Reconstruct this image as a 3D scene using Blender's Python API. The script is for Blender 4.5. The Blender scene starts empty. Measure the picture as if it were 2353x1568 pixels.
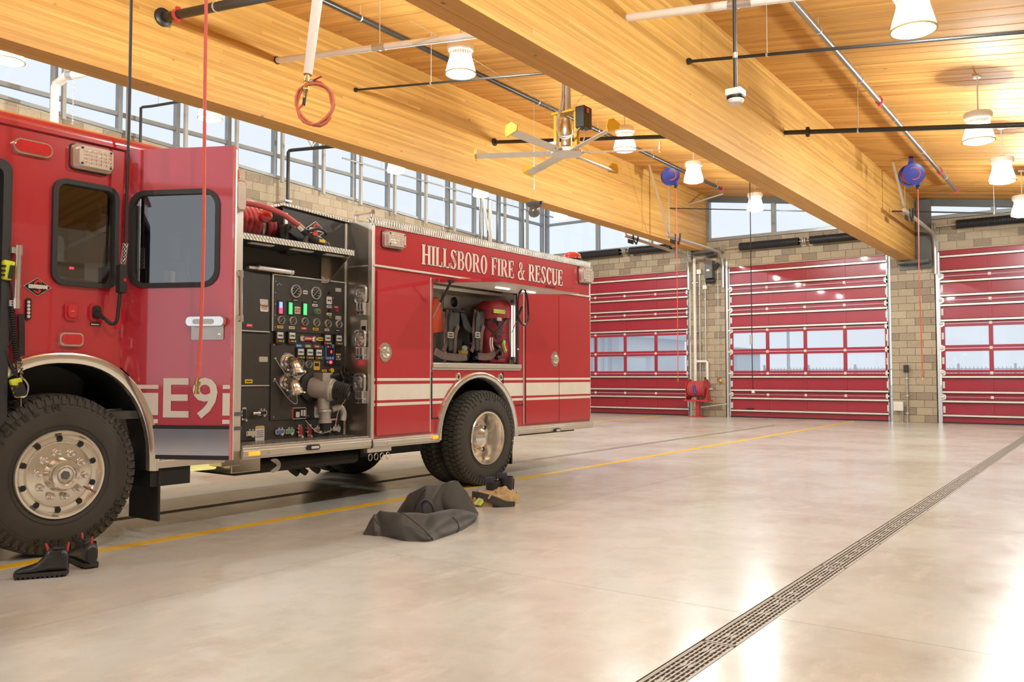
import bpy, math, random
from math import sin, cos, pi, sqrt, radians, atan2, floor as ifloor
from mathutils import Vector, Matrix
random.seed(11)
SC = bpy.context.scene
COL = SC.collection
V = Vector

# ------------------------------------------------------------------ camera, sky, exposure
CAM = V((0, 0, 1.25)); YAW = radians(35.733); PITCH = radians(2.4108); FPX = 1931.53; CX = 1176.5; CY = 784.0
cd = bpy.data.cameras.new('camera'); cd.sensor_width = 36; cd.lens = 36 * FPX / 2353; cd.clip_end = 600; cd.clip_start = .05
cam = bpy.data.objects.new('camera', cd); COL.objects.link(cam)
cam.location = CAM; cam.rotation_euler = (pi / 2 + PITCH, 0, YAW); SC.camera = cam
w = bpy.data.worlds.new('overcast_sky'); SC.world = w; w.use_nodes = True
wn = w.node_tree.nodes; wl = w.node_tree.links
bg = wn['Background']; tc = wn.new('ShaderNodeTexCoord'); sx = wn.new('ShaderNodeSeparateXYZ'); rp = wn.new('ShaderNodeValToRGB')
wl.new(tc.outputs['Generated'], sx.inputs[0]); wl.new(sx.outputs['Z'], rp.inputs[0]); wl.new(rp.outputs[0], bg.inputs[0])
rp.color_ramp.elements[0].color = (.78, .84, .90, 1); rp.color_ramp.elements[1].color = (.70, .80, .90, 1)
bg.inputs[1].default_value = 1.16
SC.view_settings.view_transform = 'Standard'; SC.view_settings.look = 'None'; SC.view_settings.gamma = 1; SC.view_settings.exposure = 0.0
SC.view_settings.use_curve_mapping = False
LAMP_POWER = 690.0
try:
    SC.cycles.max_bounces = 7; SC.cycles.diffuse_bounces = 4; SC.cycles.glossy_bounces = 4; SC.cycles.transparent_max_bounces = 10
    SC.cycles.sample_clamp_indirect = 6; SC.cycles.caustics_reflective = False; SC.cycles.caustics_refractive = False
except Exception: pass

# ------------------------------------------------------------------ measuring helpers: a sight line met with a real plane
_f = V((-sin(YAW) * cos(PITCH), cos(YAW) * cos(PITCH), sin(PITCH))); _r = _f.cross(V((0, 0, 1))).normalized(); _u = _r.cross(_f)
def ray(x, y): return _f + _r * ((x - CX) / FPX) - _u * ((y - CY) / FPX)
def hit(x, y, p, n):
    d = ray(x, y); return CAM + d * ((V(p) - CAM).dot(n) / d.dot(n))
def onz(x, y, z=0): return hit(x, y, (0, 0, z), V((0, 0, 1)))
def onx(x, y, X): return hit(x, y, (X, 0, 0), V((1, 0, 0)))
def ony(x, y, Y=25.0): return hit(x, y, (0, Y, 0), V((0, 1, 0)))
def ceilz(x): return 6.9 - .138 * (x + 10.1)
def low(x, y, d): return hit(x, y, (-10.1, 0, 6.9 - d), V((.138, 0, 1)))
# the engine's own frame: s runs rearwards, w into the vehicle from its near side, z up
TY = radians(.786); TS = V((sin(TY), cos(TY), 0)); TN = V((cos(TY), -sin(TY), 0))
TRK = Matrix(((TS.x, -TN.x, 0, -6.06 * TN.x), (TS.y, -TN.y, 0, -6.06 * TN.y), (0, 0, 1, 0), (0, 0, 0, 1)))
TRKI = TRK.inverted()
def tk(x, y, w=0.0): return TRKI @ hit(x, y, TRK @ V((0, w, 0)), TN)
def tks(x, y, s): return TRKI @ hit(x, y, TRK @ V((s, 0, 0)), TS)
def tkz(x, y, z): return TRKI @ onz(x, y, z)
def frame(o, xa, ya):
    xa = V(xa).normalized(); ya = V(ya).normalized(); za = xa.cross(ya)
    return Matrix(((xa.x, ya.x, za.x, o[0]), (xa.y, ya.y, za.y, o[1]), (xa.z, ya.z, za.z, o[2]), (0, 0, 0, 1)))
def side(w=0.0): return TRK @ frame((0, w, 0), (1, 0, 0), (0, 0, 1))          # 2-D (s,z), normal to the near side
DH = (3.29, 0.0); DD = (.468, -.884)
DOOR = TRK @ frame((DH[0], DH[1], 0), (DD[0], DD[1], 0), (0, 0, 1)); DOORI = DOOR.inverted()
def td(x, y): return DOORI @ hit(x, y, DOOR @ V((0, 0, 0)), DOOR.to_3x3() @ V((0, 0, 1)))
WALLS = TRK @ frame((5.85, 0, 0), (0, -1, 0), (0, 0, 1)); WALLSI = WALLS.inverted()
def tws(x, y): return WALLSI @ hit(x, y, TRK @ V((5.85, 0, 0)), TS)
FAR = frame((0, 25.0, 0), (1, 0, 0), (0, 0, 1))                                # (X,z) on the far wall, normal into the room

# ------------------------------------------------------------------ mesh building
WM = {}
class MB:
    def __init__(s): s.v = []; s.f = []; s.m = []; s.cur = 0
    def add(s, vs, fs):
        b = len(s.v); s.v += [V(p) for p in vs]; s.f += [tuple(b + i for i in f) for f in fs]; s.m += [s.cur] * len(fs); return s
    def box(s, a, b, c=0.0):
        (x0, y0, z0), (x1, y1, z1) = [[min(a[i], b[i]) for i in range(3)], [max(a[i], b[i]) for i in range(3)]]
        return s.add([(x0, y0, z0), (x1, y0, z0), (x1, y1, z0), (x0, y1, z0), (x0, y0, z1), (x1, y0, z1), (x1, y1, z1), (x0, y1, z1)],
                     [(0, 3, 2, 1), (4, 5, 6, 7), (0, 1, 5, 4), (1, 2, 6, 5), (2, 3, 7, 6), (3, 0, 4, 7)])
    def cbox(s, c, sz): return s.box([c[i] - sz[i] / 2 for i in range(3)], [c[i] + sz[i] / 2 for i in range(3)])
    def obox(s, p, q, wd, th, up=(0, 0, 1)):            # a bar from p to q
        p = V(p); q = V(q); d = (q - p).normalized(); u = V(up)
        a = d.cross(u)
        if a.length < 1e-4: a = d.cross(V((1, 0, 0)))
        a.normalize(); b = a.cross(d); a *= wd / 2; b *= th / 2
        return s.add([p - a - b, p + a - b, p + a + b, p - a + b, q - a - b, q + a - b, q + a + b, q - a + b],
                     [(0, 3, 2, 1), (4, 5, 6, 7), (0, 1, 5, 4), (1, 2, 6, 5), (2, 3, 7, 6), (3, 0, 4, 7)])
    def tube(s, pts, r, n=8, closed=False, cap=True):
        pts = [V(p) for p in pts]; k = len(pts); rs = r if isinstance(r, (list, tuple)) else [r] * k
        b = len(s.v); a = None; T = []
        for i in range(k):
            if closed: t = pts[(i + 1) % k] - pts[i - 1]
            else: t = pts[min(i + 1, k - 1)] - pts[max(i - 1, 0)]
            T.append(t.normalized())
        a = T[0].orthogonal().normalized(); rings = []
        for i in range(k):
            a = (a - T[i] * a.dot(T[i])); a = a.normalized() if a.length > 1e-6 else T[i].orthogonal().normalized()
            c = T[i].cross(a); rings.append([pts[i] + (a * cos(2 * pi * j / n) + c * sin(2 * pi * j / n)) * rs[i] for j in range(n)])
        vs = [p for R in rings for p in R]; fs = []
        for i in range(k if closed else k - 1):
            o, o2 = i * n, ((i + 1) % k) * n
            fs += [(o + j, o + (j + 1) % n, o2 + (j + 1) % n, o2 + j) for j in range(n)]
        if cap and not closed: fs += [tuple(range(n - 1, -1, -1)), tuple((k - 1) * n + j for j in range(n))]
        return s.add(vs, fs)
    def cyl(s, p, q, r, r2=None, n=14): return s.tube([p, q], [r, r if r2 is None else r2], n)
    def lathe(s, prof, o=(0, 0, 0), ax=(0, 0, 1), n=24, closed=None, caps=True):   # prof: (radius, height along ax); rings close on themselves
        if closed is None: closed = prof[0][0] > .001 and (abs(prof[0][0] - prof[-1][0]) < .0015 or abs(prof[0][1] - prof[-1][1]) < 1e-6) and len(prof) > 2
        o = V(o); ax = V(ax).normalized(); a = ax.orthogonal().normalized(); c = ax.cross(a); vs = []; fs = []; k = len(prof)
        for r, h in prof: vs += [o + ax * h + (a * cos(2 * pi * j / n) + c * sin(2 * pi * j / n)) * max(r, 1e-5) for j in range(n)]
        for i in range(k if closed else k - 1):
            o1, o2 = i * n, ((i + 1) % k) * n
            fs += [(o1 + j, o1 + (j + 1) % n, o2 + (j + 1) % n, o2 + j) for j in range(n)]
        if not closed and caps: fs += [tuple(range(n - 1, -1, -1)), tuple((k - 1) * n + j for j in range(n))]
        return s.add(vs, fs)
    def sphere(s, c, r, n=16, k=10, sq=(1, 1, 1), z0=-1, z1=1):
        pr = [(r * cos(asin_(z0 + (z1 - z0) * i / k)), r * (z0 + (z1 - z0) * i / k)) for i in range(k + 1)]
        b = len(s.v); s.lathe(pr, (0, 0, 0), (0, 0, 1), n)
        for i in range(b, len(s.v)): p = s.v[i]; s.v[i] = V((c[0] + p.x * sq[0], c[1] + p.y * sq[1], c[2] + p.z * sq[2]))
        return s
    def prism(s, poly, z0, z1):                          # 2-D polygon, extruded along z
        k = len(poly); A = sum(poly[i - 1][0] * poly[i][1] - poly[i][0] * poly[i - 1][1] for i in range(k))
        if A < 0: poly = poly[::-1]
        return s.add([(x, y, z0) for x, y in poly] + [(x, y, z1) for x, y in poly],
                     [tuple(range(k - 1, -1, -1)), tuple(range(k, 2 * k))] + [(i, (i + 1) % k, k + (i + 1) % k, k + i) for i in range(k)])
    def grid(s, fn, nu, nv, cu=False):
        vs = [fn(i / nu if cu else i / (nu - 1), j / (nv - 1)) for j in range(nv) for i in range(nu)]
        return s.add(vs, [(j * nu + i, j * nu + (i + 1) % nu, (j + 1) * nu + (i + 1) % nu, (j + 1) * nu + i) for j in range(nv - 1) for i in range(nu if cu else nu - 1)])
    def xf(s, M, start=0):
        for i in range(start, len(s.v)): s.v[i] = M @ s.v[i]
        return s
    def mesh(s, name, mats, M=None, smooth=40):
        me = bpy.data.meshes.new(name); vs = [(M @ v if M else v)[:] for v in s.v]
        me.from_pydata(vs, [], s.f)
        for m in (mats if isinstance(mats, (list, tuple)) else [mats]): me.materials.append(m)
        if any(s.m): me.polygons.foreach_set('material_index', s.m)
        if smooth: finish(me, smooth)
        me.update(); return me
    def build(s, name, mats, parent=None, F=None, smooth=40, bevel=0):
        M = (WM[parent.name].inverted() if parent else Matrix()) @ (F or Matrix())
        return link(name, s.mesh(name, mats, M, smooth), parent, bevel)
def asin_(z): return math.asin(max(-1, min(1, z)))
def finish(me, ang=40):
    me.polygons.foreach_set('use_smooth', [True] * len(me.polygons)); me.set_sharp_from_angle(angle=radians(ang))
def link(name, me, parent=None, bevel=0):
    o = bpy.data.objects.new(name, me); COL.objects.link(o)
    if parent: o.parent = parent
    WM[o.name] = WM[parent.name] if parent else Matrix()
    if bevel:
        b = o.modifiers.new('bevel', 'BEVEL'); b.width = bevel; b.segments = 2; b.limit_method = 'ANGLE'; b.angle_limit = radians(50)
    return o
def tag(o, label=None, cat=None, group=None, kind=None):
    for k, v in (('label', label), ('category', cat), ('group', group), ('kind', kind)):
        if v: o[k] = v
    return o
def thing(name, label, cat, M=(0, 0, 0), group=None, kind=None):
    o = bpy.data.objects.new(name, None); COL.objects.link(o); o.empty_display_size = .1
    if not isinstance(M, Matrix): M = Matrix.Translation(V(M))
    o.matrix_world = M; WM[o.name] = M
    return tag(o, label, cat, group, kind)
def copy_thing(root, M, label):
    kids = {}
    for o in list(bpy.data.objects):
        if o.parent: kids.setdefault(o.parent.name, []).append(o)
    r = root.copy(); COL.objects.link(r); r.matrix_world = M; WM[r.name] = M; r['label'] = label
    def rec(a, b):
        for ch in kids.get(a.name, []):
            c = ch.copy(); COL.objects.link(c); c.parent = b; WM[c.name] = M; rec(ch, c)
    rec(root, r); return r
def plate(name, outer, holes, t, mat, F, parent=None, off=0.0, bevel=0):   # flat sheet with holes, in frame F, thickness t centred on off
    cu = bpy.data.curves.new('c', 'CURVE'); cu.dimensions = '2D'; cu.fill_mode = 'BOTH'; cu.extrude = t / 2
    for pl in [outer] + list(holes):
        sp = cu.splines.new('POLY'); sp.points.add(len(pl) - 1)
        for p, q in zip(sp.points, pl): p.co = (q[0], q[1], 0, 1)
        sp.use_cyclic_u = True
    return from_curve(name, cu, mat, F, parent, off, bevel)
def from_curve(name, cu, mat, F, parent, off, bevel=0):
    ob = bpy.data.objects.new('tmp', cu); me = bpy.data.meshes.new_from_object(ob); bpy.data.objects.remove(ob); bpy.data.curves.remove(cu)
    me.name = name; me.materials.clear(); me.materials.append(mat)
    M = (WM[parent.name].inverted() if parent else Matrix()) @ F @ Matrix.Translation((0, 0, off))
    me.transform(M); finish(me, 35); me.update()
    return link(name, me, parent, bevel)
def text(name, s, size, mat, F, parent, at=(0, 0), off=.002, t=.002, sx=1.0, rot=0.0, align='CENTER', bold=0.0):
    cu = bpy.data.curves.new('t', 'FONT'); cu.body = s; cu.size = size; cu.extrude = t / 2; cu.align_x = align; cu.align_y = 'CENTER'; cu.offset = bold; cu.resolution_u = 3
    return from_curve(name, cu, mat, F @ Matrix.Translation((at[0], at[1], 0)) @ Matrix.Rotation(rot, 4, 'Z') @ Matrix.Diagonal((sx, 1, 1, 1)), parent, off)
def text_mb(mb, s, size, at, off, t=.001, sx=1.0, rot=0.0, bold=0.0):     # lettering added to a builder, in its 2-D frame
    cu = bpy.data.curves.new('t', 'FONT'); cu.body = s; cu.size = size; cu.extrude = t / 2; cu.align_x = 'CENTER'; cu.align_y = 'CENTER'; cu.resolution_u = 2; cu.offset = bold
    ob = bpy.data.objects.new('tmp', cu); me = bpy.data.meshes.new_from_object(ob); bpy.data.objects.remove(ob); bpy.data.curves.remove(cu)
    M = Matrix.Translation((at[0], at[1], off)) @ Matrix.Rotation(rot, 4, 'Z') @ Matrix.Diagonal((sx, 1, 1, 1))
    mb.add([M @ v.co for v in me.vertices], [tuple(p.vertices) for p in me.polygons]); bpy.data.meshes.remove(me)
def rrect(x0, y0, x1, y1, r, n=5):
    if x0 > x1: x0, x1 = x1, x0
    if y0 > y1: y0, y1 = y1, y0
    r = min(r, (x1 - x0) / 2 * .999, (y1 - y0) / 2 * .999); P = []
    for cx, cy, a in ((x1 - r, y1 - r, 0), (x0 + r, y1 - r, 90), (x0 + r, y0 + r, 180), (x1 - r, y0 + r, 270)):
        P += [(cx + r * cos(radians(a + 90 * i / n)), cy + r * sin(radians(a + 90 * i / n))) for i in range(n + 1)]
    return P
def circ(cx, cy, r, n=20, ry=None): return [(cx + r * cos(2 * pi * i / n), cy + (ry or r) * sin(2 * pi * i / n)) for i in range(n)]
def arc(cx, cy, a, b, t0, t1, n): return [(cx + a * cos(radians(t0 + (t1 - t0) * i / n)), cy + b * sin(radians(t0 + (t1 - t0) * i / n))) for i in range(n + 1)]
def smooth_path(pts, k=6):
    pts = [V(p) for p in pts]; out = []
    for i in range(len(pts) - 1):
        p0, p1, p2, p3 = pts[max(i - 1, 0)], pts[i], pts[i + 1], pts[min(i + 2, len(pts) - 1)]
        for j in range(k):
            t = j / k; out.append(.5 * (2 * p1 + (p2 - p0) * t + (2 * p0 - 5 * p1 + 4 * p2 - p3) * t * t + (3 * p1 - p0 - 3 * p2 + p3) * t ** 3))
    return out + [pts[-1]]

# ------------------------------------------------------------------ materials
def nodes(name):
    m = bpy.data.materials.new(name); m.use_nodes = True; nt = m.node_tree
    return m, nt, nt.nodes['Principled BSDF']
def setp(b, **k):
    for n, v in k.items():
        i = b.inputs.get(n.replace('_', ' '))
        if i is not None: i.default_value = v
def N(nt, t, **k):
    n = nt.nodes.new(t)
    for a, v in k.items(): setattr(n, a, v)
    return n
def mix(nt, a, b, fac, mode='MIX'):
    n = N(nt, 'ShaderNodeMix', data_type='RGBA', blend_type=mode)
    for sock, v in ((0, fac), (6, a), (7, b)):
        if hasattr(v, 'links'): nt.links.new(v, n.inputs[sock])
        else: n.inputs[sock].default_value = v if sock == 0 else (*v[:3], 1)
    return n.outputs[2]
def ramp(nt, src, stops):
    r = N(nt, 'ShaderNodeValToRGB'); e = r.color_ramp.elements
    e[0].position, e[0].color = stops[0][0], (*stops[0][1], 1); e[1].position, e[1].color = stops[-1][0], (*stops[-1][1], 1)
    for p, c in stops[1:-1]: x = e.new(p); x.color = (*c, 1)
    nt.links.new(src, r.inputs[0]); return r.outputs[0]
def coords(nt, scale=(1, 1, 1), rnd=False):
    t = N(nt, 'ShaderNodeTexCoord'); mp = N(nt, 'ShaderNodeMapping'); mp.inputs['Scale'].default_value = scale
    src = t.outputs['Object']
    if rnd:
        oi = N(nt, 'ShaderNodeObjectInfo'); mu = N(nt, 'ShaderNodeVectorMath', operation='MULTIPLY_ADD')
        cb = N(nt, 'ShaderNodeCombineXYZ')
        for i in range(3): nt.links.new(oi.outputs['Random'], cb.inputs[i])
        nt.links.new(cb.outputs[0], mu.inputs[0]); mu.inputs[1].default_value = (37, 53, 71); nt.links.new(src, mu.inputs[2]); src = mu.outputs[0]
    nt.links.new(src, mp.inputs[0]); return mp.outputs[0]
def noise(nt, vec, sc, detail=3, rough=.5):
    n = N(nt, 'ShaderNodeTexNoise'); n.inputs['Scale'].default_value = sc; n.inputs['Detail'].default_value = detail; n.inputs['Roughness'].default_value = rough
    nt.links.new(vec, n.inputs['Vector']); return n.outputs[0]
def bump(nt, b, h, st, dist=.01):
    n = N(nt, 'ShaderNodeBump'); n.inputs['Strength'].default_value = st; n.inputs['Distance'].default_value = dist
    nt.links.new(h, n.inputs['Height']); nt.links.new(n.outputs[0], b.inputs['Normal'])
def mat(name, col, rough=.5, metal=0.0, coat=0.0, var=.08, sc=6.0, bmp=0.0, bsc=60.0, rnd=0.0, stretch=(1, 1, 1), spec=.5):
    m, nt, b = nodes(name); setp(b, Roughness=rough, Metallic=metal, Coat_Weight=coat, Coat_Roughness=.04, Specular_IOR_Level=spec)
    vec = coords(nt, stretch); n = noise(nt, vec, sc)
    c = mix(nt, [x * (1 - var) for x in col], [min(1, x * (1 + var)) for x in col], n)
    if rnd:
        oi = N(nt, 'ShaderNodeObjectInfo'); c = mix(nt, c, [x * (1 - rnd) for x in col], oi.outputs['Random'])
    nt.links.new(c, b.inputs['Base Color'])
    if bmp: bump(nt, b, noise(nt, vec, bsc, 2), bmp, .004)
    return m
def glow(name, col, st):
    m, nt, b = nodes(name); setp(b, Base_Color=(*col, 1), Emission_Color=(*col, 1), Emission_Strength=st, Roughness=.4); return m
def glass(name, tint=(.95, .97, .98), gloss=.12, rough=.02, haze=0.0):
    m, nt, b = nodes(name); nt.nodes.remove(b); out = nt.nodes['Material Output']
    tr = N(nt, 'ShaderNodeBsdfTransparent'); tr.inputs[0].default_value = (*tint, 1); gl = N(nt, 'ShaderNodeBsdfGlossy'); gl.inputs['Roughness'].default_value = rough
    fr = N(nt, 'ShaderNodeFresnel'); fr.inputs[0].default_value = 1.45; mx = N(nt, 'ShaderNodeMixShader'); ad = N(nt, 'ShaderNodeMath', operation='ADD', use_clamp=True)
    nt.links.new(fr.outputs[0], ad.inputs[0]); ad.inputs[1].default_value = gloss - .04
    ge = N(nt, 'ShaderNodeNewGeometry'); fi = N(nt, 'ShaderNodeMath', operation='SUBTRACT'); fi.inputs[0].default_value = 1.0; nt.links.new(ge.outputs['Backfacing'], fi.inputs[1])
    ml = N(nt, 'ShaderNodeMath', operation='MULTIPLY'); nt.links.new(ad.outputs[0], ml.inputs[0]); nt.links.new(fi.outputs[0], ml.inputs[1]); ad = ml
    nt.links.new(ad.outputs[0], mx.inputs[0]); nt.links.new(tr.outputs[0], mx.inputs[1]); nt.links.new(gl.outputs[0], mx.inputs[2]); o = mx.outputs[0]
    if haze:
        tl = N(nt, 'ShaderNodeBsdfTranslucent'); tl.inputs[0].default_value = (.9, .93, .97, 1); m2 = N(nt, 'ShaderNodeMixShader'); m2.inputs[0].default_value = haze
        nt.links.new(o, m2.inputs[1]); nt.links.new(tl.outputs[0], m2.inputs[2]); o = m2.outputs[0]
    nt.links.new(o, out.inputs[0]); return m
def wood(name, light, dark, knot, along, fine=26.0, rough=.5):
    m, nt, b = nodes(name); setp(b, Roughness=rough, Specular_IOR_Level=.25)
    sc = [1, 1, 1]; sc['xyz'.index(along)] = .045
    vec = coords(nt, sc, True); g = noise(nt, vec, fine, 4, .6)
    sc2 = [1, 1, 1]; sc2['xyz'.index(along)] = .12
    v2 = coords(nt, sc2, True); g2 = noise(nt, v2, 5, 2)
    c = ramp(nt, g, [(.3, dark), (.62, light)]); c = mix(nt, c, [x * .82 for x in light], ramp(nt, g2, [(.45, (0, 0, 0)), (.75, (1, 1, 1))]))
    oi = N(nt, 'ShaderNodeObjectInfo')
    c = mix(nt, c, (1, 1, 1), ramp(nt, oi.outputs['Random'], [(0, (0, 0, 0)), (1, (0, 0, 0))]), 'MULTIPLY')
    tone = ramp(nt, oi.outputs['Random'], [(0, (.80, .76, .70)), (.35, (.93, .92, .9)), (.7, (1, 1, 1)), (1, (1.12, 1.14, 1.16))])
    c = mix(nt, c, tone, 1.0, 'MULTIPLY')
    sk = [1, 1, 1]; sk['xyz'.index(along)] = .55
    vo = N(nt, 'ShaderNodeTexVoronoi'); vo.inputs['Scale'].default_value = 3.2; nt.links.new(coords(nt, sk, True), vo.inputs['Vector'])
    c = mix(nt, knot, c, ramp(nt, vo.outputs['Distance'], [(.035, (0, 0, 0)), (.075, (1, 1, 1))]))
    nt.links.new(c, b.inputs['Base Color']); bump(nt, b, g, .06, .003)
    return m
def block_mat(name):
    m, nt, b = nodes(name); setp(b, Roughness=.92, Specular_IOR_Level=.2)
    vec = coords(nt, (1, 1, 1), True); n = noise(nt, vec, 120, 3, .7); n2 = noise(nt, vec, 30, 3)
    oi = N(nt, 'ShaderNodeObjectInfo')
    c = ramp(nt, oi.outputs['Random'], [(0, (.30, .245, .185)), (.22, (.33, .27, .205)), (.3, (.44, .365, .265)), (.7, (.47, .395, .29)), (1, (.51, .43, .315))])
    c = mix(nt, c, (.2, .165, .12), ramp(nt, n, [(.46, (0, 0, 0)), (.75, (.75, .75, .75))])); c = mix(nt, c, (.62, .54, .42), ramp(nt, n2, [(.5, (0, 0, 0)), (.8, (.5, .5, .5))]))
    nt.links.new(c, b.inputs['Base Color']); bump(nt, b, n, .35, .004); return m
def floor_mat(name):
    m, nt, b = nodes(name); setp(b, Specular_IOR_Level=.6)
    vec = coords(nt, (1, 1, 1)); big = noise(nt, vec, .55, 5, .6); mid = noise(nt, vec, 2.6, 6, .65); st = noise(nt, coords(nt, (1, .35, 1)), 5, 6, .7); fin = noise(nt, vec, 60, 2)
    c = ramp(nt, big, [(.34, (.475, .45, .40)), (.52, (.60, .60, .555)), (.68, (.66, .68, .665))])
    c = mix(nt, c, (.40, .33, .25), ramp(nt, mid, [(.50, (0, 0, 0)), (.78, (.55, .55, .55))]))
    c = mix(nt, c, (.74, .70, .64), ramp(nt, st, [(.52, (0, 0, 0)), (.75, (.6, .6, .6))]))
    c = mix(nt, c, (.36, .31, .25), ramp(nt, fin, [(.6, (0, 0, 0)), (.85, (.25, .25, .25))]))
    nt.links.new(c, b.inputs['Base Color'])
    nt.links.new(ramp(nt, mid, [(.3, (.17, .17, .17)), (.75, (.28, .28, .28))]), b.inputs['Roughness'])
    return m
def tread_mat(name, col=(.55, .52, .47)):
    m, nt, b = nodes(name); setp(b, Metallic=.9, Roughness=.34, Base_Color=(*col, 1))
    t = N(nt, 'ShaderNodeTexCoord'); hs = []
    for a in (45, -45):
        mp = N(nt, 'ShaderNodeMapping'); mp.inputs['Rotation'].default_value = (radians(30), radians(20), radians(a)); nt.links.new(t.outputs['Object'], mp.inputs[0])
        wv = N(nt, 'ShaderNodeTexWave'); wv.inputs['Scale'].default_value = 14; nt.links.new(mp.outputs[0], wv.inputs[0]); hs.append(wv.outputs['Fac'])
    mm = N(nt, 'ShaderNodeMath', operation='MULTIPLY'); nt.links.new(hs[0], mm.inputs[0]); nt.links.new(hs[1], mm.inputs[1])
    bump(nt, b, mm.outputs[0], .9, .006); return m

M = {}
M['floor'] = floor_mat('polished_concrete')
M['block'] = block_mat('split_block')
M['mortar'] = mat('mortar', (.47, .40, .30), .95)
M['beam'] = wood('glulam', (.68, .385, .105), (.58, .295, .068), (.24, .11, .035), 'y')
M['deck'] = wood('roof_deck', (.63, .32, .085), (.50, .225, .05), (.26, .11, .03), 'x', 34, .62)
M['wood_dark'] = mat('deck_core', (.3, .16, .06), .8)
M['alu'] = mat('window_aluminium', (.30, .32, .33), .4, .4)
M['post'] = mat('painted_post', (.40, .40, .38), .5)
M['darkbar'] = mat('dark_frame', (.12, .125, .12), .5)
M['glass'] = glass('window_glass', (.985, .99, .995), .045)
M['pane'] = glass('door_pane', (.97, .98, .99), .06, .03, .14)
M['doorred'] = mat('door_red', (.35, .017, .04), .3, 0, .35, .05, 2)
M['bar'] = mat('galvanised_strut', (.78, .74, .68), .34, .35)
M['galv'] = mat('galvanised_steel', (.62, .61, .58), .36, .75, 0, .15, 12)
M['white'] = mat('white_paint', (.82, .79, .74), .45)
M['pipewhite'] = mat('pipe_jacket', (.84, .80, .74), .6, 0, 0, .05, 8, .1, 40)
M['blackpipe'] = mat('black_iron', (.035, .033, .03), .38, .3)
M['steelpipe'] = mat('bare_steel_pipe', (.30, .28, .26), .3, .8)
M['black'] = mat('black_plastic', (.022, .021, .02), .5)
M['gasket'] = mat('black_gasket', (.03, .03, .033), .55, 0, 0, .2, 20)
M['red'] = mat('engine_red', (.53, .03, .046), .22, 0, 1.0, .03, 1)
M['red'].node_tree.nodes['Principled BSDF'].inputs['Coat IOR'].default_value = 1.75
M['redplain'] = mat('red_enamel', (.50, .03, .04), .35, 0, .4)
M['stripe'] = mat('white_vinyl', (.83, .77, .68), .4)
M['letter'] = mat('cream_lettering', (.86, .77, .66), .4)
M['outline'] = mat('letter_outline', (.12, .012, .015), .4)
M['chrome'] = mat('chrome', (.90, .89, .87), .09, .82, 0, .02)
M['polish'] = mat('polished_aluminium', (.88, .83, .74), .17, .85, 0, .04, 3)
M['stainless'] = mat('brushed_stainless', (.66, .62, .56), .30, 1.0, 0, .16, 5, .05, 90, 0, (1, 1, .05))
M['bezel'] = mat('gauge_bezel', (.80, .77, .70), .3, .45)
M['trim'] = mat('satin_trim', (.78, .74, .67), .36, .75)
M['tread'] = tread_mat('diamond_plate')
M['panel'] = mat('black_textured_panel', (.052, .047, .042), .42, 0, 0, .15, 9, .12, 260)
M['chassis'] = mat('chassis_black', (.016, .015, .014), .6)
M['tyre'] = mat('tyre_rubber', (.055, .048, .040), .75, 0, 0, .25, 5, .08, 90)
M['tyretext'] = mat('tyre_lettering', (.030, .026, .022), .6)
M['rubber'] = mat('black_rubber', (.018, .018, .02), .5)
M['cabglass'] = glass('cab_glass', (.58, .60, .61), .24)
M['lens'] = mat('clear_lens', (.80, .72, .66), .12, .2, .6, .1, 30)
M['redlens'] = mat('red_lens', (.62, .03, .04), .12, 0, 1.0, .25, 70)
M['amber'] = glow('amber_marker', (1, .22, .015), 2.2)
M['plateblk'] = mat('badge_black', (.02, .018, .018), .35)
M['badge_red'] = mat('badge_red', (.62, .04, .02), .4)
M['hose'] = mat('red_hose', (.50, .075, .085), .5)
M['redhose'] = mat('air_hose_red', (.66, .10, .07), .45)
M['orangehose'] = mat('orange_hose', (.72, .21, .11), .45)
M['brass'] = mat('brass', (.75, .52, .20), .25, 1.0)
M['bronze'] = mat('cast_coupling', (.60, .54, .46), .22, 1.0)
M['cast'] = mat('grey_casting', (.50, .46, .41), .42, .4)
M['yellow'] = mat('yellow_paint', (.80, .47, .03), .5)
M['line'] = mat('floor_line_yellow', (.92, .56, .03), .34, 0, 0, .12, 3)
M['blue'] = mat('blue_enamel', (.045, .06, .30), .35)
M['drain'] = mat('cast_iron_grate', (.46, .43, .39), .5, .2, 0, .3, 30)
M['pit'] = mat('drain_pit', (.03, .028, .025), .9)
M['spring'] = mat('oiled_spring', (.045, .045, .05), .45, .5)
M['grey'] = mat('grey_box', (.13, .125, .12), .5)
M['lbl_white'] = mat('label_white', (.78, .74, .68), .5)
M['lbl_red'] = mat('label_red', (.66, .05, .05), .5)
M['lbl_yellow'] = mat('label_yellow', (.78, .52, .04), .5)
M['lbl_green'] = mat('label_green', (.13, .42, .20), .5)
M['lbl_blue'] = mat('label_blue', (.08, .20, .52), .5)
M['lbl_orange'] = mat('label_orange', (.80, .45, .08), .5)
M['lbl_cream'] = mat('label_cream', (.70, .64, .44), .5)
M['ink'] = mat('black_ink', (.012, .012, .012), .6)
M['led_blue'] = glow('led_blue', (.12, .16, 1), 5); M['led_green'] = glow('led_green', (.05, 1, .12), 3.5); M['led_red'] = glow('led_red', (1, .03, .08), 5)
M['strip'] = glow('compartment_strip', (1, .95, .84), 3)
M['doorlamp'] = glow('locker_door_lamp', (1, .96, .88), 34)
M['lcd'] = mat('lcd', (.74, .74, .72), .3)
M['blackcloth'] = mat('black_nylon', (.062, .056, .051), .55, 0, 0, .35, 7, .12, 120)
M['tan'] = mat('tan_canvas', (.52, .36, .19), .85, 0, 0, .2, 9, .3, 60)
M['leather'] = mat('black_leather', (.022, .022, .025), .36, 0, .2, .25, 10, .2, 60)
M['sole'] = mat('boot_sole', (.035, .03, .026), .75)
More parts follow.
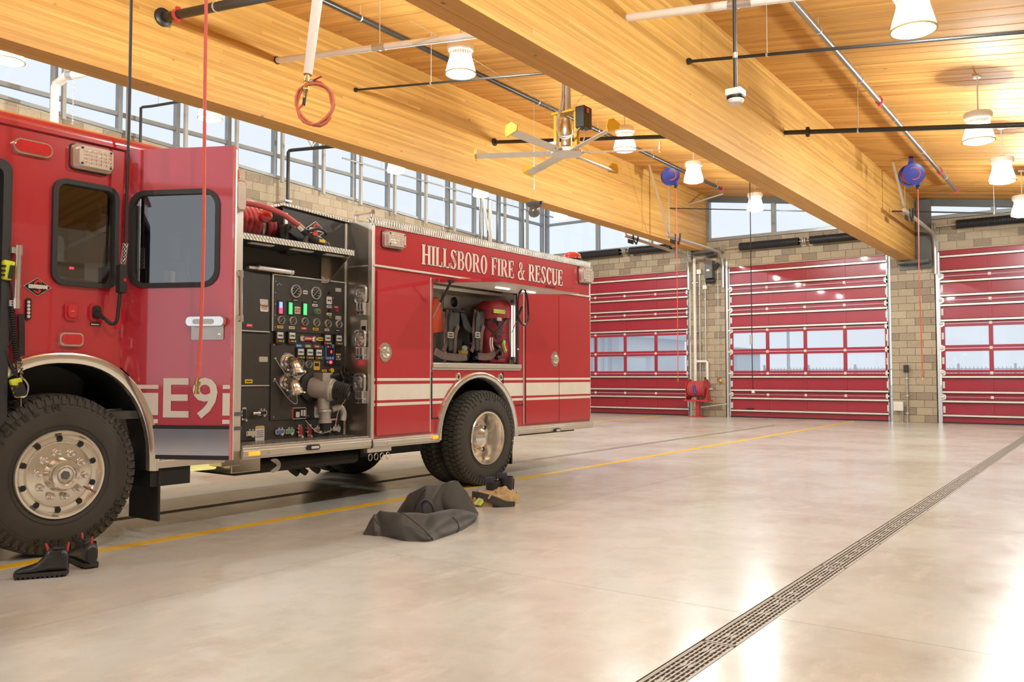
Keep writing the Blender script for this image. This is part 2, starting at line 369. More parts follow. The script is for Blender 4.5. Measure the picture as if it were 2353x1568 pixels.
M['hiviz'] = mat('hi_vis_yellow', (.72, .82, .05), .5)
M['silver'] = mat('reflective_silver', (.55, .56, .55), .35, .3)
M['packred'] = mat('red_nylon', (.36, .025, .04), .6, 0, 0, .2, 8, .15, 60)
M['harness'] = mat('harness_grey', (.065, .062, .058), .75, 0, 0, .3, 14, .3, 90)
M['web'] = mat('harness_web', (.17, .11, .095), .8, 0, 0, .35, 25, .3, 120)
M['orange'] = mat('orange_nylon', (.72, .10, .035), .6)
M['cream'] = mat('cylinder_cream', (.72, .66, .45), .45)
M['navy'] = mat('navy_lining', (.06, .07, .13), .7)
M['interior'] = mat('cab_interior', (.075, .068, .062), .75)
M['shade'] = glow('lamp_refractor', (1, .985, .95), 2.0)
def _tr(m, k):
    nt = m.node_tree; b = nt.nodes['Principled BSDF']; out = nt.nodes['Material Output']; t = N(nt, 'ShaderNodeBsdfTransparent'); x = N(nt, 'ShaderNodeMixShader'); x.inputs[0].default_value = k
    nt.links.new(b.outputs[0], x.inputs[1]); nt.links.new(t.outputs[0], x.inputs[2]); nt.links.new(x.outputs[0], out.inputs[0])
_tr(M['shade'], .62); M['lens_glow'] = glow('lamp_lens', (1, .98, .94), 1.5); _tr(M['lens_glow'], .62); M['lamprim'] = mat('lamp_rim', (.55, .52, .18), .4)
M['ground'] = mat('outdoor_concrete', (.62, .63, .64), .8, 0, 0, .06, .3)
M['siding'] = mat('grey_siding', (.62, .65, .70), .6)
M['pale'] = mat('pale_wall', (.80, .82, .85), .7)
M['fence'] = mat('fence_grey', (.55, .57, .6), .6)

# ================================================================== FLOOR: slabs with sawn joints, drains, painted lines
fl = MB().box((-16.57, -6, -.30), (7, 25.3, -.16)).build('floor', M['pit']); tag(fl, 'polished concrete floor of the apparatus bay, cut into slabs by joints and drains', None, None, 'structure')
def slab(x0, x1, y0, y1):
    return MB().box((x0 + .002, y0 + .002, -.16), (x1 - .002, y1 - .002, 0)).build('slab', M['floor'], fl, None, 0)
DRX = [(-1.63, -1.463, -6, 24.2), (-7.20, -7.06, -6, 21.6), (-13.0, -12.86, -6, 21.6)]
xs = [-16.57, -13.0, -12.86, -10.2, -7.20, -7.06, -4.42, -1.63, -1.463, 1.5, 4.2, 7.0]
ys = [-6, -2.6, .9, 4.37, 7.9, 11.4, 14.9, 18.4, 21.6, 25.3]
for i in range(len(xs) - 1):
    gap = any(abs(xs[i] - d[0]) < .01 for d in DRX)
    for j in range(len(ys) - 1):
        if gap and ys[j] < (21 if xs[i] < -3 else 24): continue
        slab(xs[i], xs[i + 1], ys[j], ys[j + 1])
for X, wd, y1 in ((-5.955, .125, 24.6), (-11.75, .125, 24.6)):
    MB().box((X - wd / 2, -5.5, .0005), (X + wd / 2, y1, .0025)).build('painted_line', M['line'], fl)
dlab = ['long slotted trench drain running across the open concrete at right', 'trench drain running under the fire engine past its rear wheel', 'trench drain on the far side of the fire engine']
def grate_mesh(wd, ln):
    b = MB(); n = 7; bw = wd / n
    b.box((0, 0, -.05), (.008, ln, -.002)); b.box((wd - .008, 0, -.05), (wd, ln, -.002))
    for k in range(n):
        x = (k + .5) * bw
        b.box((x - bw * .20, .006, -.03), (x + bw * .20, ln - .006, -.003))
    for q in range(int(ln / .05)):
        y = .02 + q * .05; b.box((.004, y, -.03), (wd - .004, y + .014, -.008))
    for q in range(4):                                   # cast lozenges down the middle
        y = .13 + q * (ln - .2) / 3.2
        for xm in (.40, .62): b.prism([(wd * xm - bw * .5, y), (wd * xm, y - .05), (wd * xm + bw * .5, y), (wd * xm, y + .05)], -.006, -.0015)
    for y in (.0, ln - .01): b.box((0, y, -.05), (wd, y + .01, -.002))
    return b
for (x0, x1, y0, y1), lb in zip(DRX, dlab):
    d = MB().box((x0 + .001, y0, -.159), (x1 - .001, y1, -.12)).build('trench_drain', M['pit']); tag(d, lb, 'drain', 'floor drains', 'structure')
    ln = .98; me = None; y = y0 + .02
    while y + ln < y1 + .02:
        if me is None: g = grate_mesh(x1 - x0 - .008, ln - .012).build('grate', M['drain'], d, None, 30); me = g.data
        else: g = link('grate', me, d)
        g.location = (x0 + .004, y, 0); y += ln
    # grate mesh is authored at the origin; the first copy is moved like the others

# ================================================================== CEILING: sloped deck of boards, three bays between beams
slope = -.138
def deck_bay(name, x0, x1, label):
    c = MB().add([(x0, -6, ceilz(x0) + .09), (x1, -6, ceilz(x1) + .09), (x1, 25.3, ceilz(x1) + .09), (x0, 25.3, ceilz(x0) + .09),
                  (x0, -6, ceilz(x0) + .2), (x1, -6, ceilz(x1) + .2), (x1, 25.3, ceilz(x1) + .2), (x0, 25.3, ceilz(x0) + .2)],
                 [(0, 3, 2, 1), (4, 5, 6, 7), (0, 1, 5, 4), (1, 2, 6, 5), (2, 3, 7, 6), (3, 0, 4, 7)]).build(name, M['wood_dark'], None, None, 0)
    tag(c, label, None, None, 'structure')
    L = (x1 - x0) / cos(math.atan(slope)); wd = .114; n = int(31.3 / wd)
    mes = []
    for k in range(6):
        dz = (k % 3) * .0025; b = MB().add([(0, 0, dz), (L, 0, dz), (L, wd - .0025, dz), (0, wd - .0025, dz), (0, -.001, .085), (L, -.001, .085), (L, wd, .085), (0, wd, .085)],
             [(0, 3, 2, 1), (4, 5, 6, 7), (0, 1, 5, 4), (1, 2, 6, 5), (2, 3, 7, 6), (3, 0, 4, 7)]); mes.append(b.mesh('board', M['deck'], None, 0))
    for i in range(n):
        o = link('board', mes[(i * 7 + ifloor(i / 5)) % 6], c); o.location = (x0, -6 + i * wd, ceilz(x0)); o.rotation_euler = (0, -math.atan(slope), 0)
deck_bay('ceiling', -16.75, -10.6, 'sloped ceiling of orange wood boards over the fire engine beside the clerestory')
deck_bay('ceiling.001', -10.6, -4.56, 'sloped ceiling of orange wood boards between the two big beams, over the fan')
deck_bay('ceiling.002', -4.56, 7.2, 'sloped ceiling of orange wood boards at right over the open floor')

# ================================================================== GLULAM BEAMS: laminations finger-jointed end to end
def glulam(x0, x1, z0, label):
    zt = min(ceilz(x0), ceilz(x1)) + .03
    core = MB().box((x0 + .03, -6, z0 + .03), (x1 - .03, 24.98, zt)).build('glulam_beam', M['wood_dark'], None, None, 0); tag(core, label, 'beam', 'glulam beams', 'structure')
    n = 42; h = (zt - z0) / n; cnt = 0
    for i in range(n):
        y = -6 - random.random() * 4
        while y < 24.98:
            ln = random.choice((4.2, 5.1, 5.8, 6.6)); ya, yb = max(y, -6), min(y + ln, 24.98)
            if yb - ya > .02:
                e = random.choice((0, 0, .0012, .002)); zz = z0 + i * h
                b = MB()
                if i == 0:
                    xm = (x0 + x1) / 2 - .02; b.box((x0 + e, ya, zz), (xm - .002, yb - .0015, zz + h - .001)); b.box((xm + .002, ya, zz), (x1 - e, yb - .0015, zz + h - .001))
                else: b.box((x0 + e, ya, zz), (x1 - e, yb - .0015, zz + h - .0008))
                b.build('lamination', M['beam'], core, None, 0); cnt += 1
            y += ln
glulam(-10.82, -10.41, 5.175, 'left deep laminated timber beam passing above the fire engine')
glulam(-4.75, -4.38, 4.388, 'middle deep laminated timber beam crossing from top centre to the right pier')
bp = thing('beam_saddle', 'dark steel beam seat plate under the middle beam end on the right pier', 'bracket', (-4.37, 24.9, 4.3), None, 'structure')
MB().box((-4.36, 24.9, 4.20), (-3.98, 24.99, 6.05)).build('side_plate', M['darkbar'], bp, None, 0, .006)
MB().box((-4.80, 24.55, 4.30), (-4.0, 24.99, 4.385)).build('seat_plate', M['darkbar'], bp, None, 0, .006)
MB().box((-4.80, 24.93, 4.16), (-4.0, 24.99, 4.30)).build('back_plate', M['grey'], bp, None, 0, .006)
bp = thing('beam_saddle', 'dark steel beam seat plate under the left beam end by the grey operator box', 'bracket', (-10.4, 24.9, 5.1), None, 'structure')
MB().box((-10.40, 24.9, 4.98), (-10.06, 24.99, 5.25)).build('side_plate', M['darkbar'], bp, None, 0, .006)
MB().box((-10.85, 24.55, 5.09), (-10.1, 24.99, 5.172)).build('seat_plate', M['darkbar'], bp, None, 0, .006)

# ================================================================== FAR WALL: split-face blocks over and between the doors
BW, BH = .405, .203
def blocks(parent, x0, x1, z0, z1, fullme, first=0.0):
    zi = 0; z = z0
    while z < z1 - .01:
        h = min(BH, z1 - z); x = x0 - (BW / 2 if (round(z / BH) % 2) else 0) + first
        while x < x1 - .01:
            a, b2 = max(x, x0), min(x + BW, x1)
            if b2 - a > .02:
                if b2 - a > BW - .01 and h > BH - .01: o = link('block', fullme, parent); o.location = (a, 25, z)
                else: MB().box((a + .005, 24.972, z + .005), (b2 - .005, 25.02, z + h - .005)).build('block', M['block'], parent, None, 0)
            x += BW
        z += BH
fme = MB().box((.005, -.028, .005), (BW - .005, .02, BH - .005)).mesh('block', M['block'], None, 0)
wf = MB().box((-16.6, 25.0, 4.63), (7, 25.3, 5.48)).build('wall_far', M['mortar'], None, None, 0); tag(wf, 'tan block wall band above the three red overhead doors', None, None, 'structure')
blocks(wf, -16.55, -1.0, 4.66, 5.48, fme)
for nm, a, b2, lb in (('wall_far.001', -10.98, -9.82, 'tan block pier between the first and second red doors, behind the red hose reel'),
                      ('wall_far.002', -5.05, -3.93, 'tan block pier between the second and third red doors, under the middle beam')):
    p = MB().box((a, 25.0, 0), (b2, 25.3, 4.63)).build(nm, M['mortar'], None, None, 0); tag(p, lb, None, None, 'structure'); blocks(p, a, b2, 0, 4.66, fme)
MB().box((-16.6, 25.0, 0), (-15.66, 25.3, 4.63)).build('wall_far.003', M['mortar'], None, None, 0)['kind'] = 'structure'
tag(bpy.data.objects['wall_far.003'], 'short length of far wall in the left corner behind the engine')
MB().box((.80, 25.0, 0), (7, 25.3, 4.63)).build('wall_far.004', M['mortar'], None, None, 0)['kind'] = 'structure'
tag(bpy.data.objects['wall_far.004'], 'far wall right of the third door')
# left wall, its top falling away towards the corner
def sillz(y): return 6.37 - .0445 * (y - 6.9)
wl_ = MB().prism([(-6, 0), (25.3, 0), (25.3, sillz(25.3)), (-6, sillz(-6))], 0, .25)
wl_.xf(Matrix(((0, 0, -1, -16.6), (1, 0, 0, 0), (0, 1, 0, 0), (0, 0, 0, 1))))
wl_ = wl_.build('wall_left', M['mortar'], None, None, 0); tag(wl_, 'tan block wall under the long clerestory, its top sloping down to the corner', None, None, 'structure')
lme = MB().box((-.02, .004, .004), (.012, BW - .004, BH - .004)).mesh('block', M['block'], None, 0)
for r in range(24, 33):
    y = 5.2 - (BW / 2 if r % 2 else 0)
    while y < 25:
        z = r * BH; y1 = min(y + BW, 25.0); top = min(z + BH, sillz(y1))
        if top - z > .03:
            if top >= z + BH - .001 and y1 == y + BW: o = link('block', lme, wl_); o.location = (-16.6, y, z)
            else: MB().box((-16.62, y + .005, z + .005), (-16.588, y1 - .004, top - .004)).build('block', M['block'], wl_, None, 0)
        y += BW
lowb = MB()
for r in range(0, 24):
    y = -6 - (BW / 2 if r % 2 else 0)
    while y < 25: lowb.box((-16.62, y + .005, r * BH + .005), (-16.574, min(25, y + BW) - .005, (r + 1) * BH - .005)); y += BW
lowb.build('lower_blocks', M['block'], wl_, None, 0)['kind'] = 'stuff'
MB().box((7.0, -6, 0), (7.25, 25.3, 4.7)).build('wall_right', M['mortar'], None, None, 0)['kind'] = 'structure'; tag(bpy.data.objects['wall_right'], 'right side wall of the bay, beyond the frame')
# wall behind the camera: same three bays, their doors rolled up to the daylight
wb = MB(); BKD = ((-15.66, -11.04), (-9.70, -5.12), (-3.82, .78)); e_ = [-16.6] + [x for d in BKD for x in d] + [7]
for k in range(0, 8, 2): wb.box((e_[k], -6.3, 0), (e_[k + 1], -6, 4.63))
wb.box((-16.6, -6.3, 4.63), (7, -6, 4.72))
tag(wb.build('wall_back', M['mortar'], None, None, 0), 'block wall behind the camera under a glazed band, its middle bay open', None, None, 'structure')
for k, (a, b2) in enumerate(BKD):
    if k == 1: continue                                 # the bay the engine drives in by stands open
    cw = (b2 - a) / 4; hs = [[(a + cw * i + .06, z0), (a + cw * (i + 1) - .06, z0), (a + cw * (i + 1) - .06, z1), (a + cw * i + .06, z1)] for i in range(4) for z0, z1 in ((1.42, 1.93), (2.08, 2.58))]
    tag(plate('door_%d' % (4 + k), [(a, 0), (b2, 0), (b2, 4.63), (a, 4.63)], hs, .06, M['doorred'], frame((0, -6.1, 0), (1, 0, 0), (0, 0, 1))), 'closed red overhead door behind the camera', None, None, 'structure')

# ================================================================== CLERESTORY
XL = -16.60
wn_ = thing('window_1', 'long left clerestory window band of grey framed panes above the engine', None, (XL, 7, 6.2), None, 'structure')
def edge_bar(p, q, wd, th, name='frame', m='alu', par=None): return MB().obox(p, q, wd, th).build(name, M[m], par or wn_, None, 0, .004)
ztop = ceilz(XL) + .05
edge_bar((XL, 5.0, sillz(5) + .035), (XL, 25, sillz(25) + .035), .12, .07, 'sill')
edge_bar((XL, 5.0, ztop - .05), (XL, 25, ztop - .05), .12, .12, 'head')
my = [6.55 + 1.312 * k for k in range(14)] + [24.9]
for k, y in enumerate(my):
    MB().box((XL - .06, y - .045, sillz(y)), (XL + .07, y + .045, ztop)).build('mullion', M['alu'], wn_, None, 0, .004)
    if k < 14: MB().box((XL + .16, y + .06, sillz(y) - .12), (XL + .24, y + .13, ztop - .02)).build('post', M['post'], wn_, None, 0, .004)
for k in range(len(my) - 1):
    a, b2 = my[k] + .045, my[k + 1] - .045
    MB().box((XL - .05, a, 6.62), (XL + .05, b2, 6.70)).build('transom', M['alu'], wn_, None, 0, .003)
    for (za, zb) in ((None, 6.62), (6.70, ztop - .1)):
        z0a, z0b = (sillz(a) + .06, sillz(b2) + .06) if za is None else (za, za)
        MB().add([(XL - .006, a, z0a), (XL - .006, b2, z0b), (XL - .006, b2, zb), (XL - .006, a, zb), (XL + .006, a, z0a), (XL + .006, b2, z0b), (XL + .006, b2, zb), (XL + .006, a, zb)],
                 [(0, 1, 2, 3), (4, 7, 6, 5), (0, 4, 5, 1), (1, 5, 6, 2), (2, 6, 7, 3), (3, 7, 4, 0)]).build('pane', M['glass'], wn_, None, 0)
for n, (a, b2, mids, tr, lb) in enumerate(((-16.5, -10.85, (-14.40, -12.4), True, 'far clerestory window left of the left beam, meeting the corner'),
                                           (-10.38, -4.78, (-8.31, -6.4), False, 'far clerestory window between the two beams above the second door'),
                                           (-4.36, 1.4, (-2.52, -.6), False, 'narrow far clerestory window at right above the third door'))):
    wn_ = thing('window_%d' % (n + 2), lb, None, ((a + b2) / 2, 25.1, 5.6), None, 'structure'); zs = 5.49
    def zt(x): return ceilz(x) + .05
    MB().box((a, 24.98, zs), (b2, 25.2, zs + .10)).build('sill', M['alu'], wn_, None, 0, .005)
    MB().obox((a, 25.08, zt(a) - .12), (b2, 25.08, zt(b2) - .12), .14, .20).build('head', M['darkbar'], wn_, None, 0, .004)
    cols = [a] + list(mids) + [b2]
    for x in cols: MB().box((x - .06, 25.02, zs), (x + .06, 25.16, zt(x))).build('mullion', M['alu'], wn_, None, 0, .004)
    for i in range(3):
        x0, x1 = cols[i] + .06, cols[i + 1] - .06; zz = [(zs + .1, 6.62), (6.70, None)] if tr else [(zs + .1, None)]
        if tr: MB().box((x0, 25.03, 6.62), (x1, 25.14, 6.70)).build('transom', M['alu'], wn_, None, 0, .003)
        for z0, z1 in zz:
            t0, t1 = (zt(x0) - .2, zt(x1) - .2) if z1 is None else (z1, z1)
            MB().add([(x0, 25.08, z0), (x1, 25.08, z0), (x1, 25.08, t1), (x0, 25.08, t0), (x0, 25.095, z0), (x1, 25.095, z0), (x1, 25.095, t1), (x0, 25.095, t0)],
                     [(0, 1, 2, 3), (4, 7, 6, 5), (0, 4, 5, 1), (1, 5, 6, 2), (2, 6, 7, 3), (3, 7, 4, 0)]).build('pane', M['glass'], wn_, None, 0)

# ================================================================== OVERHEAD DOORS
ROW = [.03, .70, 1.34, 2.0, 2.66, 3.29, 3.94, 4.66]
BARS = {0: (.21, .585), 1: (.83, 1.235), 4: (2.745, 3.155), 5: (3.415, 3.79), 6: (4.06, 4.46)}
def door(n, x0, x1, label):
    d = thing('door_%d' % n, label, None, ((x0 + x1) / 2, 25.02, 0), None, 'structure'); yf = 25.03
    wdt = x1 - x0; cols = [x0 + .05 + (wdt - .1) * k / 4 for k in range(5)]
    for r in range(7):
        z0, z1 = ROW[r] + .006, ROW[r + 1] - .006
        if r in (2, 3):
            MB().box((x0, yf, z0), (x1, yf + .05, z0 + .075)).build('rail', M['doorred'], d, None, 0, .004)
            MB().box((x0, yf, z1 - .075), (x1, yf + .05, z1)).build('rail', M['doorred'], d, None, 0, .004)
            for k in range(5):
                hw = .05
                MB().box((max(x0, cols[k] - hw), yf, z0 + .075), (min(x1, cols[k] + hw), yf + .05, z1 - .075)).build('stile', M['doorred'], d, None, 0, .004)
            for k in range(4): MB().box((cols[k] + hw, yf + .02, z0 + .07), (cols[k + 1] - hw, yf + .026, z1 - .07)).build('pane', M['pane'], d, None, 0)
        else:
            for k in range(4):
                a, b2 = (x0 if k == 0 else cols[k] + .001), (x1 if k == 3 else cols[k + 1] - .001)
                MB().box((a, yf + .015, z0), (b2, yf + .05, z1)).build('panel', M['doorred'], d, None, 0, .004)
            MB().box((x0, yf, z0), (x1, yf + .03, z0 + .04)).build('rail', M['doorred'], d, None, 0, .004); MB().box((x0, yf, z1 - .04), (x1, yf + .03, z1)).build('rail', M['doorred'], d, None, 0, .004)
            for k in range(1, 4): MB().box((cols[k] - .035, yf + .002, z0), (cols[k] + .035, yf + .02, z1)).build('stile', M['doorred'], d, None, 0, .003)
            for zb in BARS[r]:
                b = MB(); b.box((x0 + .02, yf - .06, zb - .036), (x1 - .02, yf, zb - .024)); b.box((x0 + .02, yf - .06, zb - .036), (x1 - .02, yf - .048, zb + .036)); b.box((x0 + .02, yf - .06, zb + .024), (x1 - .02, yf, zb + .036))
                b.build('strut', M['bar'], d, None, 0)
        if r:
            for k in range(1, 4):
                MB().box((cols[k] - .035, yf - .012, ROW[r] - .035), (cols[k] + .035, yf, ROW[r] + .035)).cyl((cols[k] - .03, yf - .012, ROW[r]), (cols[k] + .03, yf - .012, ROW[r]), .012, None, 8).build('hinge', M['white'], d, None, 0)
            for x, sg in ((x0, 1), (x1, -1)):
                b = MB(); b.prism([(x + sg * .01, ROW[r] - .10), (x + sg * .10, ROW[r] - .05), (x + sg * .10, ROW[r] + .05), (x + sg * .01, ROW[r] + .10)], 0, .03); b.xf(Matrix(((1, 0, 0, 0), (0, 0, -1, yf), (0, 1, 0, 0), (0, 0, 0, 1))))
                b.cyl((x - sg * .02, yf - .05, ROW[r]), (x + sg * .05, yf - .05, ROW[r]), .03, None, 10); b.build('roller_bracket', M['bar'], d, None, 30)
            for x, sg in ((x0, 1), (x1, -1)):
                zc = (ROW[r] + ROW[r - 1]) / 2; MB().box((x + sg * .02, yf - .012, zc - .09), (x + sg * .075, yf + .012, zc + .09)).build('end_stile_plate', M['lbl_white'], d, None, 0)
    MB().box((x0, yf - .005, 0.0), (x1, yf + .05, .035)).build('bottom_seal', M['rubber'], d, None, 0)
    for x, sg in ((x0 - .05, 1), (x1 + .05, -1)):
        b = MB(); b.box((x - .05, yf - .09, .0), (x - .035, yf + .0, 4.9)); b.box((x - .05, yf - .09, 0), (x + .03 * sg, yf - .075, 4.9)); b.box((x - .09, yf - .03, 0), (x - .02, yf - .02, 4.9)); b.build('vertical_track', M['galv'], d, None, 0)
    return d
doors = [door(1, -15.66, -11.04, 'left red overhead door with two glazed rows, half hidden by the engine'),
         door(2, -9.70, -5.12, 'middle red overhead door fully in view with two glazed rows'),
         door(3, -3.82, .78, 'right red overhead door cut by the frame edge')]
MB().box((-9.18, 24.95, .255), (-8.98, 25.03, .285)).build('lift_handle', M['black'], doors[1], None, 0, .003)
# L-shaped horizontal tracks, counterbalance springs on their shafts, belong to each door
def L_track(x, d, y1=20.9, zt=5.08):
    pts = [(x, 24.90, 4.0), (x, 24.90, 4.55)] + [(x, 24.90 - .45 * (1 - cos(a)), 4.63 + .45 * sin(a)) for a in [pi / 2 * i / 6 for i in range(7)]] + [(x, y1, zt + .01)]
    b = MB().tube(pts, .045, 8); b.build('curved_track', M['galv'], d)
    MB().obox((x, y1 + .15, zt), (x, y1 + .15, ceilz(x) - .02), .05, .006).build('track_hanger', M['galv'], d, None, 0)
    MB().obox((x, y1 + .15, zt), (x - .02, y1 - 1.0, ceilz(x) - .05), .05, .006).build('track_hanger', M['galv'], d, None, 0)
    b = MB().box((x - .045, y1 + .30, zt - .16), (x - .025, y1 + .62, zt - .05)); b.tube([(x + .05, y1 + .45 + .0, zt + .1), (x + .06, y1 + .46, zt - .08), (x + .06, y1 + .62, zt - .16), (x + .06, y1 + .72, zt - .02), (x + .06, y1 + .74, zt + .16)], .025, 8)
    b.build('spring_bumper', M['spring'], d)
L_track(-11.0, doors[0], 20.6, 5.15); L_track(-9.85, doors[1]); L_track(-3.9, doors[2])
def coil(x0, x1, z, y, r, d):
    n = int((x1 - x0) / .035); pr = []
    for i in range(n): pr += [(r - .012, i * .035), (r, i * .035 + .009), (r, i * .035 + .022), (r - .012, i * .035 + .033)]
    MB().lathe(pr, (x0, y, z), (1, 0, 0), 18).build('torsion_spring', M['spring'], d)
for d, zs, sp in ((0, 5.40, ((-15.15, -13.35), (-13.0, -11.5))), (1, 5.20, ((-9.25, -7.45), (-7.15, -5.5))), (2, 5.26, ((-3.35, -1.5), (-1.2, .4)))):
    x0, x1 = (-15.7, -11.0) if d == 0 else ((-9.85, -5.05) if d == 1 else (-3.95, .85))
    MB().cyl((x0, 24.75, zs), (x1, 24.75, zs), .018, None, 8).build('spring_shaft', M['galv'], doors[d])
    for a, b2 in sp: coil(a, b2, zs, 24.75, .12, doors[d])
    for x in (x0 + .06, (sp[0][1] + sp[1][0]) / 2, x1 - .06):
        MB().lathe([(.02, 0), (.11, 0), (.11, .02), (.07, .03), (.11, .06), (.11, .08), (.02, .08)], (x - .04, 24.75, zs), (1, 0, 0), 14).build('cable_drum', M['cast'], doors[d])
        MB().box((x - .01, 24.70, zs - .03), (x + .01, 24.98, zs + .03)).build('shaft_bracket', M['galv'], doors[d], None, 0)

# ================================================================== OUTSIDE, seen pale through the door panes
g = MB().box((-90, -70, -.5), (90, 140, -.05)).build('ground_outside', M['ground'], None, None, 0); tag(g, 'pale concrete apron outside the building', None, None, 'structure')
tag(MB().box((-90, -120, -.4), (90, -6.4, -.04)).build('unseen_asphalt', mat('asphalt', (.10, .10, .105), .9, 0, 0, .2, 2), None, None, 0), 'dark asphalt ground added unseen behind the camera to darken reflections', None, None, 'structure')  # unseen dark ground, added so the cab door and kick plate reflect darker
bd = thing('outbuilding', 'pale metal sided building seen through the left door panes', 'building', (-24.5, 38, 0))
MB().box((-38, 38, -.06), (-20.6, 46, 3.3)).build('wall', M['pale'], bd, None, 0)
for k in range(40): MB().box((-38 + k * .43, 37.95, 1.2), (-37.85 + k * .43, 38, 3.3)).build('siding_rib', M['siding'], bd, None, 0)
MB().box((-38.3, 36.8, 3.3), (-20.0, 46.3, 3.6)).build('roof', M['siding'], bd, None, 0); MB().box((-24.9, 37.9, -.05), (-22.2, 37.96, 2.3)).build('garage_door', M['lbl_white'], bd, None, 0)
MB().box((-21.3, 36.9, 2.2), (-18.3, 38.6, 2.45)).build('canopy', M['siding'], bd, None, 0); MB().box((-18.6, 37, -.05), (-18.4, 37.2, 2.3)).build('canopy_post', M['siding'], bd, None, 0)
bd = thing('outbuilding', 'small grey shed seen through the left pane of the middle door', 'building', (-16.6, 44, 0)); MB().box((-17.9, 42.5, -.06), (-16.1, 46, 2.5)).build('wall', M['siding'], bd, None, 0); MB().box((-18.1, 42.2, 2.5), (-15.9, 46.2, 2.75)).build('roof', M['fence'], bd, None, 0)
fc = thing('metal_fence', 'pale metal bar fence seen through the middle door panes', 'fence', (-8, 48, 0))
b = MB()
for k in range(110): b.box((-16.5 + k * .18, 47.98, 0), (-16.47 + k * .18, 48.02, 1.75))
b.build('pickets', M['fence'], fc, None, 0)['kind'] = 'stuff'
for z in (.15, 1.6): MB().box((-16.6, 47.97, z), (3.5, 48.03, z + .06)).build('rail', M['fence'], fc, None, 0)
for k in range(9): MB().box((-16.6 + k * 2.5, 47.93, -.06), (-16.5 + k * 2.5, 48.07, 1.9)).build('post', M['fence'], fc, None, 0)
lp = MB().cyl((-13.9, 44, -.06), (-13.9, 44, 7), .09, .06).box((-14.6, 43.9, 6.95), (-13.85, 44.1, 7.05)).build('lamp_post', M['fence']); tag(lp, 'thin grey lamp post outside, behind the middle door pane', 'lamp post')

# ================================================================== PENDANT LAMPS
def make_lamp(p, drop, label):
    t = thing('pendant_lamp', label, 'lamp', p, 'high bay pendant lamps')       # origin at the middle of the lower rim
    x, y, z = p
    def L(prof, name, m, n=28): return MB().lathe(prof, p, (0, 0, 1), n).build(name, M[m], t, None, 35)
    L([(.215, 0), (.212, .03), (.198, .09), (.178, .16), (.158, .235), (.15, .24), (.17, .16), (.19, .09), (.204, .03), (.207, 0)], 'refractor_shade', 'shade')
    L([(.207, -.009), (.226, -.009), (.226, .009), (.207, .009)], 'rim', 'lamprim')
    L([(.0, -.052), (.07, -.048), (.13, -.038), (.18, -.02), (.206, -.004), (.206, .0), (0, .0)], 'lens', 'lens_glow')
    ld_ = bpy.data.lights.new('bulb', 'POINT'); ld_.energy = LAMP_POWER; ld_.color = (.93, 1.0, .98); ld_.shadow_soft_size = .07
    lo = bpy.data.objects.new('bulb', ld_); COL.objects.link(lo); lo.parent = t; lo.location = (0, 0, .10); WM[lo.name] = WM[t.name]
    b = MB()
    for k in range(28):
        a = 2 * pi * k / 28; b.box((x + .150 * cos(a) - .006, y + .150 * sin(a) - .006, z + .24), (x + .150 * cos(a) + .006, y + .150 * sin(a) + .006, z + .30))
    b.build('cooling_fins', M['white'], t, None, 0)
    L([(.10, .235), (.13, .24), (.13, .30), (.165, .31), (.192, .345), (.195, .40), (.185, .42), (.10, .44), (.05, .46), (.0, .46)], 'driver_cap', 'white')
    MB().cyl((x, y, z + .45), (x, y, z + drop), .011, None, 10).build('stem', M['white'], t)
    L([(.0, drop - .03), (.05, drop - .03), (.062, drop - .015), (.062, drop + .02), (0, drop + .02)], 'canopy', 'white', 18)
    return t
LY = [-2.4, 1.6, 5.7, 9.17, 14.1, 17.3, 21.2]
rows = [(-7.5, 5.565, ['near lamp over the engine row beyond the frame', 'second lamp behind the camera, middle bay', 'lamp cut by the top frame edge above the white hose drop', 'bell lamp beside the white pipe left of the fan', 'bell lamp just right of the fan hub, behind its blades', 'bell lamp right of the left blue hose reel', 'small far bell lamp against the far window, left of the middle beam']),
        (-1.59, 4.755, ['lamp behind the camera, right bay', 'second lamp behind the camera, right bay', 'lamp of the right bay beyond the top frame edge', 'large bell lamp cut by the top frame edge at right', 'bell lamp on a long white stem behind the right black cross pipe', 'smaller bell lamp at the far right below the black cross pipe', 'far lamp of the right bay beyond the frame']),
        (-13.45, 6.0, ['lamp behind the camera, left bay', 'second lamp behind the camera, left bay', 'bell lamp cut by the left frame edge in front of the clerestory', 'bell lamp behind the red air hose in front of the clerestory', 'bell lamp in front of the clerestory under the left beam, left of the cables', 'bell lamp in front of the clerestory among the hanging black cables', 'small bell lamp in the far corner window beside the dark dome'])]
lamp0 = None; LAMPS = []
for X, z, labs in rows:
    for y, lb in zip(LY, labs):
        dr = ceilz(X) - z
        if lamp0 is None or abs(dr - lamp0[1]) > .02: lamp0 = (make_lamp((X, y, z), dr, lb), dr)
        else: copy_thing(lamp0[0], Matrix.Translation((X, y, z)), lb)

# ================================================================== CEILING FAN
FX, FY, FZ = -7.43, 11.9, 5.0
fan = thing('ceiling_fan', 'large six-blade ceiling fan with yellow frame and yellow blade tips between the beams', 'fan', (FX, FY, FZ))
fc = ceilz(FX)
MB().cyl((FX, FY, FZ + .72), (FX, FY, fc), .075, None, 14).build('mounting_tube', M['cast'], fan)
b = MB(); b.add([(FX - .02, FY - .16, FZ + .70), (FX + .02, FY - .16, FZ + .70), (FX + .02, FY + .16, FZ + .70), (FX - .02, FY + .16, FZ + .70), (FX - .02, FY - .06, FZ + 1.0), (FX + .02, FY - .06, FZ + 1.0), (FX + .02, FY + .06, FZ + 1.0), (FX - .02, FY + .06, FZ + 1.0)], [(0, 3, 2, 1), (4, 5, 6, 7), (0, 1, 5, 4), (1, 2, 6, 5), (2, 3, 7, 6), (3, 0, 4, 7)])
b.build('gusset', M['cast'], fan, None, 0)
b = MB()
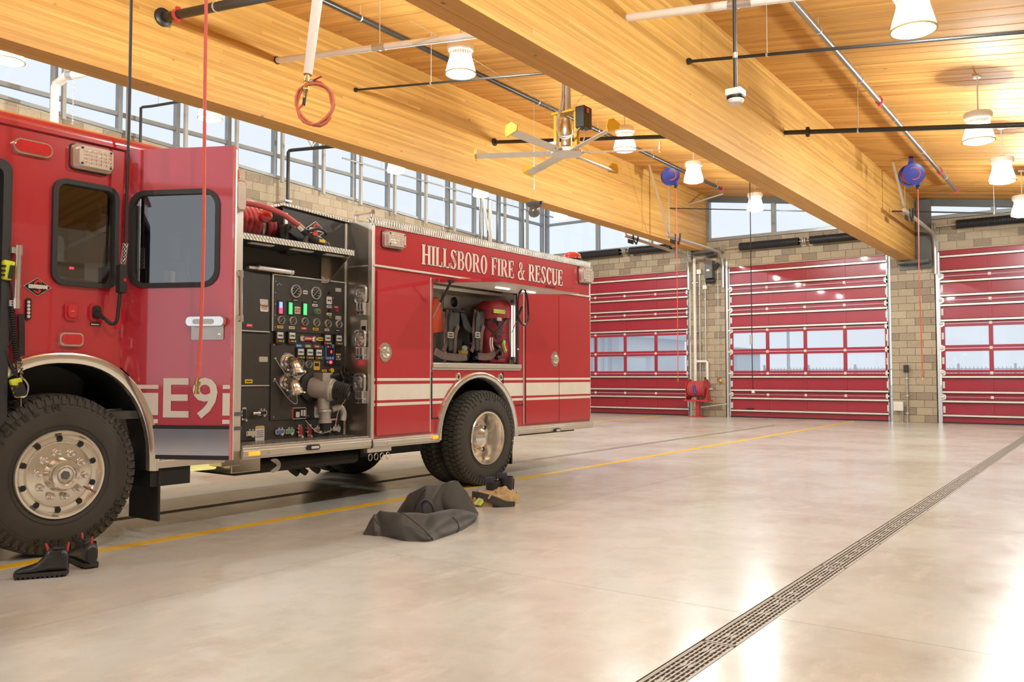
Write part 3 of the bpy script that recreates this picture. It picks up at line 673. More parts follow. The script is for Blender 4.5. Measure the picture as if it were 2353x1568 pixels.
for sx in (-1, 1):
    b.box((FX + sx * .20 - .03, FY - .05, FZ + .08), (FX + sx * .20 + .03, FY + .05, FZ + .70))
b.box((FX - .24, FY - .10, FZ + .67), (FX + .24, FY + .10, FZ + .71)); b.box((FX - .24, FY - .05, FZ + .06), (FX + .24, FY + .05, FZ + .10))
b.build('frame', M['yellow'], fan, None, 0, .006)
MB().lathe([(.0, .12), (.09, .12), (.09, .28), (.105, .30), (.105, .48), (.09, .5), (.085, .58), (0, .58)], (FX, FY, FZ), (0, 0, 1), 18).build('motor', M['stainless'], fan)
MB().box((FX + .25, FY - .13, FZ + .36), (FX + .42, FY + .13, FZ + .72)).build('control_box', M['black'], fan, None, 0, .012)
MB().box((FX + .42, FY - .06, FZ + .60), (FX + .44, FY + .0, FZ + .68)).build('switch', M['redplain'], fan, None, 0, .004)
b = MB()
for o in (0, .03): b.tube(smooth_path([(FX - .02 + o, FY - .09, fc), (FX - .03 + o, FY - .1, FZ + .9), (FX - .10 + o, FY - .14, FZ + .55), (FX - .02, FY - .2, FZ + .28 - o), (FX + .16, FY - .19, FZ + .22 - o), (FX + .32, FY - .1, FZ + .36)]), .012, 7)
b.tube(smooth_path([(FX + .34, FY, FZ + .36), (FX + .36, FY - .02, FZ + .2), (FX + .26, FY, FZ + .06)]), .012, 7); b.build('conduit', M['galv'], fan)
MB().lathe([(0, -.02), (.26, -.02), (.27, -.01), (.27, .03), (.15, .05), (.15, .08), (0, .08)], (FX, FY, FZ), (0, 0, 1), 32).build('hub', M['white'], fan)
MB().box((FX - .24, FY - .30, FZ + .09), (FX - .02, FY - .27, FZ + .15)).build('safety_bracket', M['white'], fan, None, 0, .01)
for k in range(6):
    a = radians(-31 + 60 * k); R = Matrix.Translation((FX, FY, FZ)) @ Matrix.Rotation(a, 4, 'Z') @ Matrix.Rotation(radians(14), 4, 'X')
    b = MB().prism([(-.088, .0), (-.07, .018), (.0, .026), (.07, .014), (.09, .002), (.0, -.004)], 0, 1.30)
    b.xf(R @ Matrix(((0, 0, 1, .24), (1, 0, 0, 0), (0, 1, 0, 0), (0, 0, 0, 1)))); bl = b.build('blade', M['bar'], fan, None, 25)
    b = MB().prism([(-.11, -.035), (.10, -.02), (.13, .05), (.04, .15), (-.06, .14), (-.11, .05)], 0, .022)
    b.xf(R @ Matrix.Translation((1.54, 0, 0)) @ Matrix(((0, 0, 1, 0), (1, 0, 0, 0), (0, 1, 0, 0), (0, 0, 0, 1)))); b.build('blade_tip', M['yellow'], bl, None, 0)
    b = MB()
    for i in (0, 1): b.cyl(R @ V((.28 + .1 * i, .03, -.02)), R @ V((.28 + .1 * i, .03, .04)), .012, None, 8)
    b.build('bolt', M['galv'], bl)
b = MB()
for dx, dy in ((-1.2, -2.6), (-1.6, 1.5), (1.7, -1.0), (1.3, 1.8)): b.tube([(FX, FY, FZ + .62), (FX + dx, FY + dy, ceilz(FX + dx))], .003, 4)
b.build('guy_wire', M['galv'], fan)

# ================================================================== PIPES
def pipe(name, label, pts, r, m, group=None, hang=(), clamps=(), flange=None, k=10, cat='pipe'):
    t = thing(name, label, cat, pts[0], group)
    MB().tube(pts, r, k).build('run', M[m], t)
    for p in hang:
        p = V(p); MB().cyl(p, (p.x, p.y, ceilz(p.x)), .006, None, 6).build('hanger_rod', M['galv'], t)
        MB().lathe([(r + .001, -.012), (r + .008, -.012), (r + .008, .012), (r + .001, .012)], p, (V(pts[-1]) - V(pts[0])), 14).build('hanger_ring', M['galv'], t)
    for p, mm in clamps:
        d = (V(pts[-1]) - V(pts[0])).normalized(); b = MB().lathe([(r + .002, -.03), (r + .018, -.03), (r + .018, .03), (r + .002, .03)], p, d, 12); b.cbox(V(p) + V((.0, 0, r + .025)), (.05, .05, .03)); b.cbox(V(p) - V((.0, 0, r + .025)), (.05, .05, .03)); b.build('coupling', M[mm], t, None, 30)
    if flange: MB().lathe([(r, 0), (r * 2.1, 0), (r * 2.1, .03), (r * 1.5, .05), (r, .05)], flange, (1, 0, 0), 18).build('escutcheon', M['blackpipe'], t)
    return t
def along(X, d, y): return (X, y, ceilz(X) - d)
pipe('sprinkler_main', 'black pipe running with the left beam across the middle bay ceiling', [along(-8.95, .2, y) for y in (-4, 22.6)], .042, 'blackpipe', 'ceiling pipes', [along(-8.95, .2, y) for y in (3, 6.2, 8.6, 11, 13.3, 15.6, 18.2, 20.4, 22.2)], [(along(-8.95, .2, 22.58), 'redplain')])
pipe('sprinkler_main', 'bare steel pipe running away under the right bay ceiling', [along(-3.03, .2, y) for y in (-4, 22.55)], .042, 'steelpipe', 'ceiling pipes', [along(-3.03, .2, y) for y in (3, 8.5, 11, 13.2, 15.6, 18.2, 20.9)], [(along(-3.03, .2, y), 'redplain') for y in (14.45, 20.2, 22.5)])
def cross(y, x0, x1, r, m, label, hang=(), fl=True, cl=(), d=.82):
    return pipe('cross_pipe', label, [along(x0, d, y), along(x1, d, y)], r, m, 'ceiling cross pipes', [along(x, d, y) for x in hang], [(along(x, d, y), mm) for x, mm in cl], along(x0, d, y) if fl else None)
cross(9.9, -10.41, -4.75, .018, 'blackpipe', 'thin black cross pipe from the left beam passing under the bell lamp', (-8.7,))
cross(13.83, -10.41, -4.75, .038, 'blackpipe', 'black cross pipe from the left beam passing behind the fan', ())
cross(9.95, -4.38, 7, .020, 'blackpipe', 'thin black cross pipe from a round flange on the middle beam at upper right', (-3.35, -.4))
cross(13.83, -4.38, 7, .038, 'blackpipe', 'thicker black cross pipe from the middle beam passing in front of a bell lamp', (-3.22, -.95), False, ((-4.0, 'blackpipe'), (-.95, 'blackpipe')))
cross(22.0, -4.38, 7, .018, 'blackpipe', 'far thin black cross pipe behind the right blue hose reel', (-2.2,), False)
cross(22.3, -10.41, -4.75, .015, 'blackpipe', 'far thin black cross pipe between the far lamps of the middle bay', (), False)
cross(6.34, -10.41, -7.1, .06, 'blackpipe', 'thick black pipe with red coupling leaving the left beam at the top', (-9.2,), True, ((-10.05, 'redplain'),))
t = cross(8.25, -10.41, -4.75, .045, 'pipewhite', 'white jacketed pipe crossing from the left beam to the middle beam', (-8.2,), False); 
MB().tube([along(-8.32, .82, 8.25), along(-8.08, .82, 8.25)], .049, 12).build('saddle', M['galv'], t); MB().lathe([(.045, 0), (.06, 0), (.06, .01), (.045, .01)], along(-10.40, .82, 8.25), (1, 0, 0), 16).build('collar', M['rubber'], t)
MB().box((-7.55, 8.25 - .048, ceilz(-7.4) - .84), (-7.1, 8.25 - .03, ceilz(-7.4) - .815)).build('pipe_label', M['lbl_cream'], t, None, 0)
t = cross(8.32, -4.38, 7, .045, 'pipewhite', 'white jacketed pipe leaving the middle beam at the top of the frame', (-3.1,), False); MB().tube([along(-3.2, .82, 8.32), along(-2.95, .82, 8.32)], .049, 12).build('saddle', M['galv'], t)
def bent(name, label, pts, r, m, cat='pipe', group='pipes by the clerestory'):
    t = thing(name, label, cat, pts[0], group); MB().tube(pts, r, 10).build('run', M[m], t); return t
t = bent('drain_pipe', 'white elbowed pipe dropping in front of the clerestory behind the cab roof', [(-15.9, 7.55, 4.2), (-15.9, 7.55, 6.62), (-15.88, 7.56, 6.68), (-15.8, 7.58, 6.71), (-15.15, 7.4, 6.64), (-14.9, 7.4, 6.60), (-10.9, 7.4, 6.2)], .075, 'pipewhite')
MB().tube([(-15.1, 7.4, 6.63), (-14.9, 7.4, 6.60)], .079, 12).build('sleeve', M['galv'], t)
t = bent('drain_pipe', 'thin pipe bending down in front of the clerestory above the open cab door', [(-16.25, 9.45, 5.6), (-16.25, 9.45, 6.80), (-16.2, 9.46, 6.81), (-15.95, 9.5, 6.79), (-10.9, 9.5, 6.3)], .028, 'blackpipe')
MB().cyl((-15.7, 9.5, 6.78), (-15.7, 9.5, ceilz(-15.7)), .006, None, 6).build('hanger_rod', M['galv'], t)
t = bent('drain_pipe', 'dark bent pipe dropping past the block wall right of the open cab door', [(-16.3, 13.3, 2.0), (-16.3, 13.3, 6.72), (-16.28, 13.32, 6.76), (-16.2, 13.35, 6.77), (-10.9, 13.35, 6.25)], .042, 'blackpipe')
b = MB(); b.tube([(-15.5, 13.35, 6.74), (-15.9, 12.9, ceilz(-15.9))], .014, 6); b.tube([(-15.5, 13.35, 6.74), (-15.2, 13.8, ceilz(-15.2))], .014, 6); b.build('sway_brace', M['galv'], t); MB().box((-16.565, 13.2, 5.5), (-16.26, 13.4, 5.54)).build('wall_clamp', M['galv'], t, None, 0)
t = bent('cable_pipe', 'thin green-grey pipe running along the clerestory behind the lamps', [(-15.8, 14.6, 6.78), (-15.8, 24.6, 6.78)], .02, 'alu')
for y in (16, 18, 20, 22): MB().cyl((-15.8, y, 6.78), (-15.8, y, ceilz(-15.8)), .005, None, 6).build('hanger_rod', M['galv'], t)
# chains
def chain(label, x, y, z0, z1, lk=.05):
    t = thing('hanging_chain', label, 'chain', (x, y, z0), 'hanging chains'); b = MB(); z = z1; k = 0
    while z - lk > z0:
        c = [(x + (.010 * cos(a) if k % 2 else 0), y + (0 if k % 2 else .010 * cos(a)), z - lk / 2 + (lk * .58) * sin(a)) for a in [2 * pi * i / 8 for i in range(8)]]
        b.tube(c, .0035, 4, True); z -= lk; k += 1
    b.build('links', M['galv'], t)['kind'] = 'stuff'; return t
chain('thin chain hanging round the white elbowed pipe in front of the clerestory', -14.95, 7.42, 5.7, ceilz(-14.95))
chain('thin chain hanging in front of the clerestory right of the dark bent pipe', -15.5, 14.7, 4.2, ceilz(-15.5))
chain('thin chain hanging in front of the clerestory above the engine lettering', -15.5, 18.2, 4.2, ceilz(-15.5))
# ================================================================== HOSE DROPS, CORDS, SENSORS
t = thing('fill_hose_drop', 'white wrapped drop pipe with brass valve and coiled orange hose at top centre', 'hose', (-5.05, 4.3, 3.6))
P0, P1 = onx(731, -12, -5.05), onx(707, 172, -5.05); d = (P1 - P0).normalized()
MB().tube([P0 - d * .9, P0, P0 * .6 + P1 * .4, P1], [.042, .041, .039, .034], 14).build('wrapped_pipe', M['pipewhite'], t)
q = P1 + d * .0; pr = [(.0, 0), (.018, 0), (.018, .03), (.026, .035), (.026, .06), (.018, .065), (.018, .10), (.024, .11), (.024, .13), (.016, .14), (.016, .19), (.011, .2), (0, .2)]
MB().lathe(pr, q, d, 14).build('brass_valve', M['brass'], t); v0 = q + d * .055
MB().cyl(v0, v0 + V((.05, .02, 0)), .014, None, 10).build('valve_stem', M['galv'], t); MB().obox(v0 + V((.045, .015, .0)), v0 + V((.115, .05, .03)), .02, .008).build('lever', M['redplain'], t, None, 0, .003)
e = q + d * .19; MB().cyl(e, e + d * .06, .013, None, 10).build('hose_ferrule', M['black'], t)
cc = onx(722, 236, -5.0); ax = V((.80, .58, 0)); pts = [e + d * .05]
for i in range(60):
    a = radians(200 + i * 6 * 3.4); rr = .155 + .012 * sin(i * .9)
    pts.append(cc + ax * cos(a) * (rr * (.92 if i % 2 else .90)) + V((0, 0, 1)) * sin(a) * rr * 1.05 + V((-.58, .80, 0)) * (.0007 * i + .016 * sin(i * .35)))
MB().tube(pts, .010, 8).build('coiled_hose', M['orangehose'], t)
def drop(name, label, pts, r, m, grp, cat): 
    t = thing(name, label, cat, pts[-1], grp); MB().tube(smooth_path(pts, 5), r, 8).build('line', M[m], t); return t
def tip(t, p, dr, m='brass', s=1.0):
    MB().lathe([(0, 0), (.011 * s, 0), (.011 * s, .02), (.016 * s, .025), (.016 * s, .05), (.010 * s, .055), (.010 * s, .085), (.014 * s, .09), (.014 * s, .11), (0, .11)], p, dr, 10).build('coupler', M[m], t)
H1 = [onx(474, -30, -4.95), onx(471, 200, -4.95), onx(468, 560, -4.95), onx(460, 800, -4.95), onx(455, 868, -4.95)]; H1[0] = V((H1[0].x, H1[0].y, ceilz(-4.95) - .45))
t = drop('air_hose', 'red air hose with brass coupler hanging in front of the open cab door', H1, .0115, 'redhose', 'hanging red air hoses', 'hose'); tip(t, H1[-1], H1[-1] - H1[-2], 'brass', 1.2)
cT = [tk(301, -20, -.12), tk(299, 150, -.12), tk(295, 330, -.12), tk(287, 565, -.12), tk(284, 612, -.12)]; cT[0] = V((cT[0].x, cT[0].y, 5.9))
t = thing('shore_power_cord', 'black hanging power cord with inline box plugged into the cab side', 'cord', TRK @ cT[-1])
MB().tube(smooth_path([TRK @ p for p in cT], 5), .011, 8).build('cord', M['rubber'], t)
g0, g1 = TRK @ tk(288, 560, -.12), TRK @ tk(282, 612, -.12); b = MB()
for k in range(6):
    for sg in (-1, 1): b.tube([g0.lerp(g1, j / 12) + V((.018 * cos(k * pi / 3 + sg * j * .5), .018 * sin(k * pi / 3 + sg * j * .5), 0)) for j in range(13)], .0022, 4)
b.build('wire_grip', M['galv'], t)
c0 = tk(279, 641, -.12); b = MB().box((c0.x - .028, c0.y - .03, c0.z - .105), (c0.x + .028, c0.y + .03, c0.z + .105)); b.build('inline_box', M['black'], t, TRK, 0, .006)
MB().box((c0.x + .0, c0.y - .034, c0.z - .02), (c0.x + .02, c0.y - .03, c0.z + .0)).build('indicator', M['badge_red'], t, TRK, 0)
cp = [tk(276, 668, -.12), tk(273, 700, -.12), tk(268, 738, -.12), tk(255, 744, -.10), tk(240, 732, -.07), tk(226, 722, -.03)]
MB().tube(smooth_path(cp, 6), .013, 8).build('plug_lead', M['rubber'], t, TRK)
MB().lathe([(.018, 0), (.026, .0), (.03, .03), (.022, .06), (.012, .09)], tk(219, 720, -.01), tk(234, 728, -.09) - tk(219, 720, -.01), 12).build('plug', M['black'], t, TRK)
def reel(x, y, z, label, hose_end, hl):
    t = thing('air_hose_reel', label, 'hose reel', (x, y, z), 'blue hose reels under the beams'); A = V((.55, -.83, 0)).normalized()
    MB().lathe([(0, .0), (.06, .0), (.08, .02), (.20, .03), (.235, .01), (.24, .03), (.21, .06), (.12, .07), (.10, .20), (.21, .21), (.24, .24), (.235, .26), (.20, .24), (0, .24)], V((x, y, z)) - A * .12, A, 28).build('drum', M['blue'], t)
    MB().tube([V((x, y, z)) + A * .13 + A.cross(V((0, 0, 1))) * (.13 * cos(a)) + V((0, 0, 1)) * .13 * sin(a) for a in [radians(60 + 12 * i) for i in range(20)]], .011, 6).build('feed_hose', M['redhose'], t)
    MB().lathe([(.10, -.05), (.19, -.05), (.19, .05), (.10, .05)], (x, y, z), A, 22).build('wound_hose', M['redhose'], t)
    MB().box((x - .05, y - .06, z + .18), (x + .05, y + .06, z + .28)).obox((x, y, z + .25), (x, y, ceilz(x) + .0), .08, .08).build('mount', M['blue'], t, None, 0, .006)
    s = V(hose_end[0]); MB().box((s.x - .05, s.y - .05, s.z - .03), (s.x + .05, s.y + .05, s.z + .08)).build('guide_arm', M['blue'], t, None, 0, .01)
    h = thing('air_hose', hl, 'hose', hose_end[-1], 'hanging red air hoses'); MB().sphere(hose_end[0] + V((0, 0, -.06)), .045, 12, 8).build('bump_stop', M['black'], h)
    MB().tube(hose_end, .0115, 8).build('line', M['redhose'], h); tip(h, hose_end[-1], V((0, 0, -1)))
    return t
_q = onx(1540, 405, -9.6); reel(-9.6, _q.y, _q.z, 'blue hose reel hung by the left beam near the far doors', [onx(1553, 424, -9.5), onx(1556, 640, -9.5), onx(1558, 868, -9.5)], 'long red air hose hanging from the left blue reel before the first red door')
_q = onx(2094, 402, -3.5); reel(-3.5, _q.y, _q.z, 'blue hose reel hung by the middle beam at right', [onx(2109, 424, -3.45), onx(2112, 640, -3.45), onx(2120, 862, -3.45)], 'red air hose hanging from the right blue reel before the block pier')
t = drop('power_cord', 'black drop cord with inline box hanging before the middle red door', [V((-7.5, 20.83, ceilz(-7.5))), onx(1726, 640, -7.5), onx(1729, 860, -7.5), onx(1731, 898, -7.5)], .012, 'rubber', None, 'cord')
p = onx(1726, 781, -7.5); MB().cbox(p, (.07, .07, .24)).build('inline_box', M['cast'], t, None, 0, .01); p = onx(1731, 900, -7.5); MB().cbox(p, (.07, .07, .09)).build('plug', M['lbl_white'], t, None, 0, .01)
# grey stick from ceiling with puck sensor
p = onx(1690, 222, -2.8); t = thing('pendant_sensor', 'small round sensor on a black stem hanging beside the middle beam', 'sensor', p)
MB().cyl(p + V((0, 0, .05)), (p.x, p.y, ceilz(p.x)), .018, None, 10).build('stem', M['blackpipe'], t)
MB().box((p.x - .075, p.y - .075, p.z + .0), (p.x + .075, p.y + .075, p.z + .065)).build('junction_box', M['white'], t, None, 0, .01)
MB().lathe([(0, -.07), (.06, -.066), (.075, -.045), (.075, -.03), (.06, -.02), (0, -.02)], p, (0, 0, 1), 20).build('sensor_head', M['white'], t); MB().lathe([(.045, -.02), (.08, -.018), (.08, .0), (.045, .0)], p, (0, 0, 1), 18).build('clip_ring', M['black'], t)
MB().lathe([(.0181, .0), (.022, .0), (.022, .05), (.0181, .05)], p + V((0, 0, .36)), (0, 0, 1), 10).build('stem_coupling', M['galv'], t)
# dome hung on a chain
p = V((-8.95, 13.16, 4.45)); t = thing('dome_camera', 'dark grey dome camera hanging on a thin chain under the left beam edge', 'camera', p)
MB().lathe([(0, .12), (.10, .12), (.165, .10), (.155, .06), (.09, .02), (.088, -.01), (0, -.01)], p, (0, 0, 1), 24).build('housing', M['grey'], t)
MB().sphere(p + V((0, 0, -.06)), .115, 24, 14).build('bubble', mat('smoked_bubble', (.10, .10, .095), .08, 0, .8), t)
MB().box((p.x + .13, p.y - .03, p.z + .07), (p.x + .20, p.y + .03, p.z + .12)).build('latch', M['black'], t, None, 0, .004)
b = MB(); top = V((p.x, p.y, ceilz(p.x) - .24)); b.tube([p + V((-.13, 0, .11)), p + V((0, 0, .36))], .003, 4); b.tube([p + V((.13, 0, .11)), p + V((0, 0, .36))], .003, 4); b.tube([p + V((0, 0, .36)), top], .005, 5); b.build('suspension_chain', M['galv'], t)
# exhaust-extraction style hanging lines by the clerestory
t = thing('cable_hanger', 'perforated slanting strut and black cables hanging before the clerestory above the engine body', 'cable', (-14, 18.3, 5), None)
for (xa, ya, xb, yb, r, m) in ((1101, 430, 1104, 556, .012, 'blackpipe'), (1109, 420, 1111, 556, .014, 'blackpipe'), (1122, 440, 1120, 560, .014, 'blackpipe'), (1144, 440, 1142, 560, .014, 'blackpipe'), (1203, 460, 1203, 576, .014, 'blackpipe')):
    a, c = onx(xa, ya, -14), onx(xb, yb, -14); a = c + (a - c) * ((7.3 - c.z) / (a.z - c.z)); MB().tube([a, c, c + (c - a).normalized() * .8], r, 6).build('cable', M[m], t)
a, c = onx(1109, 450, -14), onx(1126, 560, -14); MB().obox(a, c + (c - a) * .2, .06, .05).build('strut', M['galv'], t, None, 0); a, c = onx(1127, 460, -14), onx(1127, 562, -14); MB().obox(a, c - V((0, 0, .3)), .07, .05).build('strut', M['galv'], t, None, 0)
# ================================================================== ON THE PIERS
YF = 24.97
t = thing('door_operator', 'grey overhead door operator box high on the left pier with chain', 'motor', (-10.24, 24.9, 4.6))
MB().box((-10.37, 24.68, 4.30), (-10.12, 24.95, 4.86)).build('housing', M['grey'], t, None, 0, .015); MB().box((-10.30, 24.675, 4.52), (-10.20, 24.681, 4.58)).build('label', M['lbl_white'], t, None, 0); MB().box((-10.30, 24.675, 4.78), (-10.18, 24.681, 4.80)).build('label', M['lbl_red'], t, None, 0)
MB().cyl((-10.36, 24.8, 4.22), (-10.08, 24.8, 4.22), .08, None, 16).build('motor', M['black'], t); MB().cyl((-10.08, 24.8, 4.6), (-9.95, 24.8, 4.75), .06, None, 12).build('sprocket', M['black'], t)
b = MB()
for k in range(60): z = 4.5 - k * .06; b.box((-10.03, 24.89, z), (-10.015, 24.905, z + .05)); 
b.build('hand_chain', M['galv'], t)['kind'] = 'stuff'
MB().sphere((-9.95, 24.88, 1.12), .05, 10, 8).build('chain_knob', M['yellow'], t); MB().box((-10.07, 24.9, 1.09), (-10.02, 24.96, 1.22)).build('chain_lock', M['redplain'], t, None, 0)
def conduit(name, label, pts, r, m, boxes=(), grp='conduits on the piers'):
    t = thing(name, label, 'conduit', pts[-1], grp); MB().tube(pts, r, 8).build('run', M[m], t)
    for x, z, sx, sz in boxes: MB().box((x - sx / 2, 24.87, z - sz / 2), (x + sx / 2, 24.97, z + sz / 2)).build('junction_box', M['white'], t, None, 0, .008)
    for k in range(3): 
        z = pts[0][2] + (pts[1][2] - pts[0][2]) * (k + .5) / 3; MB().box((pts[0][0] - r * 2, 24.90, z), (pts[0][0] + r * 2, 24.966, z + .025)).build('strap', M['galv'], t, None, 0)
    return t
t = conduit('water_pipe', 'white water pipe with a side loop running down the left pier to the reel', [(-10.78, 24.88, 4.98), (-10.78, 24.88, .3)], .05, 'pipewhite')
MB().tube([(-10.78, 24.9, 1.72), (-10.42, 24.9, 1.72), (-10.39, 24.9, 1.69), (-10.39, 24.9, .95)], .04, 10).build('branch', M['pipewhite'], t)
conduit('electric_conduit', 'thin conduit with white box on the left pier, left of the grey operator', [(-10.64, 24.93, 4.6), (-10.64, 24.93, .0)], .016, 'galv', ((-10.64, 4.55, .14, .14),))
t = conduit('electric_conduit', 'thin conduit with white box on the left pier beside the grey operator', [(-10.45, 24.93, 4.2), (-10.45, 24.93, .95)], .016, 'galv', ((-10.45, 4.05, .13, .13),))
MB().box((-10.49, 24.88, 1.03), (-10.41, 24.96, 1.22)).build('push_buttons', M['black'], t, None, 0, .006); MB().tube(smooth_path([(-10.45, 24.93, 4.1), (-10.45, 24.93, 4.6), (-10.5, 24.93, 4.8), (-10.7, 24.93, 4.86), (-10.78, 24.93, 4.9)]), .012, 6).build('flex', M['galv'], t)
conduit('roof_drain_pipe', 'dark downpipe hanging from the ceiling bend beside the left pier', [(-10.7, 24.5, 6.35), (-10.7, 24.5, 4.9)], .03, 'blackpipe'); 
MB().tube([(-9.3, 23.6, ceilz(-9.3) - .15), (-10.9, 23.6, ceilz(-10.2) - .55), (-10.9, 24.2, ceilz(-10.2) - .58), (-10.7, 24.5, 6.33)], .028, 8).build('bend', M['galv'], bpy.data.objects['roof_drain_pipe'])
t = conduit('electric_conduit', 'conduit with push button box low on the right pier', [(-4.66, 24.93, 1.42), (-4.66, 24.93, 0)], .022, 'galv')
MB().box((-4.73, 24.84, 1.36), (-4.62, 24.96, 1.56)).build('push_buttons', M['black'], t, None, 0, .008)
t = thing('junction_box', 'white square electrical box low on the right pier with two short conduits', 'box', (-4.87, 24.93, .25)); MB().box((-5.0, 24.82, .31), (-4.75, 24.97, .56)).build('case', M['lbl_white'], t, None, 0, .01)
for x in (-4.82, -4.78): MB().cyl((x, 24.92, .31), (x, 24.92, 0), .018, None, 8).build('conduit', M['galv'], t)
# red hose reel on its stand
t = thing('hose_reel_stand', 'red hose reel on a red floor stand in front of the left pier', 'hose reel', (-10.6, 24.4, 0)); X, Y = -10.52, 24.45
MB().box((X - .06, Y - .06, 0.01), (X + .06, Y + .06, .48)).build('post', M['redplain'], t, None, 0, .006); MB().box((X - .25, Y - .2, 0), (X + .25, Y + .2, .02)).build('foot_plate', M['redplain'], t, None, 0, .004)
MB().box((X - .38, Y - .22, .48), (X + .40, Y + .22, .53)).build('platform', M['redplain'], t, None, 0, .006)
for sx in (-.33, .32):
    p = [(Y - .2, .53), (Y + .2, .53), (Y + .05, .92), (Y - .05, .92)]; b = MB().prism(p, 0, .02); b.xf(Matrix(((0, 0, 1, X + sx), (1, 0, 0, 0), (0, 1, 0, 0), (0, 0, 0, 1)))); b.build('side_bracket', M['redplain'], t, None, 0)
for sx in (-.28, .26): MB().lathe([(.0, 0), (.30, 0), (.31, .01), (.31, .02), (0, .02)], (X + sx, Y, .86), (1, 0, 0), 26).build('flange', M['redplain'], t)
b = MB()
for k in range(9): b.tube([(X - .235 + k * .058, Y + .225 * cos(2 * pi * i / 24), .86 + .225 * sin(2 * pi * i / 24)) for i in range(24)], .029, 8, True)
b.build('wound_hose', M['hose'], t); MB().cyl((X + .36, Y, .86), (X + .48, Y, .86), .03, None, 10).build('axle', M['galv'], t)
MB().cyl((X - .02, Y - .26, .98), (X + .03, Y - .27, .72), .03, .045, 10).build('nozzle', M['blue'], t); MB().obox((X + .1, Y, .3), (X + .85, Y + .3, .42), .05, .03).build('brace', M['cast'], t, None, 0)
MB().tube(smooth_path([(X - .1, Y + .1, .5), (X - .14, Y + .2, .3), (X - .12, Y + .25, .02)]), .025, 8).build('supply_hose', M['pipewhite'], t)

# ================================================================== FIRE ENGINE
ENG = thing('fire_engine', 'red pumper fire engine parked nose to the left with its rear cab door open', 'fire engine', TRK @ Matrix.Translation((6, 1.25, 0)))
def ep(mb, name, m, bevel=0, parent=None, sm=40): return mb.build(name, M[m] if isinstance(m, str) else m, parent or ENG, TRK, sm, bevel)
def epl(name, outer, holes, t, m, w=0.0, off=0.0, parent=None, F=None, bevel=0): return plate(name, outer, holes, t, M[m], F or side(w), parent or ENG, off, bevel)
# ---------------- cab
AC = (2.88, .57)
def arch(a, b, t0, t1, n, c=AC, e=2.25):
    out = []
    for i in range(n + 1):
        t = radians(t0 + (t1 - t0) * i / n); ct, st = cos(t), sin(t)
        out.append((c[0] + a * math.copysign(abs(ct) ** (2 / e), ct), c[1] + b * math.copysign(abs(st) ** (2 / e), st)))
    return out
CWIN = rrect(2.795, 1.915, 3.225, 2.625, .075); FD = rrect(1.42, .95, 2.475, 2.66, .06)
ar = [p for p in arch(.70, .82, 180, 0, 28) if p[0] < 3.285]
zc = AC[1] + .82 * (1 - (.41 / .70) ** 2.25) ** (1 / 2.25)
epl('cab_side', [(1.15, 2.95), (1.15, .60), (2.18, .60)] + ar + [(3.29, zc), (3.29, 2.95)], [CWIN, FD], .03, 'red', 0, -.015)
b = MB().box((3.29, .0, 2.72), (4.20, .03, 2.95)); ep(b, 'door_header', 'red')
prof = [(.0, 2.945), (-.018, 2.955), (-.022, 2.985), (-.008, 3.02), (.03, 3.045), (.12, 3.055), (1.25, 3.09), (2.38, 3.055), (2.47, 3.045), (2.51, 3.02), (2.51, 2.945)]
b = MB().prism(prof, 1.05, 4.22); b.xf(Matrix(((0, 0, 1, 0), (1, 0, 0, 0), (0, 1, 0, 0), (0, 0, 0, 1)))); ep(b, 'cab_roof', 'red', 0, None, 30)
ep(MB().obox((1.1, -.024, 2.955), (4.2, -.024, 2.955), .006, .02, (0, 0, 1)), 'drip_rail', 'red')
b = MB().box((1.12, .03, .62), (1.16, 2.5, 1.65)); ep(b, 'cab_front', 'red'); ep(MB().box((1.13, .05, 1.65), (1.15, 2.45, 2.9)), 'windshield', 'cabglass')
ep(MB().box((1.12, .03, 2.75), (1.17, 2.5, 2.95)), 'front_header', 'red'); ep(MB().box((.85, .1, .45), (1.12, 2.4, .85)), 'front_bumper', 'chrome', .03)
epl('cab_far_side', [(1.15, 2.95), (1.15, .60), (4.2, .60), (4.2, 2.95)], [rrect(1.6, 1.8, 2.45, 2.65, .06), rrect(2.7, 1.8, 3.25, 2.65, .06), rrect(3.4, 1.8, 4.05, 2.65, .06)], .03, 'red', 2.5, .0)
for a, c in ((1.6, 2.45), (2.7, 3.25), (3.4, 4.05)): ep(MB().box((a, 2.49, 1.8), (c, 2.50, 2.65)), 'far_window', 'cabglass')
ep(MB().box((1.2, .04, .93), (4.18, 2.46, .99)), 'cab_floor', 'interior'); ep(MB().box((4.12, .04, .62), (4.18, 2.47, 2.94)), 'cab_rear_wall', 'interior')
ep(MB().box((1.2, .04, 2.86), (4.18, 2.46, 2.93)), 'headliner', 'interior')
ep(MB().box((1.7, .5, .99), (3.3, 2.0, 1.55)), 'engine_cover', 'interior', .06)
for s0, w0 in ((2.2, .25), (2.2, 1.75), (3.5, .25), (3.5, 1.75), (3.55, 1.0)):
    st = ep(MB().box((s0, w0, 1.35), (s0 + .45, w0 + .48, 1.5)), 'seat', 'interior', .04)
    ep(MB().box((s0 + .40, w0, 1.5), (s0 + .52, w0 + .48, 2.2)), 'seat_back', 'interior', .04, st); ep(MB().box((s0 + .41, w0 + .1, 2.22), (s0 + .5, w0 + .38, 2.42)), 'head_rest', 'interior', .03, st)
    ep(MB().box((s0, w0, .99), (s0 + .4, w0 + .48, 1.35)), 'seat_base', 'interior', 0, st)
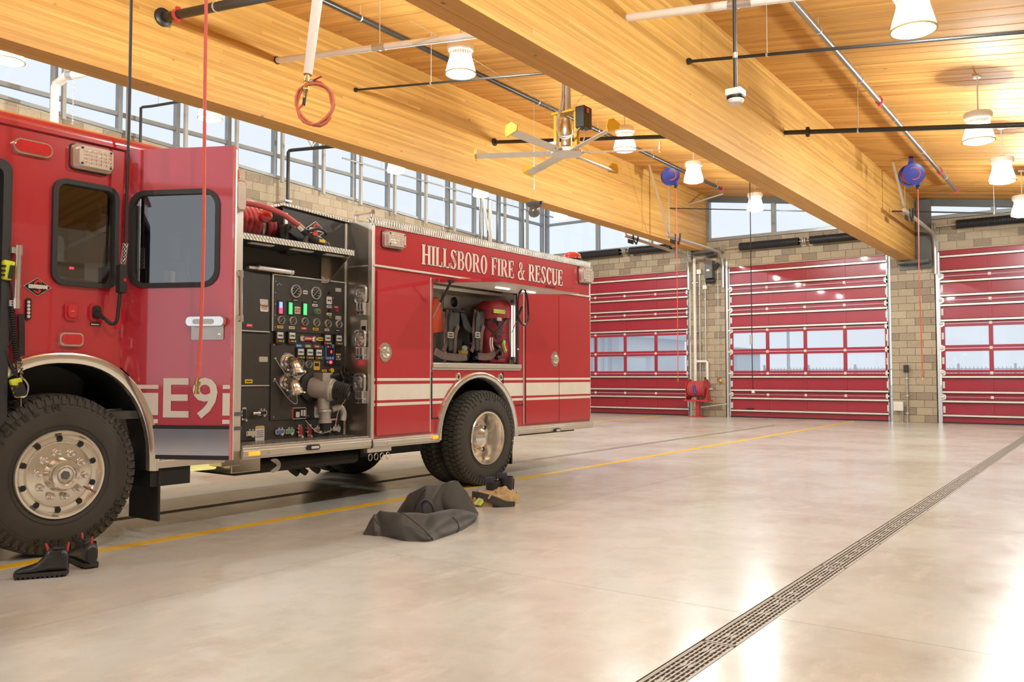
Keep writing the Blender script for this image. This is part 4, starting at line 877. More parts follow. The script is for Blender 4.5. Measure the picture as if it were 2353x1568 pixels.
# crew window: gasket, glass and what shows inside
epl('window_gasket', rrect(2.772, 1.892, 3.248, 2.648, .09), [rrect(2.806, 1.926, 3.214, 2.614, .065)], .05, 'gasket', 0, .005, None, None, .008)
epl('window_pane', CWIN, [], .008, 'cabglass', 0, -.012)
b = MB(); p = tk(226, 505, .25); b.tube(smooth_path([p + V((.0, 0, .12)), p, p + V((-.05, .05, -.05)), p + V((.03, .02, -.12))]), .018, 7); b.cbox(p + V((.03, .03, -.02)), (.09, .06, .14)); ep(b, 'headset', 'black')
b = MB(); p = tk(160, 620, .3); b.cbox(p, (.2, .05, .11)); o = ep(b, 'radio_head', 'black', .01); ep(MB().cbox(p + V((0, -.03, .01)), (.03, .012, .016)), 'readout', 'led_red', 0, o)
p = tk(240, 590, 1.2); ep(MB().cbox(p, (.5, .3, .5)), 'map_board', 'lbl_white', .01)
# front doorway edge
epl('doorway_gasket', rrect(1.38, .91, 2.50, 2.70, .08), [rrect(1.44, .97, 2.445, 2.64, .05)], .06, 'gasket', 0, .01)
ep(MB().box((2.41, .02, .97), (2.45, .30, 2.64)), 'door_jamb', 'black')
# grab bar left of the crew window
gt, gb = tk(44, 566, -.06), tk(38, 708, -.06)
o = ep(MB().cyl(gt, gb, .020, None, 16), 'grab_bar', 'chrome'); 
for q in (gt + V((0, 0, -.03)), gb + V((0, 0, .03))): ep(MB().lathe([(.024, -.035), (.024, .035)], q, (0, 0, 1), 14).box((q.x - .045, -.06, q.z - .02), (q.x - .0, .0, q.z + .02)), 'stanchion', 'chrome', 0, o)
ep(MB().box((gt.x - .085, -.012, gb.z - .0), (gt.x - .055, 0, gt.z + .02)), 'backing_strip', 'black', 0, o)
sp = [tk(49, 722, -.03), tk(50, 760, -.03), tk(50, 818, -.03)]
def strap(pts, wd, th, name, m, par=None):
    b = MB()
    for i in range(len(pts) - 1): b.obox(pts[i], pts[i + 1], wd, th, (0, 1, 0))
    return ep(b, name, m, 0, par)
strap(sp, .038, .006, 'strap', 'leather')
b = MB(); q0, q1 = tk(47, 822, -.04), tk(50, 868, -.06)
for i in range(9):
    q = q0.lerp(q1, i / 8); b.lathe([(.012, -.004), (.017, 0), (.012, .004)], q, (1, .2 * (-1) ** i, .3 if i % 2 else 1), 10)
ep(b, 'strap_chain', 'bronze')
# radio microphones: two, with coiled cord
def mic(px, tilt, name='radio_microphone'):
    p = tk(px[0], px[1], -.05); R = Matrix.Translation(p) @ Matrix.Rotation(tilt, 4, 'Y')
    o = MB().add([R @ V(c) for c in ((-.03, -.02, -.07), (.028, -.02, -.07), (.028, .02, -.07), (-.03, .02, -.07), (-.04, -.025, .06), (.036, -.025, .06), (.036, .025, .06), (-.04, .025, .06))], [(0, 3, 2, 1), (4, 5, 6, 7), (0, 1, 5, 4), (1, 2, 6, 5), (2, 3, 7, 6), (3, 0, 4, 7)])
    o = ep(o, name, 'hiviz', .012); ep(MB().add([R @ V(c) for c in ((-.005, -.03, -.06), (.03, -.03, -.06), (.03, -.022, -.06), (-.005, -.022, -.06), (0, -.034, .03), (.028, -.034, .03), (.028, -.024, .03), (0, -.024, .03))], [(0, 3, 2, 1), (4, 5, 6, 7), (0, 1, 5, 4), (1, 2, 6, 5), (2, 3, 7, 6), (3, 0, 4, 7)]), 'speaker_grille', 'black', .003, o)
    for k in range(3): q = R @ V((-.036, -.02, -.045 + k * .03)); ep(MB().cbox(q, (.02, .03, .014)), 'grip_slot', 'black', 0, o)
    return o
mic((18, 620), .1); mic((40, 890), -.25)
c0, c1 = tk(25, 690, -.04), tk(38, 830, -.05)
def coil_path(a, c, r, turns, n=8):
    d = (c - a); u = d.orthogonal().normalized(); v = d.normalized().cross(u)
    return [a + d * (i / (turns * n)) + u * r * cos(2 * pi * i / n) + v * r * sin(2 * pi * i / n) for i in range(turns * n + 1)]
pth = smooth_path([tk(21, 640, -.05), tk(26, 660, -.05), tk(28, 690, -.04)], 5) + coil_path(c0, c1, .017, 26) + [tk(38, 850, -.05), tk(40, 872, -.06)]
ep(MB().tube(pth, .006, 6), 'coiled_cord', 'rubber')
ep(MB().tube(smooth_path([tk(10, 805, -.03), tk(26, 780, -.04), tk(22, 740, -.04), tk(30, 715, -.04)]), .008, 6), 'lead', 'rubber'); ep(MB().tube([tk(8, 800, -.03), tk(36, 864, -.05)], .01, 6), 'lead', 'rubber')
b = MB(); a0, a1 = tk(46, 880, -.06), tk(60, 906, -.07); b.tube(smooth_path([a0 + V((0, 0, .05)), a1 + V((.01, 0, .06)), a1 + V((0, 0, -.01)), tk(46, 912, -.07), tk(38, 900, -.06), a0 + V((-.02, 0, .03))]), .006, 6); ep(b, 'carabiner', 'galv')
ep(MB().obox(tk(42, 885, -.07), tk(50, 910, -.07), .07, .03, (0, 1, 0)), 'holster', 'leather', .01); ep(MB().cyl(tk(48, 916, -.06), tk(48, 935, -.06), .006, None, 6), 'clip_chain', 'bronze')
# emblem: diamond with a red S behind the lettering
def badge(F, c, hw, hh, parent, tilt=0.0):
    o = plate('badge', [(c[0] - hw, c[1]), (c[0], c[1] - hh), (c[0] + hw, c[1]), (c[0], c[1] + hh)], [], .006, M['trim'], F, parent, .006)
    k = .93; plate('badge_field', [(c[0] - hw * k, c[1]), (c[0], c[1] - hh * k), (c[0] + hw * k, c[1]), (c[0], c[1] + hh * k)], [], .004, M['plateblk'], F, o, .010)
    S = [(-.02, -.74), (.22, -.52), (.22, -.36), (.14, -.24), (-.12, .22), (-.14, .34), (.0, .56), (.28, .38), (.28, .56), (.02, .82), (-.24, .52), (-.28, .34), (-.22, .16), (.06, -.30), (.06, -.40), (-.02, -.52), (-.28, -.36), (-.28, -.5)]
    plate('badge_emblem', [(c[0] + x * hw, c[1] + y * hh) for x, y in S], [], .004, M['badge_red'], F, o, .013)
    text('badge_lettering', 'SPARTAN', hh * .44, M['lbl_white'], F, o, c, .018, .004, 1.12 * hw / hh * .62, 0, 'CENTER', .004)
p = tk(84.7, 660); badge(side(), (p.x, p.z), .092, .064, ENG)
# LED strip, receptacles, markers, scene lights
def rr_light(a, c, nm, m, rim='chrome', d=.035, r=.04, rimw=.014, parent=None, F=None):
    x0, x1, z0, z1 = min(a.x, c.x), max(a.x, c.x), min(a.z, c.z), max(a.z, c.z)
    o = epl(nm + '_bezel', rrect(x0, z0, x1, z1, r), [], d, rim, 0, d / 2, None, F, .006)
    l = epl(nm + '_lens', rrect(x0 + rimw, z0 + rimw, x1 - rimw, z1 - rimw, r * .8), [], d * .6, m, 0, d + .001, o, F, .008); return o, (x0 + rimw, z0 + rimw, x1 - rimw, z1 - rimw)
rr_light(tk(27, 315), tk(117, 368), 'warning_light', 'redlens', 'chrome', .03, .05, .012)
rr_light(tk(134, 764), tk(187, 797), 'side_marker', 'redlens', 'chrome', .03, .03, .012)
def scene_light(a, c, cols=6):
    x0, x1, z0, z1 = min(a.x, c.x), max(a.x, c.x), min(a.z, c.z), max(a.z, c.z)
    o = epl('scene_light', rrect(x0, z0, x1, z1, .03), [], .05, 'chrome', 0, .025, None, None, .008)
    epl('scene_light_base', rrect(x0 - .006, z0 - .006, x1 + .006, z1 + .006, .03), [], .01, 'black', 0, .004, o)
    q = epl('scene_light_lens', rrect(x0 + .03, z0 + .02, x1 - .006, z1 - .012, .025), [], .03, 'lens', 0, .065, o, None, .008)
    b = MB(); w, h = x1 - x0 - .07, z1 - z0 - .07
    for r in range(4):
        for k in range(cols):
            b.lathe([(0, .004), (.010, .003), (.014, 0), (0, 0)], (x0 + .055 + w * k / cols + w / cols / 2, -.081, z0 + .05 + h * r / 4), (0, -1, 0), 8)
    ep(b, 'led_array', 'chrome', 0, o)['kind'] = 'stuff'
    for sx_, sz_ in ((x0 + .05, z0 + .035), (x1 - .025, z0 + .035), (x0 + .05, z1 - .03), (x1 - .025, z1 - .03)): ep(MB().cyl((sx_, -.078, sz_), (sx_, -.084, sz_), .009, None, 8), 'screw', 'black', 0, o)
scene_light(tk(161, 330), tk(249, 404))
epl('led_strip', rrect(tk(57, 736).x, tk(57, 736).z, tk(70, 686).x, tk(70, 686).z, .018), [], .02, 'black', 0, .01, None, None, .004)
for k in range(5): q = tk(62.5, 695 + k * 8.2); ep(MB().lathe([(0, .026), (.011, .024), (.012, .0), (0, 0)], (q.x, 0, q.z), (0, -1, 0), 10), 'led', 'lens')
for (cx_, cy_) in ((161.5, 716), (218, 719)):
    q = tk(cx_, cy_); o = epl('receptacle', rrect(q.x - .046, q.z - .065, q.x + .046, q.z + .065, .03), [], .022, 'redplain', 0, .011, None, None, .006)
    epl('receptacle_cover', rrect(q.x - .03, q.z - .045, q.x + .03, q.z + .05, .022), [], .02, 'redlens' if cx_ < 200 else 'black', 0, .026, o, None, .005)
q = tk(161, 716); text('receptacle_lettering', '120V', .013, M['lbl_white'], side(), ENG, (q.x, q.z), .038, .001)
q = tk(218, 746); o = epl('data_plate', rrect(q.x - .035, q.z - .012, q.x + .035, q.z + .012, .002), [], .003, 'ink', 0, .002); epl('plate_print', rrect(q.x - .03, q.z - .004, q.x + .03, q.z + .004, .001), [], .001, 'lbl_white', 0, .004, o)
# front wheel arch: polished ring, dark liner, mud flap
ri, ro = arch(.645, .775, 200, -2, 34), arch(.715, .845, 200, -2, 34)
b = MB(); n = len(ri)
for i in range(n):
    mi = ((ri[i][0] + ro[i][0]) / 2, (ri[i][1] + ro[i][1]) / 2)
    b.v += [V((ro[i][0], .01, ro[i][1])), V((ro[i][0], -.025, ro[i][1])), V((mi[0], -.038, mi[1])), V((ri[i][0], -.02, ri[i][1])), V((ri[i][0], .05, ri[i][1]))]
for i in range(n - 1):
    for k in range(4): b.f.append((i * 5 + k, i * 5 + k + 1, i * 5 + k + 6, i * 5 + k + 5)); b.m.append(0)
ep(b, 'fender_ring', 'polish', 0, None, 60)
b = MB()
for i in range(n): b.v += [V((ri[i][0], .03, ri[i][1])), V((ri[i][0], .75, ri[i][1]))]
for i in range(n - 1): b.f.append((2 * i, 2 * i + 1, 2 * i + 3, 2 * i + 2)); b.m.append(0)
ep(b, 'wheel_liner', 'rubber', 0, None, 60)
ep(MB().box((3.62, .02, .13), (3.645, .44, .95)), 'mud_flap', 'rubber', .008)
# ---------------- open rear cab door
def dp(x, y): q = td(x, y); return (q.x, q.y)
DW = .872
# arch cut where the door meets the wheel ring
cut = [p for p in arch(.735, .86, 90, 0, 40) if p[0] > 3.29]; cutd = [(x - 3.29, z) for x, z in cut if z > .645]
dz0, dz1 = .64, 2.948
outer = [(.0, dz1), (.0, cutd[0][1])] + cutd + [(cutd[-1][0] + .004, dz0), (DW, dz0), (DW, dz1)]
dwin = rrect(.075, 1.935, .75, 2.605, .10)
door_ = plate('cab_door', outer, [dwin], .05, M['red'], DOOR, ENG, -.026, .006)
plate('door_window_gasket', rrect(.048, 1.905, .777, 2.636, .125), [rrect(.084, 1.942, .741, 2.599, .095)], .06, M['gasket'], DOOR, door_, -.02, .008)
plate('door_pane', dwin, [], .008, M['cabglass'], DOOR, door_, -.015)
b = MB().box((.11, 1.90, -.03), (.125, 2.62, -.018)); b.build('window_divider', M['trim'], door_, DOOR, 0)
b = MB().tube(smooth_path([(.48, 2.22, -.10), (.46, 2.2, -.12), (.45, 2.05, -.12), (.47, 1.98, -.12), (.54, 1.96, -.12)]), .012, 7); b.build('inner_grab_handle', M['black'], door_, DOOR)
MB().box((.30, 1.93, -.12), (.36, 2.04, -.06)).build('inner_pocket', M['tan'], door_, DOOR, 0, .006)
# mirrored interior panel, edge, handle
MB().box((DW - .03, dz0, -.06), (DW + .004, dz1 - .02, -.04)).build('door_edge_trim', M['trim'], door_, DOOR, 0)
x0, z1 = dp(437, 731); x1, z0 = dp(516, 781)
hp = plate('handle_plate', rrect(x0 + .015, z0, x1 - .005, z1 - .02, .008), [], .008, M['stainless'], DOOR, door_, .004)
hb = plate('door_handle', rrect(x0 - .005, z1 - .062, x1 + .015, z1 + .005, .03), [], .045, M['chrome'], DOOR, door_, .03, .014); plate('handle_recess', rrect(x0 + .05, z1 - .05, x1 - .06, z1 - .012, .016), [], .006, M['stainless'], DOOR, door_, .053)
MB().lathe([(0, .012), (.014, .010), (.016, 0), (0, 0)], (x1 - .03, z0 + .035, .006), (0, 0, 1), 12).build('key_lock', M['chrome'], door_, DOOR)
# decals: unit number and stripe breaks
x, z = dp(401, 921); text('unit_number', 'E', .405, M['lbl_white'], DOOR, door_, (.443, 1.076), .004, .003, 1.18, 0, 'CENTER', .006)
text('unit_number', '9', .405, M['lbl_white'], DOOR, door_, (.682, 1.076), .004, .003, 1.05, 0, 'CENTER', .006)
def cutx(z, base=.308): 
    for i in range(len(cutd) - 1):
        if cutd[i][1] >= z >= cutd[i + 1][1]: return cutd[i][0] + .004
    return .02
for za, zb in ((.905, .935), (.965, 1.128), (1.158, 1.188)):
    plate('stripe', [(cutx(za), za), (.312, za), (.312, zb), (cutx(zb), zb)], [], .003, M['lbl_white'], DOOR, door_, .003)
    plate('stripe', [(.818, za), (DW, za), (DW, zb), (.818, zb)], [], .003, M['lbl_white'], DOOR, door_, .003)
MB().box((.275, .866, .0), (DW, .892, .012)).build('door_trim_strip', M['rubber'], door_, DOOR, 0, .003); MB().box((.30, .645, .0), (DW, .675, .012)).build('door_trim_strip', M['rubber'], door_, DOOR, 0, .003)
plate('scuff_plate', [(.295, .675), (DW, .675), (DW, .866), (.28, .866)], [], .006, mat('reflection_tint_kick_plate', (.50, .43, .42), .12, 1.0), DOOR, door_, .004)  # metal base darkened and reddened to imitate a dark red reflection
# step well behind the door, cab rear corner
ep(MB().box((3.30, .25, .62), (4.2, .30, 1.0)), 'step_riser', 'trim'); ep(MB().box((3.57, .02, .60), (4.2, .30, .64)), 'cab_step', 'tread'); ep(MB().box((3.57, .0, .54), (4.2, .04, .60)), 'sill_rail', 'trim', .004)
ep(MB().box((3.56, .03, .40), (3.9, .5, .60)), 'battery_box', 'chassis'); ep(MB().cyl((3.75, .25, .50), (4.25, .22, .50), .035, None, 10), 'step_lamp', glow('step_lamp_glow', (.85, .74, .28), .8))
# stainless rear post of the cab between door and pump panel
ep(MB().box((4.20, -.004, .62), (4.345, .42, 2.72)), 'cab_rear_post', 'trim', .006); ep(MB().box((4.20, -.006, 2.72), (4.30, .42, 2.95)), 'cab_rear_corner', 'red', .02)
for z in (.80, .92): ep(MB().box((4.20, -.012, z), (4.345, -.003, z + .03)), 'post_band', 'grey')
q0, q1 = tk(541, 415, 0), tk(550, 488, 0); rr_light(V((4.23, 0, q0.z)), V((4.335, 0, q1.z)), 'post_light', 'lens', 'chrome', .05, .035)
MB().lathe([(0, .11), (.05, .10), (.075, .05), (.08, 0), (0, 0)], (4.28, .10, tk(546, 404).z), (0, 0, 1), 16).build('beacon', M['redlens'], ENG, TRK)
g0, g1 = tk(553, 622, -.07), tk(553, 740, -.07); o = ep(MB().cyl(g0, g1, .018, None, 14), 'grab_bar', 'chrome'); 
for q in (g0 + V((0, 0, -.03)), g1 + V((0, 0, .03))): ep(MB().lathe([(.024, -.03), (.024, .03)], q, (0, 0, 1), 12).box((q.x - .09, q.y - .015, q.z - .02), (q.x, q.y + .02, q.z + .02)).box((q.x - .10, -.012, q.z - .05), (q.x - .07, 0, q.z + .05)), 'stanchion', 'chrome', 0, o)
for (ya, yb) in ((670, 700), (705, 725)): a, c = tk(532, ya), tk(538, yb); epl('reflector', rrect(4.205, c.z, 4.25, a.z, .004), [], .004, 'lbl_white', 0, .008)

# ---------------- pump panel, set back between cab and body
PW = .39
def P3(u, v, w=PW): return tk(520 + u / 4.9, 440 + v / 4.9, w)
def P4(u, v, w=PW): return tk(520 + u / 4.611, 740 + v / 4.611, w)
PF = side(PW)
def pp(name, outer, m, t=.006, off=.003, parent=None, bevel=0): return plate(name, outer, [], t, M[m] if isinstance(m, str) else m, PF, parent or ENG, off, bevel)
ep(MB().box((4.345, .40, .50), (5.85, 2.10, 2.46)), 'pump_housing', 'chassis'); ep(MB().box((4.345, .40, 2.46), (5.06, 2.1, 2.50)), 'pump_deck', 'tread')
ep(MB().box((5.06, .40, 2.46), (5.85, 2.10, 2.82)), 'upper_housing', 'chassis')
uz = 2.475
pp('upper_panel', [(5.06, uz), (5.85, uz), (5.85, 2.81), (5.06, 2.86)], 'panel')
pp('lower_upper_panel', [(4.345, uz), (5.06, uz), (5.06, 2.56), (4.345, 2.56)], 'panel')
pp('panel_backing', [(4.345, .66), (5.85, .66), (5.85, uz), (4.345, uz)], 'panel', .004, .0)
lp0, lp1 = P3(190, 935), P3(480, 960); l0 = 4.36; l1 = P4(440, 300).x; gx0 = P3(512, 1000).x; gx1 = P3(1315, 1040).x
zz = [P4(280, 95).z, P4(280, 125).z, P4(280, 672).z, P4(280, 690).z]; ztp = P3(320, 915).z; zb = .675
for a, c in ((zz[0], ztp), (zz[2], zz[1]), (zb, zz[3])): pp('access_panel', rrect(l0, a, l1, c, .006), 'panel', .012, .012, None, .003)
for z in (zz[0] - .004, zz[2] - .004): ep(MB().box((l0, PW - .03, z - .006), (l1, PW - .006, z + .006)), 'panel_trim', 'trim', .002)
gz1 = P3(900, 990).z; gz0 = P4(700, 110).z
pp('gauge_panel', rrect(gx0, gz0, gx1, gz1, .004), 'panel', .012, .012, None, .003)
o = ep(MB().box((gx0, PW - .03, gz1), (gx1, PW - .01, gz1 + .014)), 'panel_trim', 'trim', .002); ep(MB().box((gx0 - .012, PW - .03, gz0), (gx0, PW - .01, gz1 + .014)), 'panel_trim', 'trim', .002)
vz1 = P4(600, 232).z; vz0 = P4(700, 1030).z; pp('valve_panel', rrect(gx0 - .01, vz0, gx1 + .02, vz1, .004), 'panel', .012, .010, None, .003)
for u, v in ((490, 245), (488, 627), (484, 1010), (1000, 268), (855, 996)): q = P4(u, v); ep(MB().cyl((q.x, PW - .016, q.z), (q.x, PW - .024, q.z), .006, None, 8), 'screw', 'trim')
for u, v in ((540, 1015), (537, 1142), (535, 1270), (532, 1395), (530, 1530), (580, 1040), (560, 1053), (600, 1055), (1190, 1200)): q = P3(u, v); ep(MB().cyl((q.x, PW - .018, q.z), (q.x, PW - .024, q.z), .005, None, 8), 'screw', 'trim')
ep(MB().box((5.835, PW - .012, .66), (5.85, PW + .01, 2.81)), 'corner_trim', 'trim')
# gauges
def gauge(q, r, big=False):
    o = MB().lathe([(r * .86, .0), (r, .004), (r, .022), (r * .9, .028), (r * .84, .020), (r * .84, .0)], (q.x, PW - .012, q.z), (0, -1, 0), 26).build('gauge', M['bezel'], ENG, TRK)
    MB().lathe([(0, .014), (r * .86, .014), (r * .86, 0), (0, 0)], (q.x, PW - .012, q.z), (0, -1, 0), 22).build('dial', M['plateblk'], o, TRK)
    b = MB()
    for k in range(25 if big else 13):
        a = radians(225 - 270 * k / (24 if big else 12)); ln = .16 if k % (4 if big else 3) == 0 else .09
        b.obox((q.x + r * .82 * cos(a), PW - .0265, q.z + r * .82 * sin(a)), (q.x + r * (.82 - ln) * cos(a), PW - .0265, q.z + r * (.82 - ln) * sin(a)), r * .045, .001, (0, 1, 0))
    b.obox((q.x - r * .38, PW - .028, q.z - r * .42), (q.x + r * .30, PW - .028, q.z + r * .36), r * .07, .001, (0, 1, 0)); b.build('markings', M['lbl_white'], o, TRK, 0)
    c = MB()
    for k in range(7): a = radians(225 - 270 * k / 6); text_mb(c, str(k * (100 if big else 50)), r * .17, (q.x + r * .54 * cos(a), q.z + r * .54 * sin(a)), .0275)
    c.build('numerals', M['lbl_white'], o, PF, 0)
gauge(P3(765, 1125), .062, True); gauge(P3(990, 1147), .062, True)
for u, v in ((600, 1452), (732, 1460), (866, 1469), (997, 1478), (1127, 1490), (1250, 1498)): gauge(P3(u, v), .040)
gauge(P4(768, 443), .040); gauge(P4(856, 449), .040)
# level bars
for u, v, ms in ((594, 1310, ('led_blue', 'led_red')), (704, 1318, ('led_green',)), (868, 1328, ('led_green',))):
    q = P3(u, v); o = pp('level_gauge', rrect(q.x - .034, q.z - .068, q.x + .034, q.z + .068, .006), 'black', .02, .016, None, .003)
    for i, m in enumerate(ms):
        h = .11 / len(ms)
        for k in range(10 // len(ms)):
            z0 = q.z + .055 - i * h - (k + 1) * .011; pp('level_bar', rrect(q.x - .018, z0, q.x + .018, z0 + .008, .002), m, .004, .028, o)
# labels, plates, lamps  (crop, u, v, half-width px, half-height px, material)
def label(q, hw, hh, m, ink='ink', nm='label', lines=0, parent=None, off=.02):
    o = pp(nm, rrect(q.x - hw, q.z - hh, q.x + hw, q.z + hh, min(hw, hh) * .3), m, .004, off, parent)
    if ink: b = MB().box((q.x - hw * .7, PW - off - .0035, q.z - hh * .25), (q.x + hw * .7, PW - off - .002, q.z + hh * .25)); b.build('print', M[ink], o, TRK, 0)
    for k in range(lines): z = q.z + hh * (.6 - 1.3 * (k + 1) / (lines + 1)); MB().box((q.x - hw * .75, PW - off - .0035, z - .002), (q.x + hw * .75, PW - off - .002, z + .002)).build('print', M['ink'], o, TRK, 0)
    return o
for u, v, hw, hh, m in ((591, 1528, .034, .013, 'lbl_orange'), (721, 1536, .034, .013, 'lbl_cream'), (857, 1545, .034, .013, 'lbl_red'), (989, 1552, .034, .013, 'lbl_yellow'), (1118, 1560, .03, .012, 'lbl_cream'), (762, 1228, .035, .012, 'ink'), (982, 1248, .033, .012, 'ink'), (982, 1284, .033, .012, 'lbl_white'),
                        (1143, 1300, .032, .012, 'lbl_white'), (1222, 1306, .028, .011, 'lbl_red'), (1142, 1384, .032, .012, 'lbl_white'), (1245, 1112, .038, .019, 'trim'), (1245, 1425, .038, .019, 'trim'), (875, 1138, .026, .018, 'lbl_white'), (243, 1510, .034, .016, 'lbl_red'), (408, 1243, .045, .022, 'trim')):
    label(P3(u, v), hw, hh, m, None if m == 'trim' else ('lbl_white' if m in ('ink', 'lbl_red') else 'ink'), 'latch' if m == 'trim' else 'label')
q = P3(786, 1340); o = label(q, .034, .034, 'lbl_cream', None); 
for dx, dz, m in ((-.016, .012, 'lbl_green'), (.016, .012, 'lbl_red'), (-.016, -.012, 'lbl_red'), (.014, -.012, 'lbl_green')): pp('print', rrect(q.x + dx - .012, q.z + dz - .008, q.x + dx + .012, q.z + dz + .008, .001), m, .001, .024, o)
label(P3(412, 1312), .045, .036, 'lbl_white', None, 'warning_sign', 3); q = P3(412, 1285); pp('print', rrect(q.x - .043, q.z - .007, q.x + .043, q.z + .005, .001), 'lbl_red', .001, .025)
q = P3(1143, 1230); o = label(q, .034, .038, 'lbl_white', None, 'outlet'); 
for dx in (-.012, .012): pp('socket', circ(q.x + dx, q.z, .009, 12), 'ink', .002, .024, o)
for u, v, m, r in ((1140, 1146, 'black', .012), (1145, 1342, 'black', .016), (1222, 1345, 'redplain', .018), (1145, 1420, 'brass', .015)): q = P3(u, v); ep(MB().lathe([(0, .03), (r * .8, .03), (r, .02), (r, 0), (0, 0)], (q.x, PW - .01, q.z), (0, -1, 0), 14), 'push_button', m)
q = P3(1000, 1355); o = ep(MB().lathe([(0, .05), (.026, .048), (.03, .03), (.034, .0), (0, 0)], (q.x, PW - .01, q.z), (0, -1, 0), 18), 'throttle_knob', 'lbl_green'); ep(MB().lathe([(0, .062), (.016, .06), (.017, .045), (0, .045)], (q.x, PW - .01, q.z), (0, -1, 0), 14), 'knob_button', 'redplain', 0, o)
for u, v, hw, hh, m in ((754, 254, .036, .015, 'lbl_blue'), (850, 258, .036, .015, 'lbl_green'), (944, 262, .034, .014, 'lbl_red'), (625, 345, .036, .016, 'lbl_blue'), (628, 556, .036, .016, 'lbl_green'), (932, 78, .034, .013, 'lbl_yellow'), (857, 177, .045, .018, 'lbl_red'), (982, 184, .036, .018, 'lbl_yellow'), (1024, 518, .030, .012, 'lbl_yellow'), (222, 630, .040, .018, 'lbl_yellow'), (378, 397, .048, .024, 'trim'), (1165, 92, .032, .012, 'ink')):
    label(P4(u, v), hw, hh, m, None if m == 'trim' else ('lbl_white' if m in ('ink', 'lbl_red', 'lbl_blue', 'lbl_green') else 'ink'), 'latch' if m == 'trim' else 'label')
# valve controllers: white display, black text, coloured keys
for u, v in ((543, 163), (671, 167), (1048, 190), (1166, 194), (762, 338), (859, 342), (954, 346)):
    q = P4(u, v); o = pp('valve_controller', rrect(q.x - .048, q.z - .062, q.x + .048, q.z + .062, .010), 'black', .024, .026, None, .004)
    d = pp('display', rrect(q.x - .034, q.z - .012, q.x + .034, q.z + .046, .003), 'lcd', .003, .040, o); text('readout', 'OPEN', .022, M['ink'], PF, o, (q.x, q.z + .014), .042, .001, 1.0, 0, 'CENTER', .001)
    for dx, m in ((-.034, 'redplain'), (-.008, 'lbl_yellow'), (.01, 'lbl_yellow'), (.034, 'lbl_green')): ep(MB().lathe([(0, .006), (.011 if abs(dx) > .02 else .007, .005), (.012 if abs(dx) > .02 else .008, 0), (0, 0)], (q.x + dx, PW - .038, q.z - .036), (0, -1, 0), 10), 'key', m, 0, o)
for u, v in ((797, 177), (920, 184)): q = P4(u, v); ep(MB().lathe([(0, .02), (.02, .02), (.03, .012), (.036, .0), (0, 0)], (q.x, PW - .012, q.z), (0, -1, 0), 8).lathe([(0, .05), (.012, .048), (.014, .02), (0, .02)], (q.x, PW - .012, q.z), (0, -1, 0), 10), 'test_port', 'chrome')
q = P4(1075, 320); o = pp('pump_governor', rrect(q.x - .055, q.z - .078, q.x + .055, q.z + .078, .012), 'lbl_blue', .02, .024, None, .004); pp('governor_face', rrect(q.x - .045, q.z - .045, q.x + .045, q.z + .062, .008), 'plateblk', .003, .036, o)
text('readout', '0', .045, M['led_red'], PF, o, (q.x + .012, q.z + .0), .039, .001)
for dx, dz, m in ((-.03, .05, 'led_red'), (.0, .05, 'lbl_red'), (.03, .05, 'lbl_white'), (-.03, -.06, 'lbl_white'), (.0, -.06, 'lbl_white'), (.03, -.06, 'lbl_white')): ep(MB().cyl((q.x + dx, PW - .034, q.z + dz), (q.x + dx, PW - .042, q.z + dz), .006, None, 8), 'key', m, 0, o)
q = P4(1165, 365); o = pp('status_panel', rrect(q.x - .038, q.z - .09, q.x + .038, q.z + .09, .006), 'plateblk', .014, .02, None, .003)
for r in range(3):
    for k in range(3): m = (('lbl_yellow', 'lbl_orange', 'lbl_yellow'), ('lbl_red', 'lbl_white', 'lbl_blue'), ('lbl_green', 'lbl_green', 'lbl_yellow'))[r][k]; zq = q.z + .018 - r * .024; xq = q.x - .022 + k * .022; pp('status_key', rrect(xq - .008, zq - .009, xq + .008, zq + .009, .002), m, .005, .029, o)
q = P4(1075, 428); o = pp('siren_control', rrect(q.x - .055, q.z - .034, q.x + .055, q.z + .034, .004), 'plateblk', .012, .02, None, .003); ep(MB().lathe([(0, .016), (.014, .012), (.016, 0), (0, 0)], (q.x + .012, PW - .026, q.z), (0, -1, 0), 12), 'indicator', 'led_red', 0, o); ep(MB().lathe([(0, .012), (.010, .01), (.012, 0), (0, 0)], (q.x - .032, PW - .026, q.z), (0, -1, 0), 10), 'indicator', 'lbl_green', 0, o)
q = P4(1082, 515); ep(MB().lathe([(0, .05), (.022, .05), (.024, .04), (.012, .03), (.012, 0), (0, 0)], (q.x, PW - .01, q.z), (0, -1, 0), 14), 'drain_knob', 'yellow')
label(P4(945, 452), .038, .055, 'lbl_orange', 'ink', 'warning_sign', 2, None, .018)
label(P4(757, 567), .082, .050, 'lbl_white', None, 'warning_sign', 4); q = P4(757, 530); pp('print', rrect(q.x - .078, q.z - .012, q.x + .078, q.z + .006, .002), 'lbl_red', .001, .024)
q = P4(757, 968); o = label(q, .086, .055, 'lbl_white', None, 'pump_data_plate'); pp('print', rrect(q.x - .076, q.z - .048, q.x + .08, q.z + .048, .004), 'ink', .002, .023, o)
for dx, dz, hw, hh in ((-.02, -.012, .022, .026), (.028, .002, .01, .028), (.06, .0, .012, .03)): pp('print', rrect(q.x + dx - hw, q.z + dz - hh, q.x + dx + hw, q.z + dz + hh, .002), 'lbl_white', .002, .025, o)
pp('print', rrect(q.x - .086, q.z - .055, q.x - .072, q.z + .055, .002), 'lbl_red', .002, .024, o)
q = P4(958, 950); o = label(q, .046, .06, 'lbl_white', None, 'warning_sign', 5); pp('print', rrect(q.x - .044, q.z + .042, q.x + .044, q.z + .058, .002), 'lbl_red', .001, .024, o)
